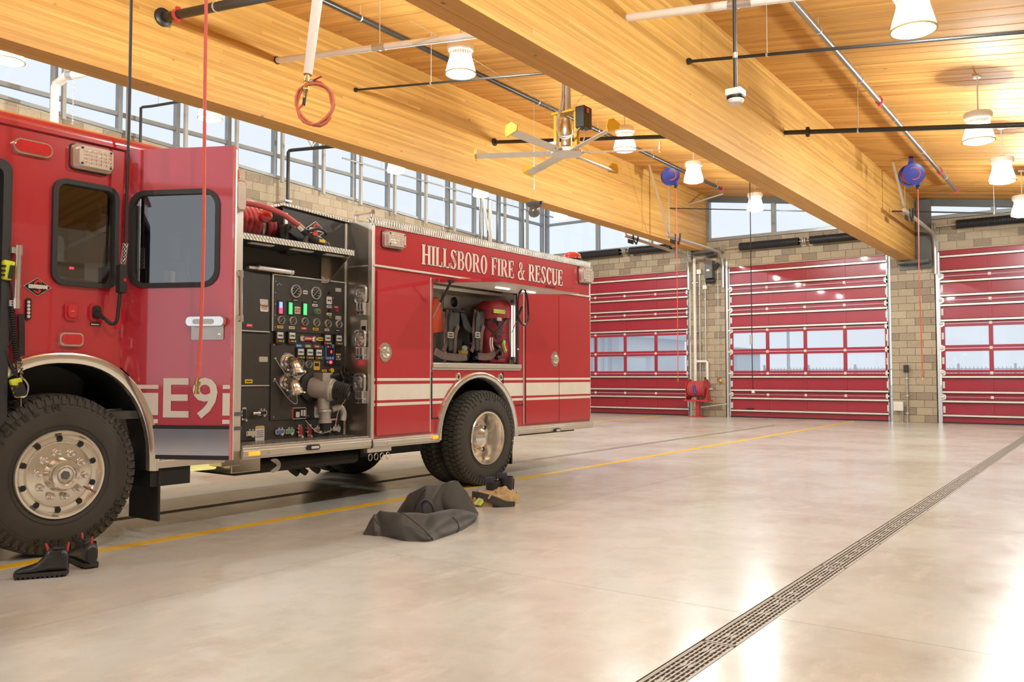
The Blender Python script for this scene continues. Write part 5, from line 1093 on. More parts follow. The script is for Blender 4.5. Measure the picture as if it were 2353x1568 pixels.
q = P4(1114, 1060); o = label(q, .060, .036, 'lbl_red', None, 'warning_sign'); pp('print', rrect(q.x - .054, q.z - .03, q.x + .054, q.z + .014, .003), 'ink', .002, .023, o); pp('print', rrect(q.x - .054, q.z + .018, q.x + .054, q.z + .032, .002), 'lbl_white', .002, .023, o)
q = P4(340, 1182); o = label(q, .050, .068, 'lbl_white', None, 'warning_sign', 4); pp('print', rrect(q.x - .046, q.z + .048, q.x + .046, q.z + .064, .002), 'lbl_orange', .001, .024, o)
# drain valve pulls along the foot: plate with two studs
def pull(q, m, vert=False):
    hw, hh = (.020, .052) if vert else (.044, .020); c = plate('drain_pull', rrect(q.x - hw * 1.15, q.z - hh * 1.15, q.x + hw * 1.15, q.z + hh * 1.15, .012), [], .012, M['chrome'], PF, ENG, .02, .003)
    pp('pull_label', rrect(q.x - hw * .9, q.z - hh * .8, q.x + hw * .9, q.z + hh * .8, .006), m, .004, .029, c)
    for d in (-.022, .012): 
        x, z = (q.x - .034, q.z + d + .01) if vert else (q.x + d, q.z + .034); ep(MB().cyl((x, PW - .01, z), (x, PW - .04, z), .008, None, 8), 'stud', 'chrome', 0, c)
    ep(MB().lathe([(0, .05), (.012, .05), (.016, .03), (.012, .02), (0, .02)], (q.x, PW - .01, q.z - hh * 1.1), (0, -1, 0), 8), 'pull_knob', 'chrome', 0, c)
for u, v, m, vt in ((553, 1165, 'lbl_blue', 0), (657, 1160, 'lbl_green', 0), (767, 1152, 'lbl_red', 1), (863, 1150, 'lbl_red', 1), (958, 1142, 'lbl_cream', 0), (1053, 1138, 'lbl_white', 0), (1152, 1132, 'lbl_white', 0), (243, 1182, 'lbl_cream', 0), (172, 975, 'ink', 1), (364, 966, 'ink', 0)): pull(P4(u, v), m, vt)
q = P4(262, 968); ep(MB().cyl((q.x - .03, PW - .06, q.z), (q.x + .05, PW - .06, q.z), .016, None, 10).cyl((q.x + .03, PW, q.z), (q.x + .03, PW - .07, q.z), .012, None, 8), 'pull_handle', 'bronze')
# discharge outlets: elbow, swivel and cap with a tether
def outlet(q, name, tilt):
    o = ep(MB().lathe([(0, .0), (.085, .0), (.085, .018), (.070, .02), (.070, .055), (0, .055)], (q.x, PW - .01, q.z), (0, -1, 0), 24), name, 'chrome')
    path = smooth_path([V((q.x, PW - .04, q.z)), V((q.x + .0, PW - .09, q.z - .004)), V((q.x + .0, PW - .125, q.z - .03)), V((q.x + .003, PW - .14, q.z - .066))], 6)
    ep(MB().tube(path, [.056] * 10 + [.060] * (len(path) - 10), 20), 'elbow', 'bronze', 0, o); e = path[-1]; d = (path[-1] - path[-2]).normalized()
    b = MB().lathe([(0, 0), (.064, 0), (.068, .008), (.068, .02), (.060, .024), (.060, .032), (.070, .036), (.070, .056), (.03, .062), (.0, .062)], e, d, 20)
    for k in range(3): a = 2 * pi * k / 3; u = d.orthogonal().normalized(); w_ = d.cross(u); b.cyl(e + d * .045 + (u * cos(a) + w_ * sin(a)) * .068, e + d * .045 + (u * cos(a) + w_ * sin(a)) * .09, .010, None, 8)
    ep(b, 'cap', 'chrome', 0, o)
    t = [V((q.x - .14, PW - .02, q.z + .03)), V((q.x - .09, PW - .05, q.z - .06)), V((q.x - .02, PW - .1, q.z - .17)), V((q.x + .03, PW - .13, q.z - .2)), e + d * .06]
    ep(MB().tube(smooth_path(t), .004, 6), 'cap_tether', 'galv', 0, o); ep(MB().sphere(t[0], .013, 8, 6), 'tether_anchor', 'chrome', 0, o)
outlet(P4(632, 425), 'discharge_outlet', 0); outlet(P4(625, 640), 'discharge_outlet', 0)
# large intake with gated valve, black cap, handwheel, relief valve
q = P4(870, 690); b0 = V((q.x, PW, q.z)); ax = V((.42, -.90, -.12)).normalized()
o = ep(MB().lathe([(0, 0), (.135, 0), (.145, .01), (.145, .05), (.125, .06), (0, .06)], b0 + V((0, -.01, 0)), (0, -1, 0), 28), 'intake_valve', 'chassis')
b = MB().lathe([(0, .02), (.102, .02), (.102, .20), (.110, .205), (.110, .235), (.102, .24), (.096, .27), (0, .27)], b0 + V((.0, -.02, 0)), ax, 26); c = b0 + ax * .15
b.box((c.x - .06, c.y - .07, c.z + .08), (c.x + .06, c.y + .07, c.z + .155)); b.cyl(c, c + V((0, -.02, -.2)), .06, .06, 16); ep(b, 'valve_body', 'cast', 0, o)
e = b0 + ax * .27 + V((0, -.02, 0)); pr = [(0, 0), (.094, 0)]
for k in range(6): pr += [(.092 - k * .003, .013 + k * .022), (.086 - k * .003, .017 + k * .022), (.086 - k * .003, .026 + k * .022)]
pr += [(.072, .145), (.066, .15), (.066, .13), (0, .13)]; ep(MB().lathe(pr, e, ax, 26), 'black_coupling', 'black', 0, o)
b = MB(); u = ax.orthogonal().normalized(); v_ = ax.cross(u)
for k in range(4): a = 2 * pi * k / 4 + .5; r = u * cos(a) + v_ * sin(a); b.cyl(e + ax * .05 + r * .08, e + ax * .05 + r * .106, .012, None, 8)
ep(b, 'rocker_lug', 'black', 0, o)
q = P4(1190, 560); hc = V((q.x, PW - .10, q.z)); wa = V((.35, -.85, .35)).normalized(); u = wa.orthogonal().normalized(); v_ = wa.cross(u)
b = MB().tube([hc + (u * cos(2 * pi * k / 24) + v_ * sin(2 * pi * k / 24)) * .085 for k in range(24)], .011, 8, True)
for k in range(5): a = 2 * pi * k / 5; b.tube([hc, hc + (u * cos(a) + v_ * sin(a)) * .085], .010, 6)
b.cyl(hc - wa * .1, hc + wa * .03, .022, None, 12); b.cyl(hc + u * .085, hc + u * .085 + wa * .09, .013, None, 8); ep(b, 'handwheel', 'black', 0, o)
lo = c + V((0, -.03, -.2)); b = MB().lathe([(0, 0), (.066, 0), (.07, .02), (.055, .04), (.055, .10), (.065, .11), (.065, .13), (0, .13)], lo, (0, -.05, -1), 20); ep(b, 'relief_valve', 'cast', 0, o)
b = MB().tube(smooth_path([lo + V((.05, -.05, .0)), lo + V((.13, -.08, .02)), lo + V((.17, -.08, -.04)), lo + V((.16, -.08, -.11))]), .03, 12); ep(b, 'relief_elbow', 'cast', 0, o); ep(MB().lathe([(0, 0), (.05, 0), (.05, .07), (0, .07)], lo + V((0, -.01, -.13)), (0, 0, -1), 16), 'relief_outlet', 'chassis', 0, o)
ep(MB().tube(smooth_path([e + ax * .15, e + V((.02, -.02, -.2)), e + V((-.02, .0, -.36)), e + V((-.16, .05, -.40)), e + V((-.28, .1, -.28))]), .004, 6), 'cap_tether', 'galv', 0, o)
ep(MB().cyl(c + V((.04, -.06, .12)), c + V((.10, -.12, .14)), .018, None, 10), 'bleeder', 'black', 0, o); ep(MB().lathe([(0, 0), (.03, 0), (.03, .01), (0, .01)], c + V((-.02, -.125, .02)), (0, -1, 0), 16), 'valve_stud', 'chrome', 0, o)
# canopy shelf of tread plate, bracket, lamps under it, light bar
cz = 2.475; cs1 = 5.62
ep(MB().box((4.345, .005, cz - .055), (cs1, .015, cz)).box((4.345, .005, cz - .006), (cs1, PW, cz)), 'canopy_shelf', 'tread', .003)
ep(MB().box((4.36, .03, cz - .05), (cs1 - .02, PW, cz - .01)), 'canopy_underside', 'chassis')
for a in (4.5, 4.95, 5.35): ep(MB().box((a, .10, cz - .062), (a + .25, .16, cz - .05)), 'canopy_lamp', 'lbl_white', .004)
b = MB().prism([(PW, cz - .01), (PW, cz - .30), (PW - .05, cz - .30), (.02, cz - .05), (.02, cz - .01)], cs1 - .04, cs1 - .03); b.xf(Matrix(((0, 0, 1, 0), (1, 0, 0, 0), (0, 1, 0, 0), (0, 0, 0, 1)))); b.box((cs1 - .10, PW - .02, cz - .30), (cs1 - .03, PW, cz - .02)); ep(b, 'canopy_bracket', 'stainless')
a, c = P3(360, 858, PW - .06), P3(735, 910, PW - .06); o = ep(MB().cyl(a, c, .024, None, 14), 'work_light', 'lens')
for q, r in ((a, .029), (c, .029)): ep(MB().cyl(q + (c - a) * (-.03), q + (c - a) * .03, r, None, 14), 'work_light_end', 'chrome', 0, o)
for q in (a + (c - a) * -.12, a + (c - a) * .72): ep(MB().box((q.x - .05, PW - .06, q.z - .018), (q.x + .05, PW, q.z + .01)), 'work_light_bracket', 'trim', .003, o)
# ---------------- booster hose reel above the panel
r0, r1 = tk(552, 478, PW), tk(660, 555, PW); fx1 = tk(657, 520, PW).x; fz0 = tk(600, 545, PW).z
b = MB().box((4.345, PW - .03, fz0 - .03), (fx1, PW, fz0)).box((fx1 - .03, PW - .03, fz0), (fx1, PW, 2.80)); o = ep(b, 'reel_frame', 'trim', .004); ep(MB().box((4.345, PW + .01, fz0 - .05), (fx1, PW + .03, fz0 - .02)), 'roller_guide', 'stainless')
RC = V((4.62, PW + .35, 2.68)); b = MB()
for k in range(11):
    x = 4.30 + k * .052; ph = [(x + .026 * sin(a * .5), RC.y + .30 * cos(a), RC.z + .20 * sin(a)) for a in [2 * pi * i / 26 for i in range(26)]]; b.tube(ph, .027, 8, True)
for k in range(3):
    x = 5.0 + k * .045; ph = [(x, RC.y + .26 * cos(a), RC.z + .17 * sin(a)) for a in [2 * pi * i / 24 for i in range(24)]]; b.tube(ph, .026, 8, True)
ep(b, 'booster_hose_coils', 'hose'); 
ep(MB().lathe([(0, 0), (.27, 0), (.28, .02), (.27, .04), (0, .04)], (4.90, RC.y, RC.z - .02), (1, 0, 0), 30), 'reel_disc', 'stainless')
q = tk(610, 497, .28); ep(MB().sphere(q, .065, 20, 12), 'warning_dome', 'redlens'); ep(MB().cyl(tk(628, 500, .33), tk(628, 500, .30), .045, None, 16), 'reel_motor', 'chassis')
hp_ = [tk(545, 466, .25), tk(560, 466, .22), tk(590, 471, .18), tk(620, 480, .15), tk(650, 493, .13), tk(672, 508, .12), tk(684, 517, .12)]
ep(MB().tube(smooth_path(hp_, 6), .026, 12), 'booster_line', 'hose')
n0, n1, n2 = tk(684, 517, .12), tk(706, 538, .13), tk(745, 570, .13); o = ep(MB().cyl(n0, n0.lerp(n1, .45), .032, .034, 14), 'nozzle_coupling', 'chrome')
b = MB().tube([n0.lerp(n1, .4), n1, n1.lerp(n2, .4), n1.lerp(n2, .55), n2], [.03, .035, .05, .062, .060], 18); nz = ep(b, 'nozzle', 'black'); ep(MB().lathe([(.045, 0), (.066, .0), (.066, .03), (.045, .03)], n2 - (n2 - n1).normalized() * .02, n2 - n1, 18), 'nozzle_bumper', 'rubber', 0, nz)
ep(MB().tube(smooth_path([n1 + V((-.02, -.04, .02)), n1 + V((.06, -.07, .05)), n1 + V((.16, -.06, .04)), n1 + V((.2, -.03, .02))]), .014, 8), 'nozzle_bail', 'black', 0, nz); ep(MB().tube([n1, n1 + V((-.05, -.02, -.10)), n1 + V((-.03, -.02, -.14))], .022, 10), 'pistol_grip', 'black', 0, nz)
ep(MB().cbox(n1 + V((.05, -.045, .0)), (.05, .02, .035)), 'nozzle_mark', 'badge_red', .004, nz); ep(MB().cbox(n1.lerp(n2, .62) + V((0, -.06, .01)), (.07, .01, .03)), 'nozzle_mark', 'lbl_yellow', 0, nz)
ep(MB().box((n0.x + .0, PW - .12, n1.z - .18), (n0.x + .16, PW, n1.z + .10)), 'nozzle_holster', 'chassis', .02); ep(MB().obox((n0.x + .02, PW - .14, n0.z - .02), (n1.x + .18, PW - .14, n2.z + .0), .09, .03, (0, 1, 0)), 'holster_strap', 'leather', .006)
q = tk(725, 529, PW - .02); badge(side(PW - .012), (q.x, q.z), .125, .088, ENG)
b = MB().box((5.04, PW - .03, 2.845), (5.88, 1.2, 2.885)); b = MB().obox((5.04, PW + .3, 2.875), (5.88, PW + .3, 2.832), .68, .03); ep(b, 'upper_tread_cap', 'tread', .004)
# running board below the panel
ep(MB().box((4.36, .0, .645), (5.84, PW, .665)), 'running_board', 'tread', .003); b = MB().box((4.36, -.012, .548), (5.84, .02, .645)).box((4.36, -.022, .566), (5.84, -.010, .622)); ep(b, 'rub_rail', 'trim', .004)
ep(MB().box((4.18, .02, .50), (4.36, .3, .66)), 'corner_bracket', 'bronze', .004)
def amber(s, z): 
    o = ep(MB().box((s - .055, -.034, z - .018), (s + .055, -.02, z + .018)), 'marker_light', 'amber', .008); return o
amber(4.47, .594); 
def edge_lamp(px, py):
    q = tk(px, py); o = epl('step_light', rrect(q.x - .075, q.z - .024, q.x + .075, q.z + .024, .022), [], .014, 'black', 0, .03, None, None, .004); epl('step_light_lens', rrect(q.x - .03, q.z - .012, q.x + .06, q.z + .012, .01), [], .008, 'lens', 0, .038, o); return o
edge_lamp(715, 1028)
for s in (4.62, 5.72): ep(MB().cyl((s, -.022, .594), (s, -.028, .594), .008, None, 8), 'screw', 'galv')
# ---------------- polished front wall of the body with three caps/wrench brackets
WS = WALLS
plate('body_front_wall', [(-PW - .02, .63), (.0, .63), (.0, 2.78), (-PW - .02, 2.83)], [], .02, M['stainless'], WS, ENG, -.008)
plate('wall_flashing', [(-.045, .63), (.004, .63), (.004, 2.76), (-.045, 2.76)], [], .006, M['trim'], WS, ENG, .006)
plate('wall_seam', [(-PW, 2.355), (-.03, 2.345), (-.03, 2.36), (-PW, 2.37)], [], .006, M['trim'], WS, ENG, .004)
def cap_bracket(px, py):
    q = tws(px, py); o = plate('folding_step', rrect(q.x - .075, q.y - .09, q.x + .075, q.y + .095, .04), [rrect(q.x - .055, q.y - .07, q.x + .055, q.y + .076, .03)], .03, M['chrome'], WS, ENG, .04, .006)
    MB().lathe([(.03, .0), (.07, .005), (.07, .03), (.05, .04), (.03, .03)], (q.x, q.y, .02), (0, 0, 1), 18).lathe([(0, .05), (.03, .045), (.035, .02), (0, .02)], (q.x, q.y, .02), (0, 0, 1), 14).build('step_hub', M['chrome'], o, WS)
    b = MB().box((q.x - .05, q.y - .02, .0), (q.x + .05, q.y + .02, .03)); b.build('step_bridge', M['cast'], o, WS, 0, .004)
    b = MB()
    for k in range(3): b.box((q.x - .05 + .04 * k, q.y - .16, .0), (q.x - .025 + .04 * k, q.y - .08, .06))
    b.box((q.x - .05, q.y - .205, 0), (q.x + .055, q.y - .155, .05)); b.build('step_hinge', M['chrome'], o, WS, 0, .006)
    for k in (-.02, .03): MB().cyl((q.x + k, q.y - .18, .05), (q.x + k, q.y - .18, .058), .010, None, 8).build('bolt', M['black'], o, WS)
for px, py in ((836, 678), (834, 780), (833, 880)): cap_bracket(px, py)
q = tws(837, 752); plate('wall_label', rrect(q.x - .045, q.y - .07, q.x + .045, q.y + .07, .004), [], .003, M['lbl_white'], WS, ENG, .006); plate('wall_label_print', rrect(q.x - .03, q.y - .05, q.x + .03, q.y + .01, .004), [], .002, M['ink'], WS, ENG, .008)

# ---------------- rear body: near side skin with openings
S0, S1, ZB, ZT = 5.85, 10.0, .63, 2.775
RA = (7.535, .565); RR = .70
CO = rrect(6.755, 1.395, 8.325, 2.29, .02)
ra = [(RA[0] + RR * cos(t), RA[1] + RR * sin(t)) for t in [pi - pi * i / 30 for i in range(31)]]; ra = [p for p in ra if p[1] >= ZB]
epl('body_side', [(S0, ZT), (S0, ZB)] + ra + [(S1, ZB), (S1, ZT)], [CO], .03, 'red', 0, -.015)
ep(MB().box((S0, .03, 1.33), (S1, .035, 1.36)), 'frame_bead', 'chassis')
ep(MB().box((S0, .05, ZT - .02), (S1, 2.5, ZT + .02)), 'body_roof', 'tread'); ep(MB().box((S1 - .03, .03, ZB), (S1, 2.5, ZT)), 'body_rear', 'red')
epl('body_far_side', [(S0, ZT), (S0, ZB)] + ra + [(S1, ZB), (S1, ZT)], [], .03, 'red', 2.5, .0); ep(MB().box((S0 + .02, .03, .64), (6.7, 2.47, 2.7)), 'forward_locker', 'chassis'); ep(MB().box((8.5, .03, .64), (S1 - .04, 2.47, 2.7)), 'rear_locker', 'chassis')
# top edge of tread plate, drip trim, corner trims
b = MB().prism([(-.012, 2.755), (-.012, 2.835), (.05, 2.845), (.05, 2.80), (.0, 2.795), (.0, 2.755)], S0 - .02, S1 + .01); b.xf(Matrix(((0, 0, 1, 0), (1, 0, 0, 0), (0, 1, 0, 0), (0, 0, 0, 1)))); ep(b, 'roof_edge', 'tread')
b = MB()
for k in range(110): x = S0 + .02 + k * .0375; b.box((x, -.016, 2.775), (x + .014, -.011, 2.815))
ep(b, 'roof_edge_studs', 'trim')['kind'] = 'stuff'
ep(MB().box((S0, -.02, 2.342), (S1, .0, 2.366)), 'drip_trim', 'trim', .004); ep(MB().box((S0 - .005, -.010, ZB), (S0 + .03, .0, ZT)), 'corner_trim', 'trim', .003); ep(MB().box((S1 - .025, -.008, ZB), (S1 + .004, .02, ZT)), 'corner_trim', 'trim', .003)
q0, q1 = tk(818, 495, .16), tk(855, 493, .16); a, c = V((5.80, .20, 2.93)), V((5.87, .05, 2.93)); a, c = tk(816, 493, .35), tk(858, 487, .05)
o = ep(MB().cyl(a, c, .020, None, 12), 'roof_grab_rail', 'chrome'); 
for q in (a.lerp(c, .08), a.lerp(c, .92)): ep(MB().cyl(q, (q.x, q.y, 2.82), .014, None, 10).cyl(q + (a - c) * .06, q - (a - c) * .06, .026, None, 10), 'rail_post', 'chrome', 0, o)
# locker doors: proud skins with recessed gaps
def locker(x0, z0, x1, z1, nm='locker_door'): return epl(nm, rrect(x0, z0, x1, z1, .012), [], .02, 'red', 0, .012, None, None, .005)
L1 = locker(5.905, .665, 6.685, 2.315); L2 = locker(8.445, .665, 9.18, 2.30); L3 = locker(9.19, .665, 9.965, 2.30)
for x in (6.705, 8.42): ep(MB().box((x - .010, -.012, .66), (x + .010, 0, 2.31)), 'door_seal_trim', 'trim', .003)
def dring(px, py, par):
    q = tk(px, py); F = side()
    o = plate('door_latch', [(q.x + .075 * cos(t) * (1.0 + (.22 * max(0, cos(t)) ** 6)), q.z + .098 * sin(t)) for t in [2 * pi * i / 28 for i in range(28)]], [], .014, M['polish'], F, par, .028, .005)
    MB().lathe([(.030, 0), (.055, .004), (.055, .012), (.045, .016), (.03, .006)], (q.x, q.z, .034), (0, 0, 1), 22).build('latch_ring', M['chrome'], o if par is ENG else par, F); MB().lathe([(0, .014), (.018, .010), (.02, 0), (0, 0)], (q.x, q.z, .034), (0, 0, 1), 14).build('latch_knob', M['polish'], o if par is ENG else par, F)
dring(880, 810, L1); dring(1271, 826, L2)
# panel gaps around the wheel well, bottle doors with round latches
for (x, za, zb2) in ((6.735, .80, 1.30), (8.0, 1.16, 1.30)): ep(MB().box((x - .007, -.008, za), (x + .007, 0, zb2)), 'panel_gap', 'rubber', .002)
ep(MB().box((6.735, -.006, .795), (6.87, 0, .807)), 'panel_gap', 'rubber'); ep(MB().box((8.225, -.006, .895), (8.415, 0, .905)), 'panel_gap', 'rubber')
for px, py in ((1052, 866), (1149.5, 867)):
    q = tk(px, py); o = ep(MB().lathe([(0, .012), (.03, .012), (.042, .008), (.042, 0), (0, 0)], (q.x, 0, q.z), (0, -1, 0), 20), 'bottle_latch', 'polish'); ep(MB().box((q.x - .008, -.016, q.z - .022), (q.x + .008, -.011, q.z + .012)), 'latch_slot', 'plateblk', 0, o)
# reflective stripes: three bands, broken at doors and wheel
def arcx(z): return sqrt(max(0, (RR + .05) ** 2 - (z - RA[1]) ** 2))
for z0, z1 in ((.955, .985), (1.012, 1.172), (1.205, 1.232)):
    for a, c, w0, par in ((S0 + .032, 5.90, 0, ENG), (5.907, 6.683, .0222, L1), (6.745, None, 0, ENG), (None, 8.408, 0, ENG), (8.447, 9.178, .0222, L2), (9.192, 9.963, .0222, L3), (9.968, S1 - .026, 0, ENG)):
        P = [(a, z0), (c, z0), (c, z1), (a, z1)]
        if c is None: P = [(a, z0), (RA[0] - arcx(z0), z0), (RA[0] - arcx((z0 + z1) / 2), (z0 + z1) / 2), (RA[0] - arcx(z1), z1), (a, z1)]
        if a is None: P = [(RA[0] + arcx(z0), z0), (c, z0), (c, z1), (RA[0] + arcx(z1), z1), (RA[0] + arcx((z0 + z1) / 2), (z0 + z1) / 2)]
        epl('stripe', P, [], .002, 'stripe', 0, w0 + .0012, par)
# big serif lettering, cream with a dark outline, built stroke by stroke
def glyph(ch):
    R_, E_ = [], []; T, t, s = .165, .075, .055; H = 1.0                 # stem, hairline, serif thickness
    def st(x): R_.append((x, 0, x + T, H)); sf(x - .045, 0, x + T + .045); sf(x - .045, H - s, x + T + .045)
    def sf(x0, z0, x1, h=None): R_.append((x0, z0, x1, z0 + (h or s)))
    if ch == 'H': st(.06); st(.44); R_.append((.2, .47, .46, .47 + t)); return R_, E_, .67
    if ch == 'I': st(.06); return R_, E_, .29
    if ch == 'L': st(.06); sf(.1, 0, .50, t); R_.append((.44, 0, .50, .28)); return R_, E_, .53
    if ch == 'F': st(.06); sf(.1, H - t, .50, t); R_.append((.44, .74, .50, H)); R_.append((.2, .46, .40, .46 + t)); R_.append((.34, .38, .40, .62)); return R_, E_, .52
    if ch == 'E': st(.06); sf(.1, H - t, .50, t); R_.append((.44, .74, .50, H)); R_.append((.2, .46, .40, .46 + t)); R_.append((.34, .38, .40, .62)); sf(.1, 0, .52, t); R_.append((.46, 0, .52, .28)); return R_, E_, .56
    if ch == 'O': E_.append((.30, .5, .27, .52, .105, .45, 0, 360)); return R_, E_, .60
    if ch == 'C': E_.append((.30, .5, .27, .52, .105, .45, 40, 322)); R_.append((.47, .70, .53, 1.0)); return R_, E_, .57
    if ch == 'B': st(.06); R_.append((.2, H - t, .32, H)); R_.append((.2, .49, .32, .49 + t)); R_.append((.2, 0, .32, t)); E_.append((.30, .755, .22, .245, .075, .18, -90, 90)); E_.append((.31, .285, .24, .285, .085, .21, -90, 90)); return R_, E_, .57
    if ch == 'R': st(.06); R_.append((.2, H - t, .32, H)); R_.append((.2, .46, .32, .46 + t)); E_.append((.30, .73, .23, .27, .08, .20, -90, 90)); R_.append(('q', [(.26, .47), (.42, .47), (.62, .0), (.44, .0)])); R_.append((.44, 0, .66, s)); return R_, E_, .64
    if ch == 'U': R_.append((.06, .22, .06 + T, H)); sf(.015, H - s, .27); R_.append((.45, .22, .45 + t, H)); sf(.40, H - s, .58); E_.append((.2925, .24, .2325, .26, .0675, .17, 180, 360)); return R_, E_, .61
    if ch == 'S': E_.append((.27, .745, .215, .265, .075, .20, 30, 270)); E_.append((.25, .265, .225, .275, .08, .21, -150, 90)); R_.append(('q', [(.10, .66), (.22, .75), (.46, .36), (.33, .24)])); R_.append((.425, .72, .475, .99)); R_.append((.035, .01, .085, .30)); return R_, E_, .53
    if ch == '&': E_.append((.30, .79, .15, .22, .055, .15, 0, 360)); E_.append((.26, .25, .235, .27, .11, .19, 0, 360)); R_.append(('q', [(.17, .72), (.30, .66), (.62, .0), (.46, .0)])); R_.append((.42, 0, .66, s)); R_.append((.44, .50, .66, .50 + s)); R_.append(('q', [(.54, .5), (.60, .5), (.42, .12), (.36, .12)])); return R_, E_, .70
    return [], [], .30
def put_text(s, x0, z0, h, total, F, parent):
    adv = sum(glyph(c)[2] for c in s); k = total / adv; x = x0; 
    for c in s:
        R_, E_, a = glyph(c)
        if R_ or E_:
            for grow, off, m, nm in ((.032, .0015, 'outline', 'letter_outline'), (.0, .0035, 'letter', 'letter')):
                gx, gz = grow * h / k * .55, grow; b = MB()
                for r in R_:
                    if r[0] == 'q':
                        mx_, mz_ = sum(p[0] for p in r[1]) / 4, sum(p[1] for p in r[1]) / 4; pl = [(p[0] + math.copysign(gx, p[0] - mx_), p[1] + math.copysign(gz, p[1] - mz_)) for p in r[1]]
                    else: pl = [(r[0] - gx, r[1] - gz), (r[2] + gx, r[1] - gz), (r[2] + gx, r[3] + gz), (r[0] - gx, r[3] + gz)]
                    b.prism([(x + p[0] * k, z0 + p[1] * h) for p in pl], off - .001, off + .001)
                for cx_, cz_, ro_, rz_, ri_, rzi, a0, a1 in E_:
                    n = 26; full = a1 - a0 >= 360
                    for i in range(n):
                        t0, t1 = radians(a0 + (a1 - a0) * i / n), radians(a0 + (a1 - a0) * (i + 1) / n)
                        b.prism([(x + (cx_ + (ro_ + gx) * cos(t0)) * k, z0 + (cz_ + (rz_ + gz) * sin(t0)) * h), (x + (cx_ + (ro_ + gx) * cos(t1)) * k, z0 + (cz_ + (rz_ + gz) * sin(t1)) * h),
                                 (x + (cx_ + (ri_ - gx) * cos(t1)) * k, z0 + (cz_ + (rzi - gz) * sin(t1)) * h), (x + (cx_ + (ri_ - gx) * cos(t0)) * k, z0 + (cz_ + (rzi - gz) * sin(t0)) * h)], off - .001, off + .001)
                b.build(nm, M[m], parent, F, 0)
        x += a * k
q0, q1 = tk(968, 600), tk(1293, 640); zt0 = .5 * (tk(968, 560).z + tk(1293, 622).z); zb0 = .5 * (tk(968, 610).z + tk(1293, 656).z)
put_text('HILLSBORO FIRE & RESCUE', q0.x, zb0, zt0 - zb0, q1.x - q0.x, side(), ENG)
# lights on the body
scene_light(tk(876, 529), tk(921, 576), 5); scene_light(tk(1328, 613), tk(1353, 654), 5)
q = tk(1335, 604, .12); ep(MB().lathe([(0, .125), (.08, .115), (.115, .085), (.125, .03), (.125, 0), (0, 0)], (9.80, .16, 2.845), (0, 0, 1), 22), 'beacon', 'redlens'); ep(MB().lathe([(0, .0), (.14, .0), (.14, -.03), (0, -.03)], (9.80, .16, 2.845), (0, 0, -1), 20), 'beacon_base', 'chassis')
# lifted locker door over the open compartment, stays, interior
h0, h1 = V((6.765, -.005, 2.295)), V((8.32, -.005, 2.295)); ang = None
e0, e1 = tkz(995, 640, 2.33), tkz(1340, 675, 2.33)
LD = TRK @ frame((6.765, -.015, 2.285), (1, 0, 0), (0, -.997, -.06))
ld = plate('lifted_locker_door', rrect(.0, .0, 1.555, .90, .015), [], .035, M['red'], LD, ENG, .0, .006)
plate('door_liner', rrect(.02, .02, 1.535, .88, .015), [], .01, M['white'], LD, ld, .022); 
for a in (.55, 1.05): MB().box((a, .40, .027), (a + .22, .44, .036)).build('door_lamp', M['doorlamp'], ld, LD, 0, .003)
MB().box((.80, .895, -.012), (.98, .905, .004)).build('edge_pull', M['outline'], ld, LD, 0)
lw = .62
b = MB().add([(6.74, .02, 1.38), (8.34, .02, 1.38), (8.34, lw, 1.38), (6.74, lw, 1.38), (6.74, .02, 2.31), (8.34, .02, 2.31), (8.34, lw, 2.31), (6.74, lw, 2.31)], [(0, 1, 2, 3), (4, 7, 6, 5), (1, 5, 6, 2), (2, 6, 7, 3), (3, 7, 4, 0)])
ep(b, 'locker_interior', mat('locker_grey', (.66, .60, .52), .45, .25, 0, .12, 8), 0, None, 0)
ep(MB().box((6.74, .25, 2.24), (8.34, .30, 2.28)), 'interior_rail', 'trim', .006); ep(MB().box((6.76, lw - .03, 1.40), (7.9, lw - .01, 2.2)), 'back_board', mat('back_panel', (.62, .53, .44), .5), .003)
ep(MB().box((6.735, -.03, 1.345), (8.345, .02, 1.395)).box((6.735, -.015, 1.32), (8.345, .0, 1.345)), 'locker_sill', 'trim', .005); ep(MB().box((6.76, .02, 1.395), (8.32, .6, 1.405)), 'locker_mat', 'grey')
ep(MB().box((8.285, .02, 1.42), (8.30, .05, 2.25)), 'strip_light_holder', 'trim'); ep(MB().cyl((8.265, .06, 1.48), (8.265, .06, 2.12), .008, None, 10), 'strip_light', 'strip'); ep(MB().box((8.29, .0, 1.40), (8.32, .06, 2.28)), 'rubber_seal', 'gasket', .006)
for k, z in ((0, 2.15), (1, 1.45)): ep(MB().cyl((8.265, .06, z), (8.265, .06, z + .04), .018, None, 10), 'strip_light_end', 'black')
ep(MB().box((6.765, .03, 1.42), (6.78, .07, 2.25)), 'strip_light_holder', 'trim'); ep(MB().cyl((6.80, .06, 1.48), (6.80, .06, 2.12), .014, None, 10), 'strip_light', 'strip')
q = tk(1037, 694, lw - .04); o = ep(MB().box((q.x - .14, lw - .05, q.z - .085), (q.x + .14, lw - .03, q.z + .085)), 'speaker_box', 'trim', .005); ep(MB().lathe([(0, .012), (.05, .012), (.062, .004), (.062, 0), (0, 0)], (q.x + .04, lw - .05, q.z), (0, -1, 0), 20), 'speaker_grille', 'plateblk', 0, o)
def strut(a, c, nm='gas_stay'): 
    o = ep(MB().cyl(a, a.lerp(c, .55), .014, None, 10), nm, 'black'); ep(MB().cyl(a.lerp(c, .5), c, .006, None, 8), 'stay_rod', 'galv', 0, o); ep(MB().box((a.x - .03, a.y - .02, a.z - .01), (a.x + .03, a.y + .02, a.z + .02)), 'stay_bracket', 'black', 0, o)
strut(tk(1036, 648, -.30), tk(994, 731, .02)); 
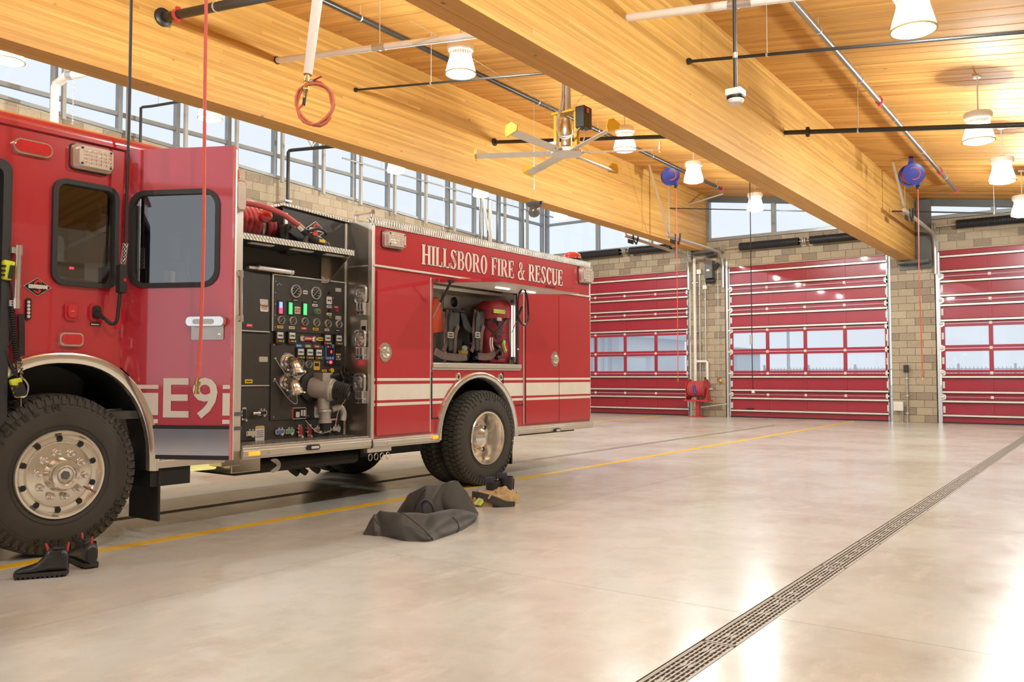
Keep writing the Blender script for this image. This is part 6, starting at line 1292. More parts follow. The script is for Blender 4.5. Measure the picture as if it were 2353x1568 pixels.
lp_ = tk(1203, 662, -.55); ep(MB().tube(smooth_path([lp_, lp_ + V((-.10, 0, -.10)), lp_ + V((-.10, 0, -.32)), lp_ + V((.0, 0, -.42)), lp_ + V((.09, 0, -.34)), lp_ + V((.07, 0, -.10)), lp_]), .012, 8), 'pull_strap', 'leather')
a, c = tk(1199, 706, -.45), tk(1176, 765, .03); o = ep(MB().cyl(a, a.lerp(c, .5), .013, None, 10), 'gas_stay', 'black'); ep(MB().cyl(a.lerp(c, .45), c, .005, None, 8), 'stay_rod', 'galv', 0, o)
q = tk(1189.5, 803); ep(MB().lathe([(0, .012), (.012, .01), (.014, 0), (0, 0)], (q.x, 0, q.z), (0, -1, 0), 12), 'door_switch', 'lbl_white')
# rub rails under the body
for a, c in ((5.87, 6.86), (8.215, 10.05)): b = MB().box((a, -.012, .54), (c, .02, .625)).box((a, -.022, .556), (c, -.010, .606)); ep(b, 'rub_rail', 'trim', .004)
ep(MB().box((S0, .0, .62), (6.86, .1, .64)).box((8.215, 0, .62), (S1 + .05, .1, .64)), 'rail_ledge', 'trim'); amber(6.79, .60); edge_lamp(1276, 989)
for s in (6.05, 6.72, 8.30, 9.1, 9.9): ep(MB().cyl((s, -.022, .58), (s, -.028, .58), .008, None, 8), 'screw', 'galv')
q = tk(863, 1045, .05); ep(MB().box((q.x - .16, .0, .50), (q.x + .17, .06, .54)), 'hitch_bracket', 'trim')
for k in range(4): ep(MB().lathe([(.030, 0), (.033, -.004), (.037, 0), (.033, .004)], (q.x - .12 + .08 * k, .0, .455), (.25, -1, 0), 18, True), 'pull_ring', 'galv')
# rear wheel ring, liner, flap
b = MB(); n = 30
for i in range(n + 1):
    t = pi - (pi + .06) * i / n; ca, sa = cos(t), sin(t)
    for r, w_ in ((.735, .0), (.735, -.03), (.70, -.05), (.665, -.03), (.662, .06)): b.v.append(V((RA[0] + r * ca, w_, RA[1] + r * sa)))
for i in range(n):
    for k in range(4): b.f.append((i * 5 + k, i * 5 + k + 1, i * 5 + k + 6, i * 5 + k + 5)); b.m.append(0)
ep(b, 'fender_ring', 'chrome', 0, None, 60)
b = MB()
for i in range(n + 1):
    t = pi - (pi + .06) * i / n; b.v += [V((RA[0] + .668 * cos(t), .03, RA[1] + .668 * sin(t))), V((RA[0] + .668 * cos(t), .80, RA[1] + .668 * sin(t)))]
for i in range(n): b.f.append((2 * i, 2 * i + 1, 2 * i + 3, 2 * i + 2)); b.m.append(0)
ep(b, 'wheel_liner', 'rubber', 0, None, 60)
ep(MB().box((8.20, .02, .19), (8.225, .72, .60)), 'mud_flap', 'rubber', .006)
# ---------------- wheels
def tyre(c, R, w0, w1, ri, name_par, seed=0):          # axis along w, outer face at w0
    wd = w1 - w0; x, z = c; Rc = R - .016
    prof = [(ri, .03), (ri + .02, .012), (ri + .05, .002), ((ri + R) / 2, .0), (R - .09, .012), (R - .04, .028), (Rc, .05), (Rc, wd - .05), (R - .04, wd - .028), ((ri + R) / 2, wd), (ri + .03, wd - .01), (ri, wd - .03)]
    b = MB().lathe(prof, (x, w0, z), (0, 1, 0), 72, True); nl = 58
    for k in range(nl):
        a = 2 * pi * k / nl; da = 2 * pi / nl
        for (h0, h1, sh, fr) in ((.028, wd * .22, 0, .80), (wd * .26, wd * .48, .4, .82), (wd * .52, wd * .74, .1, .82), (wd * .78, wd - .028, .5, .80)):
            a0 = a + sh * da; a1 = a0 + da * fr; P = []
            for h, rr in ((h0, R - (.014 if h0 < .04 else 0)), (h1, R - (.014 if h1 > wd - .04 else 0))):
                for aa in (a0, a1):
                    for r in (R - .035, rr): P.append((x + r * cos(aa), w0 + h, z + r * sin(aa)))
            b.add(P, [(0, 1, 3, 2), (4, 6, 7, 5), (0, 4, 5, 1), (2, 3, 7, 6), (1, 5, 7, 3), (0, 2, 6, 4)])
        a1 = a + da * .5; P = []
        for r, h in ((R - .075, .016), (R - .02, .030)):
            for aa in (a, a + da * .5): P += [(x + r * cos(aa), w0 + h, z + r * sin(aa)), (x + r * cos(aa), w0 + h - .007, z + r * sin(aa))]
        b.add(P, [(1, 3, 7, 5), (0, 1, 5, 4), (2, 6, 7, 3), (4, 5, 7, 6), (0, 2, 3, 1)])
    for rr in (R - .10, (ri + R) / 2 + .02, ri + .045): b.lathe([(rr - .004, .004), (rr, -.004), (rr + .004, .004)], (x, w0 + (.012 if rr > R - .12 else .001), z), (0, 1, 0), 60)
    return ep(b, 'tyre', 'tyre', 0, name_par, 35)
def sidewall(s, c, r, a_mid, size, w0, par, gap=.82):   # raised letters round the sidewall, tops outward
    b = MB(); n = len(s); da = size * gap / r
    for i, ch in enumerate(s):
        if ch == ' ': continue
        a = a_mid + (n - 1) / 2 * da - i * da; text_mb(b, ch, size, (c[0] + r * cos(a), c[1] + r * sin(a)), .0, .006, 1.1, a - pi / 2, .002)
    b.build('sidewall_lettering', M['tyretext'], par, side(w0), 0)
def wheel(name): return thing(name, None, None)
FW = (2.882, .562); R1 = .567
t = tyre(FW, R1, .0, .41, .300, ENG)
sidewall('MICHELIN', FW, .468, radians(126), .072, .004, t, 1.0); sidewall('425/65 R 22.5', FW, .468, radians(-70), .062, .004, t, .86)
def disc(c, w0, par_name, convex=True):
    x, z = c; o = None
    if convex:
        pr = [(.300, .05), (.312, .0), (.306, -.012), (.292, -.012), (.283, .012), (.262, .030), (.235, .030), (.222, .016), (.19, .010), (.15, .008), (.118, .004), (.112, -.02), (.108, -.06), (.095, -.085), (.07, -.09), (.066, -.07), (0, -.066)]
        o = ep(MB().lathe(pr, (x, w0, z), (0, 1, 0), 56, None, False), 'wheel_disc', 'polish', 0, None, 30)
        for k in range(10):
            a = 2 * pi * k / 10 + .31
            ep(MB().lathe([(0, .004), (.019, .004), (.021, .0), (.016, -.0005), (0, -.001)], (x + .25 * cos(a), w0 + .026, z + .25 * sin(a)), (0, -1, 0), 14), 'hand_hole', 'chassis', 0, o)
            a += .2; p = (x + .158 * cos(a), w0 + .008, z + .158 * sin(a)); ep(MB().lathe([(0, .062), (.014, .058), (.020, .044), (.021, .03), (.018, .028), (.019, .012), (.027, .010), (.028, 0), (0, 0)], p, (0, -1, 0), 14), 'lug_nut', 'chrome', 0, o)
        ep(MB().lathe([(0, .012), (.03, .012), (.034, .0), (0, 0)], (x, w0 - .064, z), (0, -1, 0), 6).lathe([(.040, .0), (.055, .004), (.064, .0), (.055, -.006)], (x, w0 - .066, z), (0, -1, 0), 24, True), 'hub_cap', 'grey', 0, o)
        for k in range(8): a = 2 * pi * k / 8; ep(MB().cyl((x + .052 * cos(a), w0 - .07, z + .052 * sin(a)), (x + .052 * cos(a), w0 - .078, z + .052 * sin(a)), .004, None, 6), 'hub_screw', 'trim', 0, o)
        ep(MB().cyl((x + .225, w0 + .02, z - .13), (x + .19, w0 - .02, z - .11), .008, None, 8), 'valve_stem', 'redplain', 0, o)
    else:
        pr = [(.300, .03), (.308, -.008), (.300, -.016), (.286, -.012), (.272, .02), (.262, .07), (.258, .15), (.245, .185), (.205, .19), (.16, .185), (.15, .18), (.0, .18)]
        o = ep(MB().lathe(pr, (x, w0, z), (0, 1, 0), 56, None, False), 'wheel_disc', 'polish', 0, None, 30)
        ep(MB().lathe([(.0, .13), (.06, .125), (.105, .10), (.118, .05), (.122, .0), (0, 0)], (x, w0 + .182, z), (0, -1, 0), 30), 'hub_cap', 'chrome', 0, o)
        for k in range(10):
            a = 2 * pi * k / 10 + .2; ep(MB().lathe([(0, .05), (.016, .046), (.02, .03), (.026, .01), (.027, 0), (0, 0)], (x + .158 * cos(a), w0 + .185, z + .158 * sin(a)), (0, -1, 0), 12), 'lug_nut', 'chrome', 0, o)
            if k % 2 == 0: a += .31; ep(MB().lathe([(0, .003), (.026, .003), (.028, .0), (0, 0)], (x + .215 * cos(a), w0 + .187, z + .215 * sin(a)), (0, -1, 0), 14), 'hand_hole', 'chassis', 0, o)
    return o
disc(FW, .012, 'front')
RW = (7.605, .543); R2 = .545
t = tyre(RW, R2, -.09, .19, .292, ENG); disc(RW, -.078, 'rear', False); tyre(RW, R2, .24, .52, .292, ENG)
sidewall('12 R 22.5', RW, .43, radians(100), .058, -.086, t, .86); sidewall('MICHELIN', RW, .43, radians(-80), .058, -.086, t, 1.0)
tyre(FW, R1, 2.1, 2.5, .300, ENG); tyre(RW, R2, 1.98, 2.26, .292, ENG); tyre(RW, R2, 2.31, 2.59, .292, ENG)
for c, a, d in ((FW, .38, 2.12), (RW, .5, 2.0)): ep(MB().cyl((c[0], a, c[1]), (c[0], d, c[1]), .12, None, 16).sphere((c[0], 1.25, c[1]), .24, 18, 12), 'axle', 'chassis')
for w_ in (.80, 1.60): ep(MB().box((1.2, w_, .52), (9.9, w_ + .1, .78)), 'frame_rail', 'chassis')
ep(MB().box((4.3, .06, .43), (4.6, .7, .64)), 'fuel_box', 'bronze', .01); ep(MB().box((4.35, .1, .40), (5.8, 2.3, .52)), 'pump_belly', 'chassis', .04); ep(MB().box((5.9, .2, .44), (6.8, 2.3, .64)), 'body_underside', 'chassis'); ep(MB().box((8.25, .2, .50), (9.9, 2.3, .64)), 'body_underside', 'chassis')
b = MB(); 
for s in (5.05, 5.15, 5.3): b.tube(smooth_path([V((s, .3, .50)), V((s + .03, .26, .40)), V((s + .10, .24, .34))]), .03, 8)
ep(b, 'drain_hoses', 'chassis'); ep(MB().lathe([(.02, -.02), (.06, -.02), (.065, 0), (.06, .02), (.02, .02)], (4.78, .12, .46), (.3, 1, 0), 18), 'winch_hook', 'galv')

# ================================================================== GEAR IN THE OPEN COMPARTMENT (rests on its mat)
def C2(u, v, w): return tk(980 + u / 6.533, 620 + v / 6.533, w)          # measured on the enlarged view of the opening
def at_t(p): return TRK @ V(p)
def ribbon(mb, pts, wd, th=.012, up=(0, 1, 0)):
    pts = smooth_path(pts, 4)
    for i in range(len(pts) - 1): mb.obox(pts[i], pts[i + 1] + (pts[i + 1] - pts[i]) * .15, wd, th, up)
    return mb
def scba(u0, du, name, label):
    o0 = C2(u0, 1340, .22); t = thing(name, label, 'breathing apparatus', at_t((o0.x, .22, 1.405)), 'breathing sets in the open locker')
    def P(u, v, w): return C2(u0 + (u - 380) * du, v, w)
    def bd(mb, nm, m, bev=0, sm=40): return mb.build(nm, M[m], t, TRK, sm, bev)
    a, c = P(300, 610, .33), P(420, 1300, .33)
    bd(MB().box((a.x, .30, c.z), (P(520, 700, .33).x, .36, a.z)), 'back_frame', 'black', .02)
    bd(MB().box((P(235, 600, .3).x, .24, P(380, 640, .3).z), (P(520, 600, .3).x, .30, P(380, 600, .3).z)), 'shoulder_yoke', 'black', .012)
    pads = MB().add([P(400, 620, .20), P(500, 640, .20), P(490, 840, .15), P(420, 930, .13), P(390, 900, .13), P(385, 700, .16), P(400, 620, .28), P(500, 640, .28), P(490, 840, .24), P(420, 930, .22), P(390, 900, .22), P(385, 700, .24)],
                    [(0, 1, 2, 3, 4, 5), (11, 10, 9, 8, 7, 6), (0, 6, 7, 1), (1, 7, 8, 2), (2, 8, 9, 3), (3, 9, 10, 4), (4, 10, 11, 5), (5, 11, 6, 0)]); bd(pads, 'shoulder_pad', 'harness', .02)
    pads = MB().add([P(500, 640, .22), P(560, 650, .22), P(640, 800, .18), P(700, 930, .15), P(650, 960, .15), P(560, 880, .17), P(500, 640, .3), P(560, 650, .3), P(640, 800, .26), P(700, 930, .23), P(650, 960, .23), P(560, 880, .25)],
                    [(0, 1, 2, 3, 4, 5), (11, 10, 9, 8, 7, 6), (0, 6, 7, 1), (1, 7, 8, 2), (2, 8, 9, 3), (3, 9, 10, 4), (4, 10, 11, 5), (5, 11, 6, 0)]); bd(pads, 'shoulder_pad', 'harness', .02)
    bd(ribbon(MB(), [P(325, 620, .18), P(300, 800, .12), P(290, 950, .10), P(300, 1100, .10), P(250, 1230, .10)], .05), 'shoulder_strap', 'web')
    bd(ribbon(MB(), [P(380, 640, .14), P(365, 760, .10), P(360, 930, .08), P(360, 1060, .08), P(362, 1210, .09)], .062, .014), 'shoulder_strap', 'harness')
    bd(ribbon(MB(), [P(480, 840, .12), P(440, 950, .10), P(430, 1100, .10), P(420, 1250, .12)], .05), 'shoulder_strap', 'web')
    q0, q1 = P(330, 935, .06), P(400, 1030, .06); b = MB(); cx_, cz_ = (q0.x + q1.x) / 2, (q0.z + q1.z) / 2; sx_, sz_ = abs(q1.x - q0.x) / 2, abs(q0.z - q1.z) / 2
    for k in (-1, 0, 1): b.box((cx_ - sx_, .055, cz_ + k * sz_ * .8 - .008), (cx_ + sx_, .075, cz_ + k * sz_ * .8 + .008))
    for k in (-1, 1): b.box((cx_ + k * sx_ - .008, .055, cz_ - sz_), (cx_ + k * sx_ + .008, .075, cz_ + sz_))
    bd(b, 'buckle', 'galv', .003)
    cy = P(590, 1000, .36); bd(MB().lathe([(0, 0), (.06, .01), (.08, .05), (.08, .5), (.05, .57), (.02, .59), (.02, .64), (0, .64)], (cy.x, .40, 1.43), (0, 0, 1), 20), 'air_cylinder', 'harness'); bd(MB().box((cy.x - .085, .31, 1.62), (cy.x + .085, .49, 1.66)), 'cylinder_band', 'black', .01)
    g = P(560, 1180, .24); bd(MB().lathe([(0, .03), (.03, .03), (.034, 0), (0, 0)], (g.x, .24, g.z), (0, -1, 0), 16), 'pressure_gauge', 'lbl_white'); bd(MB().cbox((g.x, .25, g.z - .05), (.12, .06, .05)), 'regulator', 'lbl_yellow', .01)
    pts = [P(u_, v_, .06) for u_, v_ in (((130, 1230), (230, 1290), (350, 1310), (480, 1320), (600, 1310)) if du > .9 else ((370, 1300), (480, 1310), (600, 1300), (680, 1250)))]; b = MB(); sp_ = smooth_path(pts, 4)
    for i in range(len(sp_) - 1): b.obox(sp_[i], sp_[i + 1] + (sp_[i + 1] - sp_[i]) * .2, .055, .03, (0, 0, 1))
    b2 = MB()
    for i in range(len(sp_) - 1):
        p, q = sp_[i], sp_[i + 1] + (sp_[i + 1] - sp_[i]) * .2; p = V((p.x, p.y, max(p.z, 1.45))); q = V((q.x, q.y, max(q.z, 1.45))); b2.obox(p, q, .02, .085, (0, 0, 1))
    bd(b2, 'waist_belt', 'web', .006)
    bd(MB().tube(smooth_path([P(600, 1100, .2), P(700, 1130, .12), P(780, 1200, .10), P(800, 1290, .1), P(720, 1330, .08)]), .024, 8), 'air_line', 'leather')
    return t
scba(380, 1.0, 'breathing_set', 'left grey breathing apparatus harness standing in the open locker beside the cream cylinder')
scba(780, .80, 'breathing_set', 'right grey breathing apparatus harness standing in the open locker beside the red backpack')
p = C2(205, 1010, .40); t = thing('air_cylinder', 'cream air cylinder with dark band and number 172 at the left of the open locker', 'cylinder', at_t((p.x, .40, 1.41)))
MB().lathe([(0, 0), (.07, .005), (.085, .04), (.085, .44), (.06, .52), (.025, .55), (0, .55)], (p.x, .40, 1.41), (0, 0, 1), 24).build('tank', M['cream'], t, TRK); MB().lathe([(0, .54), (.03, .54), (.03, .64), (0, .64)], (p.x, .40, 1.41), (0, 0, 1), 14).build('valve', M['lbl_yellow'], t, TRK)
MB().lathe([(.08, .13), (.0868, .13), (.0868, .19), (.08, .19)], (p.x, .40, 1.41), (0, 0, 1), 24).build('band', M['black'], t, TRK); text('number', '172', .05, M['ink'], side(.313), t, (p.x + .0, 1.76), .001, .002)
p = C2(130, 560, .30); t = thing('orange_bag', 'orange bag with black base at the left end of the open locker', 'bag', at_t((p.x, .3, 1.41)))
b = MB().grid(lambda u, v: V((p.x - .04 + (.15 - .05 * v * v) * cos(2 * pi * u) * (1 - .3 * v ** 4), .34 + .16 * sin(2 * pi * u) * (1 - .35 * v ** 3), 1.74 + v * .40 + .012 * sin(9 * u + 5 * v))), 24, 9, True); b.add([b.v[-24 + i] for i in range(24)], [tuple(range(24))]); b.build('top', M['orange'], t, TRK)
MB().lathe([(0, 0), (.15, 0), (.16, .05), (.155, .30), (.15, .345), (0, .345)], (p.x - .04, .34, 1.41), (0, 0, 1), 20).build('base', M['blackcloth'], t, TRK)
# red backpack
p0, p1 = C2(880, 440, .2), C2(1240, 1340, .2); xm = (p0.x + p1.x) / 2 + .01; hw = (p1.x - p0.x) / 2
t = thing('backpack', 'tall red backpack with yellow reflective tabs leaning in the right of the open locker', 'backpack', at_t((xm, .25, 1.41)))
zt_ = p0.z; zf = C2(1000, 690, .2).z
def pack(u, v):
    a = 2 * pi * u; ww = hw * (.86 + .16 * sin(pi * min(1, v * 1.1)) - .14 * max(0, .5 - abs(v - .5)) * 1.0); sq = (abs(cos(a)) ** .6 * math.copysign(1, cos(a)), abs(sin(a)) ** .6 * math.copysign(1, sin(a)))
    return V((xm + ww * sq[0] + .008 * sin(14 * v + 3 * a), .26 + .13 * sq[1] * (1 + .12 * sin(7 * v)), 1.41 + v * (zf - 1.41)))
b = MB().grid(pack, 32, 16, True); b.add([b.v[i] for i in range(32)], [tuple(range(31, -1, -1))]); b.add([b.v[-64 + i + 0] for i in range(0)], []); b.build('main_body', M['packred'], t, TRK, 60)
def flap(u, v):
    a = 2 * pi * u; k = (1 - v ** 5 * .35); sq = (abs(cos(a)) ** .6 * math.copysign(1, cos(a)), abs(sin(a)) ** .6 * math.copysign(1, sin(a)))
    return V((xm - .015 + hw * 1.0 * sq[0] * k, .25 + .16 * sq[1] * k, zf - .03 + v * (zt_ - zf + .03) + .02 * cos(a)))
b = MB().grid(flap, 32, 10, True); b.add([b.v[-32 + i] for i in range(32)], [tuple(range(32))]); b.build('top_flap', M['packred'], t, TRK, 60)
a, c = C2(1010, 590, .08), C2(1180, 668, .08); o = MB().box((a.x, .075, c.z), (c.x, .095, a.z)).build('reflective_tab', M['hiviz'], t, TRK, 0, .004); MB().box((a.x, .072, (a.z + c.z) / 2 - .008), (c.x, .074, (a.z + c.z) / 2 + .008)).build('silver_band', M['silver'], o, TRK, 0)
b = MB(); ribbon(b, [C2(960, 740, .10), C2(1060, 800, .08), C2(1110, 850, .08)], .03); ribbon(b, [C2(1220, 720, .12), C2(1150, 830, .08), C2(1050, 930, .08), C2(990, 980, .1)], .03); ribbon(b, [C2(1085, 740, .07), C2(1085, 850, .07)], .04); ribbon(b, [C2(1180, 940, .10), C2(1050, 990, .08), C2(1100, 1050, .08), C2(1200, 1060, .12)], .025); ribbon(b, [C2(1120, 1180, .09), C2(1010, 1270, .08)], .03); b.build('straps', M['black'], t, TRK)
MB().cbox(C2(1085, 745, .055), (.09, .03, .04)).build('buckle', M['galv'], t, TRK, 0, .006)
o = ribbon(MB(), [C2(1165, 1060, .09), C2(1160, 1140, .08), C2(1190, 1230, .09)], .045, .014).build('reflective_tab', M['hiviz'], t, TRK); ribbon(MB(), [C2(1165, 1062, .08), C2(1160, 1140, .07), C2(1190, 1228, .08)], .014, .014).build('silver_band', M['silver'], o, TRK)
MB().box((C2(950, 1320, .1).x, .10, 1.412), (C2(1190, 1320, .1).x, .16, 1.47)).build('front_pocket', M['packred'], t, TRK, 0, .02)
b = MB(); 
for dx in (0, .035): ribbon(b, [C2(960 + dx * 900, 1020, .07), C2(955 + dx * 900, 1100, .06), C2(975 + dx * 900, 1240, .07)], .012)
b.build('drawcords', M['lbl_white'], t, TRK)

# ================================================================== ON THE FLOOR
def hsh(x, y): 
    n = sin(x * 12.9898 + y * 78.233) * 43758.5453; return n - ifloor(n)
def vn(x, y):
    i, j = ifloor(x), ifloor(y); f, g = x - i, y - j; f, g = f * f * (3 - 2 * f), g * g * (3 - 2 * g)
    return (hsh(i, j) * (1 - f) + hsh(i + 1, j) * f) * (1 - g) + (hsh(i, j + 1) * (1 - f) + hsh(i + 1, j + 1) * f) * g
def ridge(x, y): return 1 - abs(2 * vn(x, y) - 1)
# camera-right and away axes on the floor help place the two heaps
RX = V((cos(YAW), sin(YAW), 0)); RY = V((-sin(YAW), cos(YAW), 0))
def heap(name_part, m, par, o, rx, ry, h, fold, seed, shape=2.4, n=64, k=18, lump=None, under=.03):
    b = MB()
    def fn(u, v):
        a = 2 * pi * u; e = sin(v * pi / 2); rr = (1 + .10 * (vn(3 * cos(a) + seed, 3 * sin(a) + seed) - .5) * 2)
        if lump: rr *= lump(a)
        ca, sa = cos(a), sin(a); q = (abs(ca) ** shape + abs(sa) ** shape) ** (-1 / shape) * rr
        prof = cos(v * pi / 2) ** .75; x, y = rx * q * ca * prof, ry * q * sa * prof
        f = fold * (ridge(x * 7 + seed, y * 5 + v * 2) ** 3 + .5 * ridge(x * 15 - seed, y * 11) ** 3 - .5) * min(1, v * 4) * (1.2 - .5 * v)
        z = h * e ** .8 + f; 
        x += fold * .5 * (ridge(y * 9 + seed, v * 4) - .5); 
        return o + RX * x + RY * y + V((0, 0, max(.0, z)))
    b.grid(fn, n, k, True); L = len(b.v); b.add([b.v[L - n + i] for i in range(n)], [tuple(range(n))]); b.add([b.v[i] for i in range(n)], [tuple(range(n - 1, -1, -1))])
    return b.build(name_part, M[m], par, None, 70)
def surf(o, pts, zoff): return [o + RX * x + RY * y + V((0, 0, z + zoff)) for x, y, z in pts]
# black bag: low folded front roll, arched hood behind with a dark opening
ob = (onz(835, 1232) + onz(1098, 1190)) / 2; t = thing('black_bag', 'crumpled black nylon bag lying on the floor in front of the rear wheel', 'bag', ob)
def BP(u, v): return 820 + u / 5.8825, 1080 + v / 5.8825
Ar = [(80, 880), (230, 895), (380, 905), (520, 935), (650, 965), (830, 970), (1010, 968), (1170, 915), (1330, 860), (1480, 790), (1590, 715)]
Cr = [(120, 800), (235, 745), (350, 790), (450, 815), (600, 785), (760, 800), (930, 825), (1120, 770), (1290, 715), (1450, 700), (1620, 640)]
Br = [(200, 650), (255, 605), (325, 570), (480, 578), (640, 588), (800, 590), (980, 602), (1130, 562), (1300, 540), (1450, 548), (1635, 600)]
Fr = [(560, 565), (640, 500), (720, 440), (800, 470), (870, 485), (960, 470), (1060, 440), (1200, 400), (1350, 400), (1480, 440), (1622, 560)]
Gr = [(545, 570), (640, 430), (710, 345), (790, 280), (900, 235), (1060, 195), (1180, 186), (1340, 157), (1430, 240), (1530, 390), (1638, 580)]
base_ = [onz(*BP(u, v)) for u, v in Ar]
def pl_(row, off): return [hit(*BP(u, v), base_[i] + RY * off, RY) for i, (u, v) in enumerate(row)]
rB, rF, rG = pl_(Br, .14), pl_(Fr, .34), pl_(Gr, .42)
lowr = lambda row, off, z: [V((p.x, p.y, 0)) + RY * off + V((0, 0, min(z, p.z * .5))) for p in row]
rows_ = [base_, pl_(Cr, .045), rB, lowr(rB, .08, .09), lowr(rF, -.045, .06), rF, rG, lowr(rG, .06, .12), lowr(rG, .13, .0)]
rows_ = [smooth_path(r, 7) for r in rows_]; cols_ = [smooth_path([r[i] for r in rows_], 7) for i in range(len(rows_[0]))]
tri = lambda q: abs(2 * (q - ifloor(q)) - 1)
NI, NJ = len(cols_), len(cols_[0]); vs = []
for i in range(NI):
    for j in range(NJ):
        p = cols_[i][j]; e = min(1, i * .2, (NI - 1 - i) * .2, j * .4, (NJ - 1 - j) * .4)
        q = tri(.045 * i + .03 * j + 1.3 * vn(i * .06, j * .05)) ** 2 * .016 + tri(.03 * i - .055 * j + 1.6 * vn(i * .05 + 7, j * .06)) ** 3 * .013 + (vn(i * .22, j * .2) - .5) * .010
        z = max(.001, p.z + q * e * .8); vs.append(V((p.x, p.y, z)) - RY * q * e)
fs = [(i * NJ + j, (i + 1) * NJ + j, (i + 1) * NJ + j + 1, i * NJ + j + 1) for i in range(NI - 1) for j in range(NJ - 1)]
ring = [i * NJ for i in range(NI)] + [(NI - 1) * NJ + j for j in range(1, NJ)] + [i * NJ + NJ - 1 for i in range(NI - 2, -1, -1)] + [j for j in range(NJ - 2, 0, -1)]
fs.append(tuple(ring[::-1])); MB().add(vs, fs).build('fabric_body', M['blackcloth'], t, None, 75)
c = base_[4] + RY * .305; hole = [hit(*BP(u, v), c, RY) for u, v in ((868, 585), (858, 480), (882, 430), (930, 402), (990, 432), (1035, 500), (1058, 585))]
MB().add([p for p in hole] + [p + RY * .05 for p in hole], [tuple(range(7)), tuple(range(13, 6, -1))] + [(i, (i + 1) % 7, 7 + (i + 1) % 7, 7 + i) for i in range(7)]).build('opening_lining', M['navy'], t, None, 0)
MB().tube(smooth_path([p - RY * .008 for p in hole], 5), .010, 8).build('opening_hem', M['blackcloth'], t)
for pts_, off in ((((770, 565), (800, 470), (850, 370), (930, 260)), .335), (((580, 575), (650, 610), (760, 690), (870, 780), (970, 880), (1030, 940)), .02), (((225, 650), (280, 720), (360, 780), (430, 820)), .05), (((1290, 640), (1350, 700), (1380, 780), (1350, 850)), .02)):
    MB().tube(smooth_path([hit(*BP(u, v), base_[5] + RY * off, RY) for u, v in pts_], 4), .004, 6).build('seam', M['chassis'], t)
# turnout trousers folded down round a pair of boots
oc = (onz(1083, 1166) + onz(1192, 1150)) / 2 + V((-.02, .06, 0)) - RX * .055 - RY * .05; t = thing('turnout_trousers', 'tan turnout trousers bunched round black boots on the floor by the rear wheel', 'trousers', oc)
heap('trousers', 'tan', t, oc, .245, .20, .125, .05, 5.3, 2.1, 72, 20)
heap('waist_roll', 'tan', t, oc + RX * .10 + RY * .03 + V((0, 0, .03)), .16, .14, .11, .05, 9.1, 2.0, 60, 16)
for (x, y, r) in ((1133, 1128, 0), (1163, 1118, 1)):
    c = hit(x, y, oc + RY * (.03 + .06 * r), RY); b = MB().lathe([(.045, -.12), (.068, -.06), (.072, .04), (.080, .105), (.074, .11), (.060, .04), (.05, -.10)], c - V((0, 0, .015)), (0, 0, 1), 22)
    bo = b.build('boot_shaft', M['leather'], t); MB().obox(c + RX * -.03 + V((0, 0, .06)), c + RX * -.035 + V((0, 0, .135)), .085, .02, RY).build('pull_tab', M['navy'], t, None, 0, .006); MB().tube([c + RX * .078 + V((0, 0, .07)), c + RX * .07 + V((0, 0, -.05))], .006, 6).build('boot_seam', M['rubber'], t)
fr = lambda x, y, d: hit(x, y, oc - RY * d, RY)
b = MB(); q = smooth_path([fr(1086, 1138, .10), fr(1108, 1142, .20), fr(1135, 1150, .235), fr(1160, 1160, .235), fr(1182, 1162, .19)], 6)
for i in range(len(q) - 1): b.obox(q[i], q[i + 1] + (q[i + 1] - q[i]) * .1, .020, .075, (0, 0, 1))
b.build('suspender', M['blackcloth'], t, None, 0, .004)
for (xa, ya, xb, yb, mm) in ((1091, 1160, 1103, 1146, 'hiviz'), (1096, 1161, 1107, 1147, 'silver'), (1101, 1162, 1112, 1148, 'hiviz')): MB().obox(fr(xa, ya, .215), fr(xb, yb, .20), .03, .03, RY).build('reflective_band', M[mm], t, None, 0, .004)
MB().obox(fr(1132, 1162, .245), fr(1148, 1166, .245), .022, .03, (0, 0, 1)).build('buckle', M['plateblk'], t, None, 0, .003); MB().obox(fr(1122, 1147, .252), fr(1128, 1137, .24), .018, .016, RY).build('keeper', M['tan'], t, None, 0, .003)
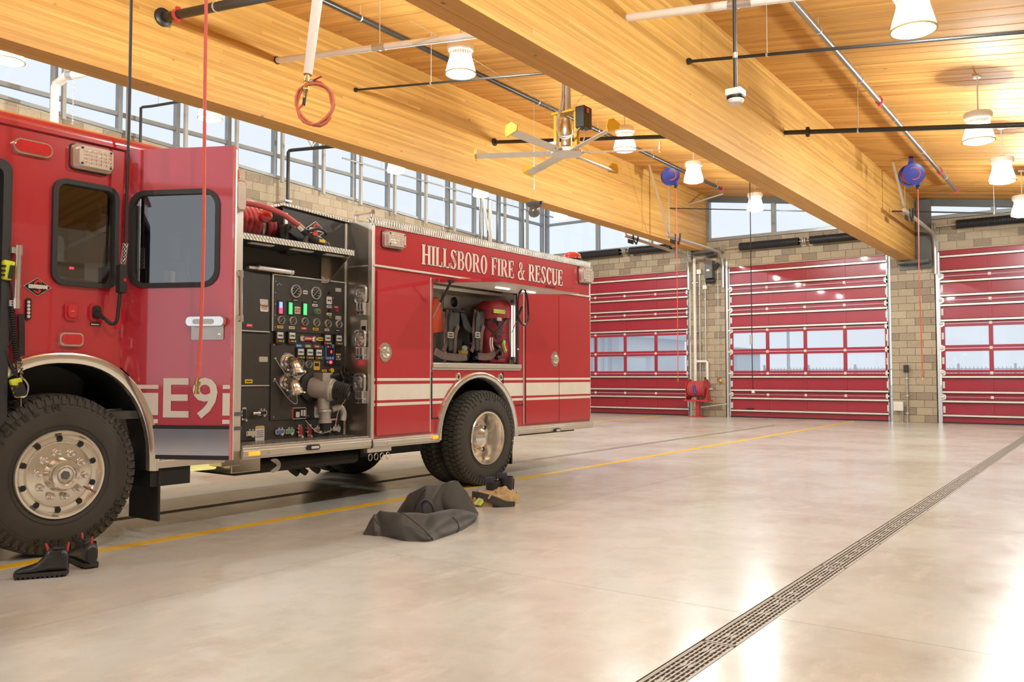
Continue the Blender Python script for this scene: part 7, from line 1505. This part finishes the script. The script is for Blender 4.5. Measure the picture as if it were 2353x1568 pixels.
# ankle boots: two pull-on boots, each a thing
def boot(heel, toe, label, h=.20):
    d = (V(toe) - V(heel)); L = d.length; d.normalize(); s = V((-d.y, d.x, 0)); B = frame(heel, d, s)
    t = thing('ankle_boot', label, 'boot', heel, 'pair of black pull-on boots')
    # cross sections along the boot from heel (0) to toe (1): half width, sole height, top height
    secs = [(.0, .028, .032, .13), (.02, .037, .03, .155), (.08, .046, .03, .172), (.22, .049, .03, .174), (.37, .047, .03, .170), (.42, .046, .03, .152), (.48, .046, .03, .122), (.58, .049, .03, .093), (.76, .052, .03, .073), (.90, .046, .03, .060), (.97, .028, .03, .050), (1.0, .012, .032, .042)]
    n = 20; vs = []
    for u, hw, z0, z1 in secs:
        for j in range(n):
            a = 2 * pi * j / n; ca, sa = cos(a), sin(a); zz = (z0 + z1) / 2 + (z1 - z0) / 2 * math.copysign(abs(sa) ** .8, sa); tw_ = 1 - (.12 if z1 > .15 else .2) * max(0, sa) ** 2
            vs.append((u * L, hw * math.copysign(abs(ca) ** .75, ca) * tw_, zz + .003 * sin(u * 40) * (1 if .35 < u < .6 else 0)))
    fs = [(i * n + j, (i + 1) * n + j, (i + 1) * n + (j + 1) % n, i * n + (j + 1) % n) for i in range(len(secs) - 1) for j in range(n)] + [tuple(range(n)), tuple((len(secs) - 1) * n + j for j in range(n - 1, -1, -1))]
    MB().add(vs, fs).build('upper', M['leather'], t, B, 60)
    ol = [(-.004, 0)] + [(u * L, hw + .006) for u, hw, _, _ in secs[1:-1]] + [(L + .006, 0)]; ol = ol + [(u * L, -(hw + .006)) for u, hw, _, _ in secs[-2:0:-1]]
    MB().prism(ol, .012, .034).build('midsole', M['sole'], t, B, 0, .003)
    b = MB()
    for k in range(11):
        u = .03 + k * .088; i = min(range(len(secs)), key=lambda i: abs(secs[i][0] - u)); hw = secs[i][1] + .004; b.box((u * L, -hw, 0), (u * L + L * .055, hw, .014))
    b.build('outsole', M['sole'], t, B, 0)
    for sg in (-1, 1):
        p = [(.13 * L, .06), (.30 * L, .06), (.34 * L, .16), (.11 * L, .165)]; b = MB().prism(p, 0, .006); b.xf(Matrix(((1, 0, 0, 0), (0, 0, 1, sg * .041 - .003), (0, 1, 0, 0), (0, 0, 0, 1)))); b.build('elastic_panel', M['rubber'], t, B, 0, .003)
    for u, lean in ((.04, -.012), (.36, .022)):
        o = MB().tube([(u * L, 0, .14), (u * L + lean * .6, 0, .182), (u * L + lean, 0, .205)], [.008, .007, .006], 8).build('pull_tab', M['redplain'], t, B)
    b = MB(); b.lathe([(.030, .0), (.036, .004), (.034, .012), (.027, .008)], (.20 * L, 0, .166), (0, 0, 1), 18); b.build('collar', M['rubber'], t, B)
boot(onz(157, 1322), onz(32, 1331), 'left black pull-on ankle boot in profile on the floor before the front wheel')
boot(onz(212, 1308), onz(152, 1280), 'right black pull-on ankle boot turned away, on the floor before the front wheel')
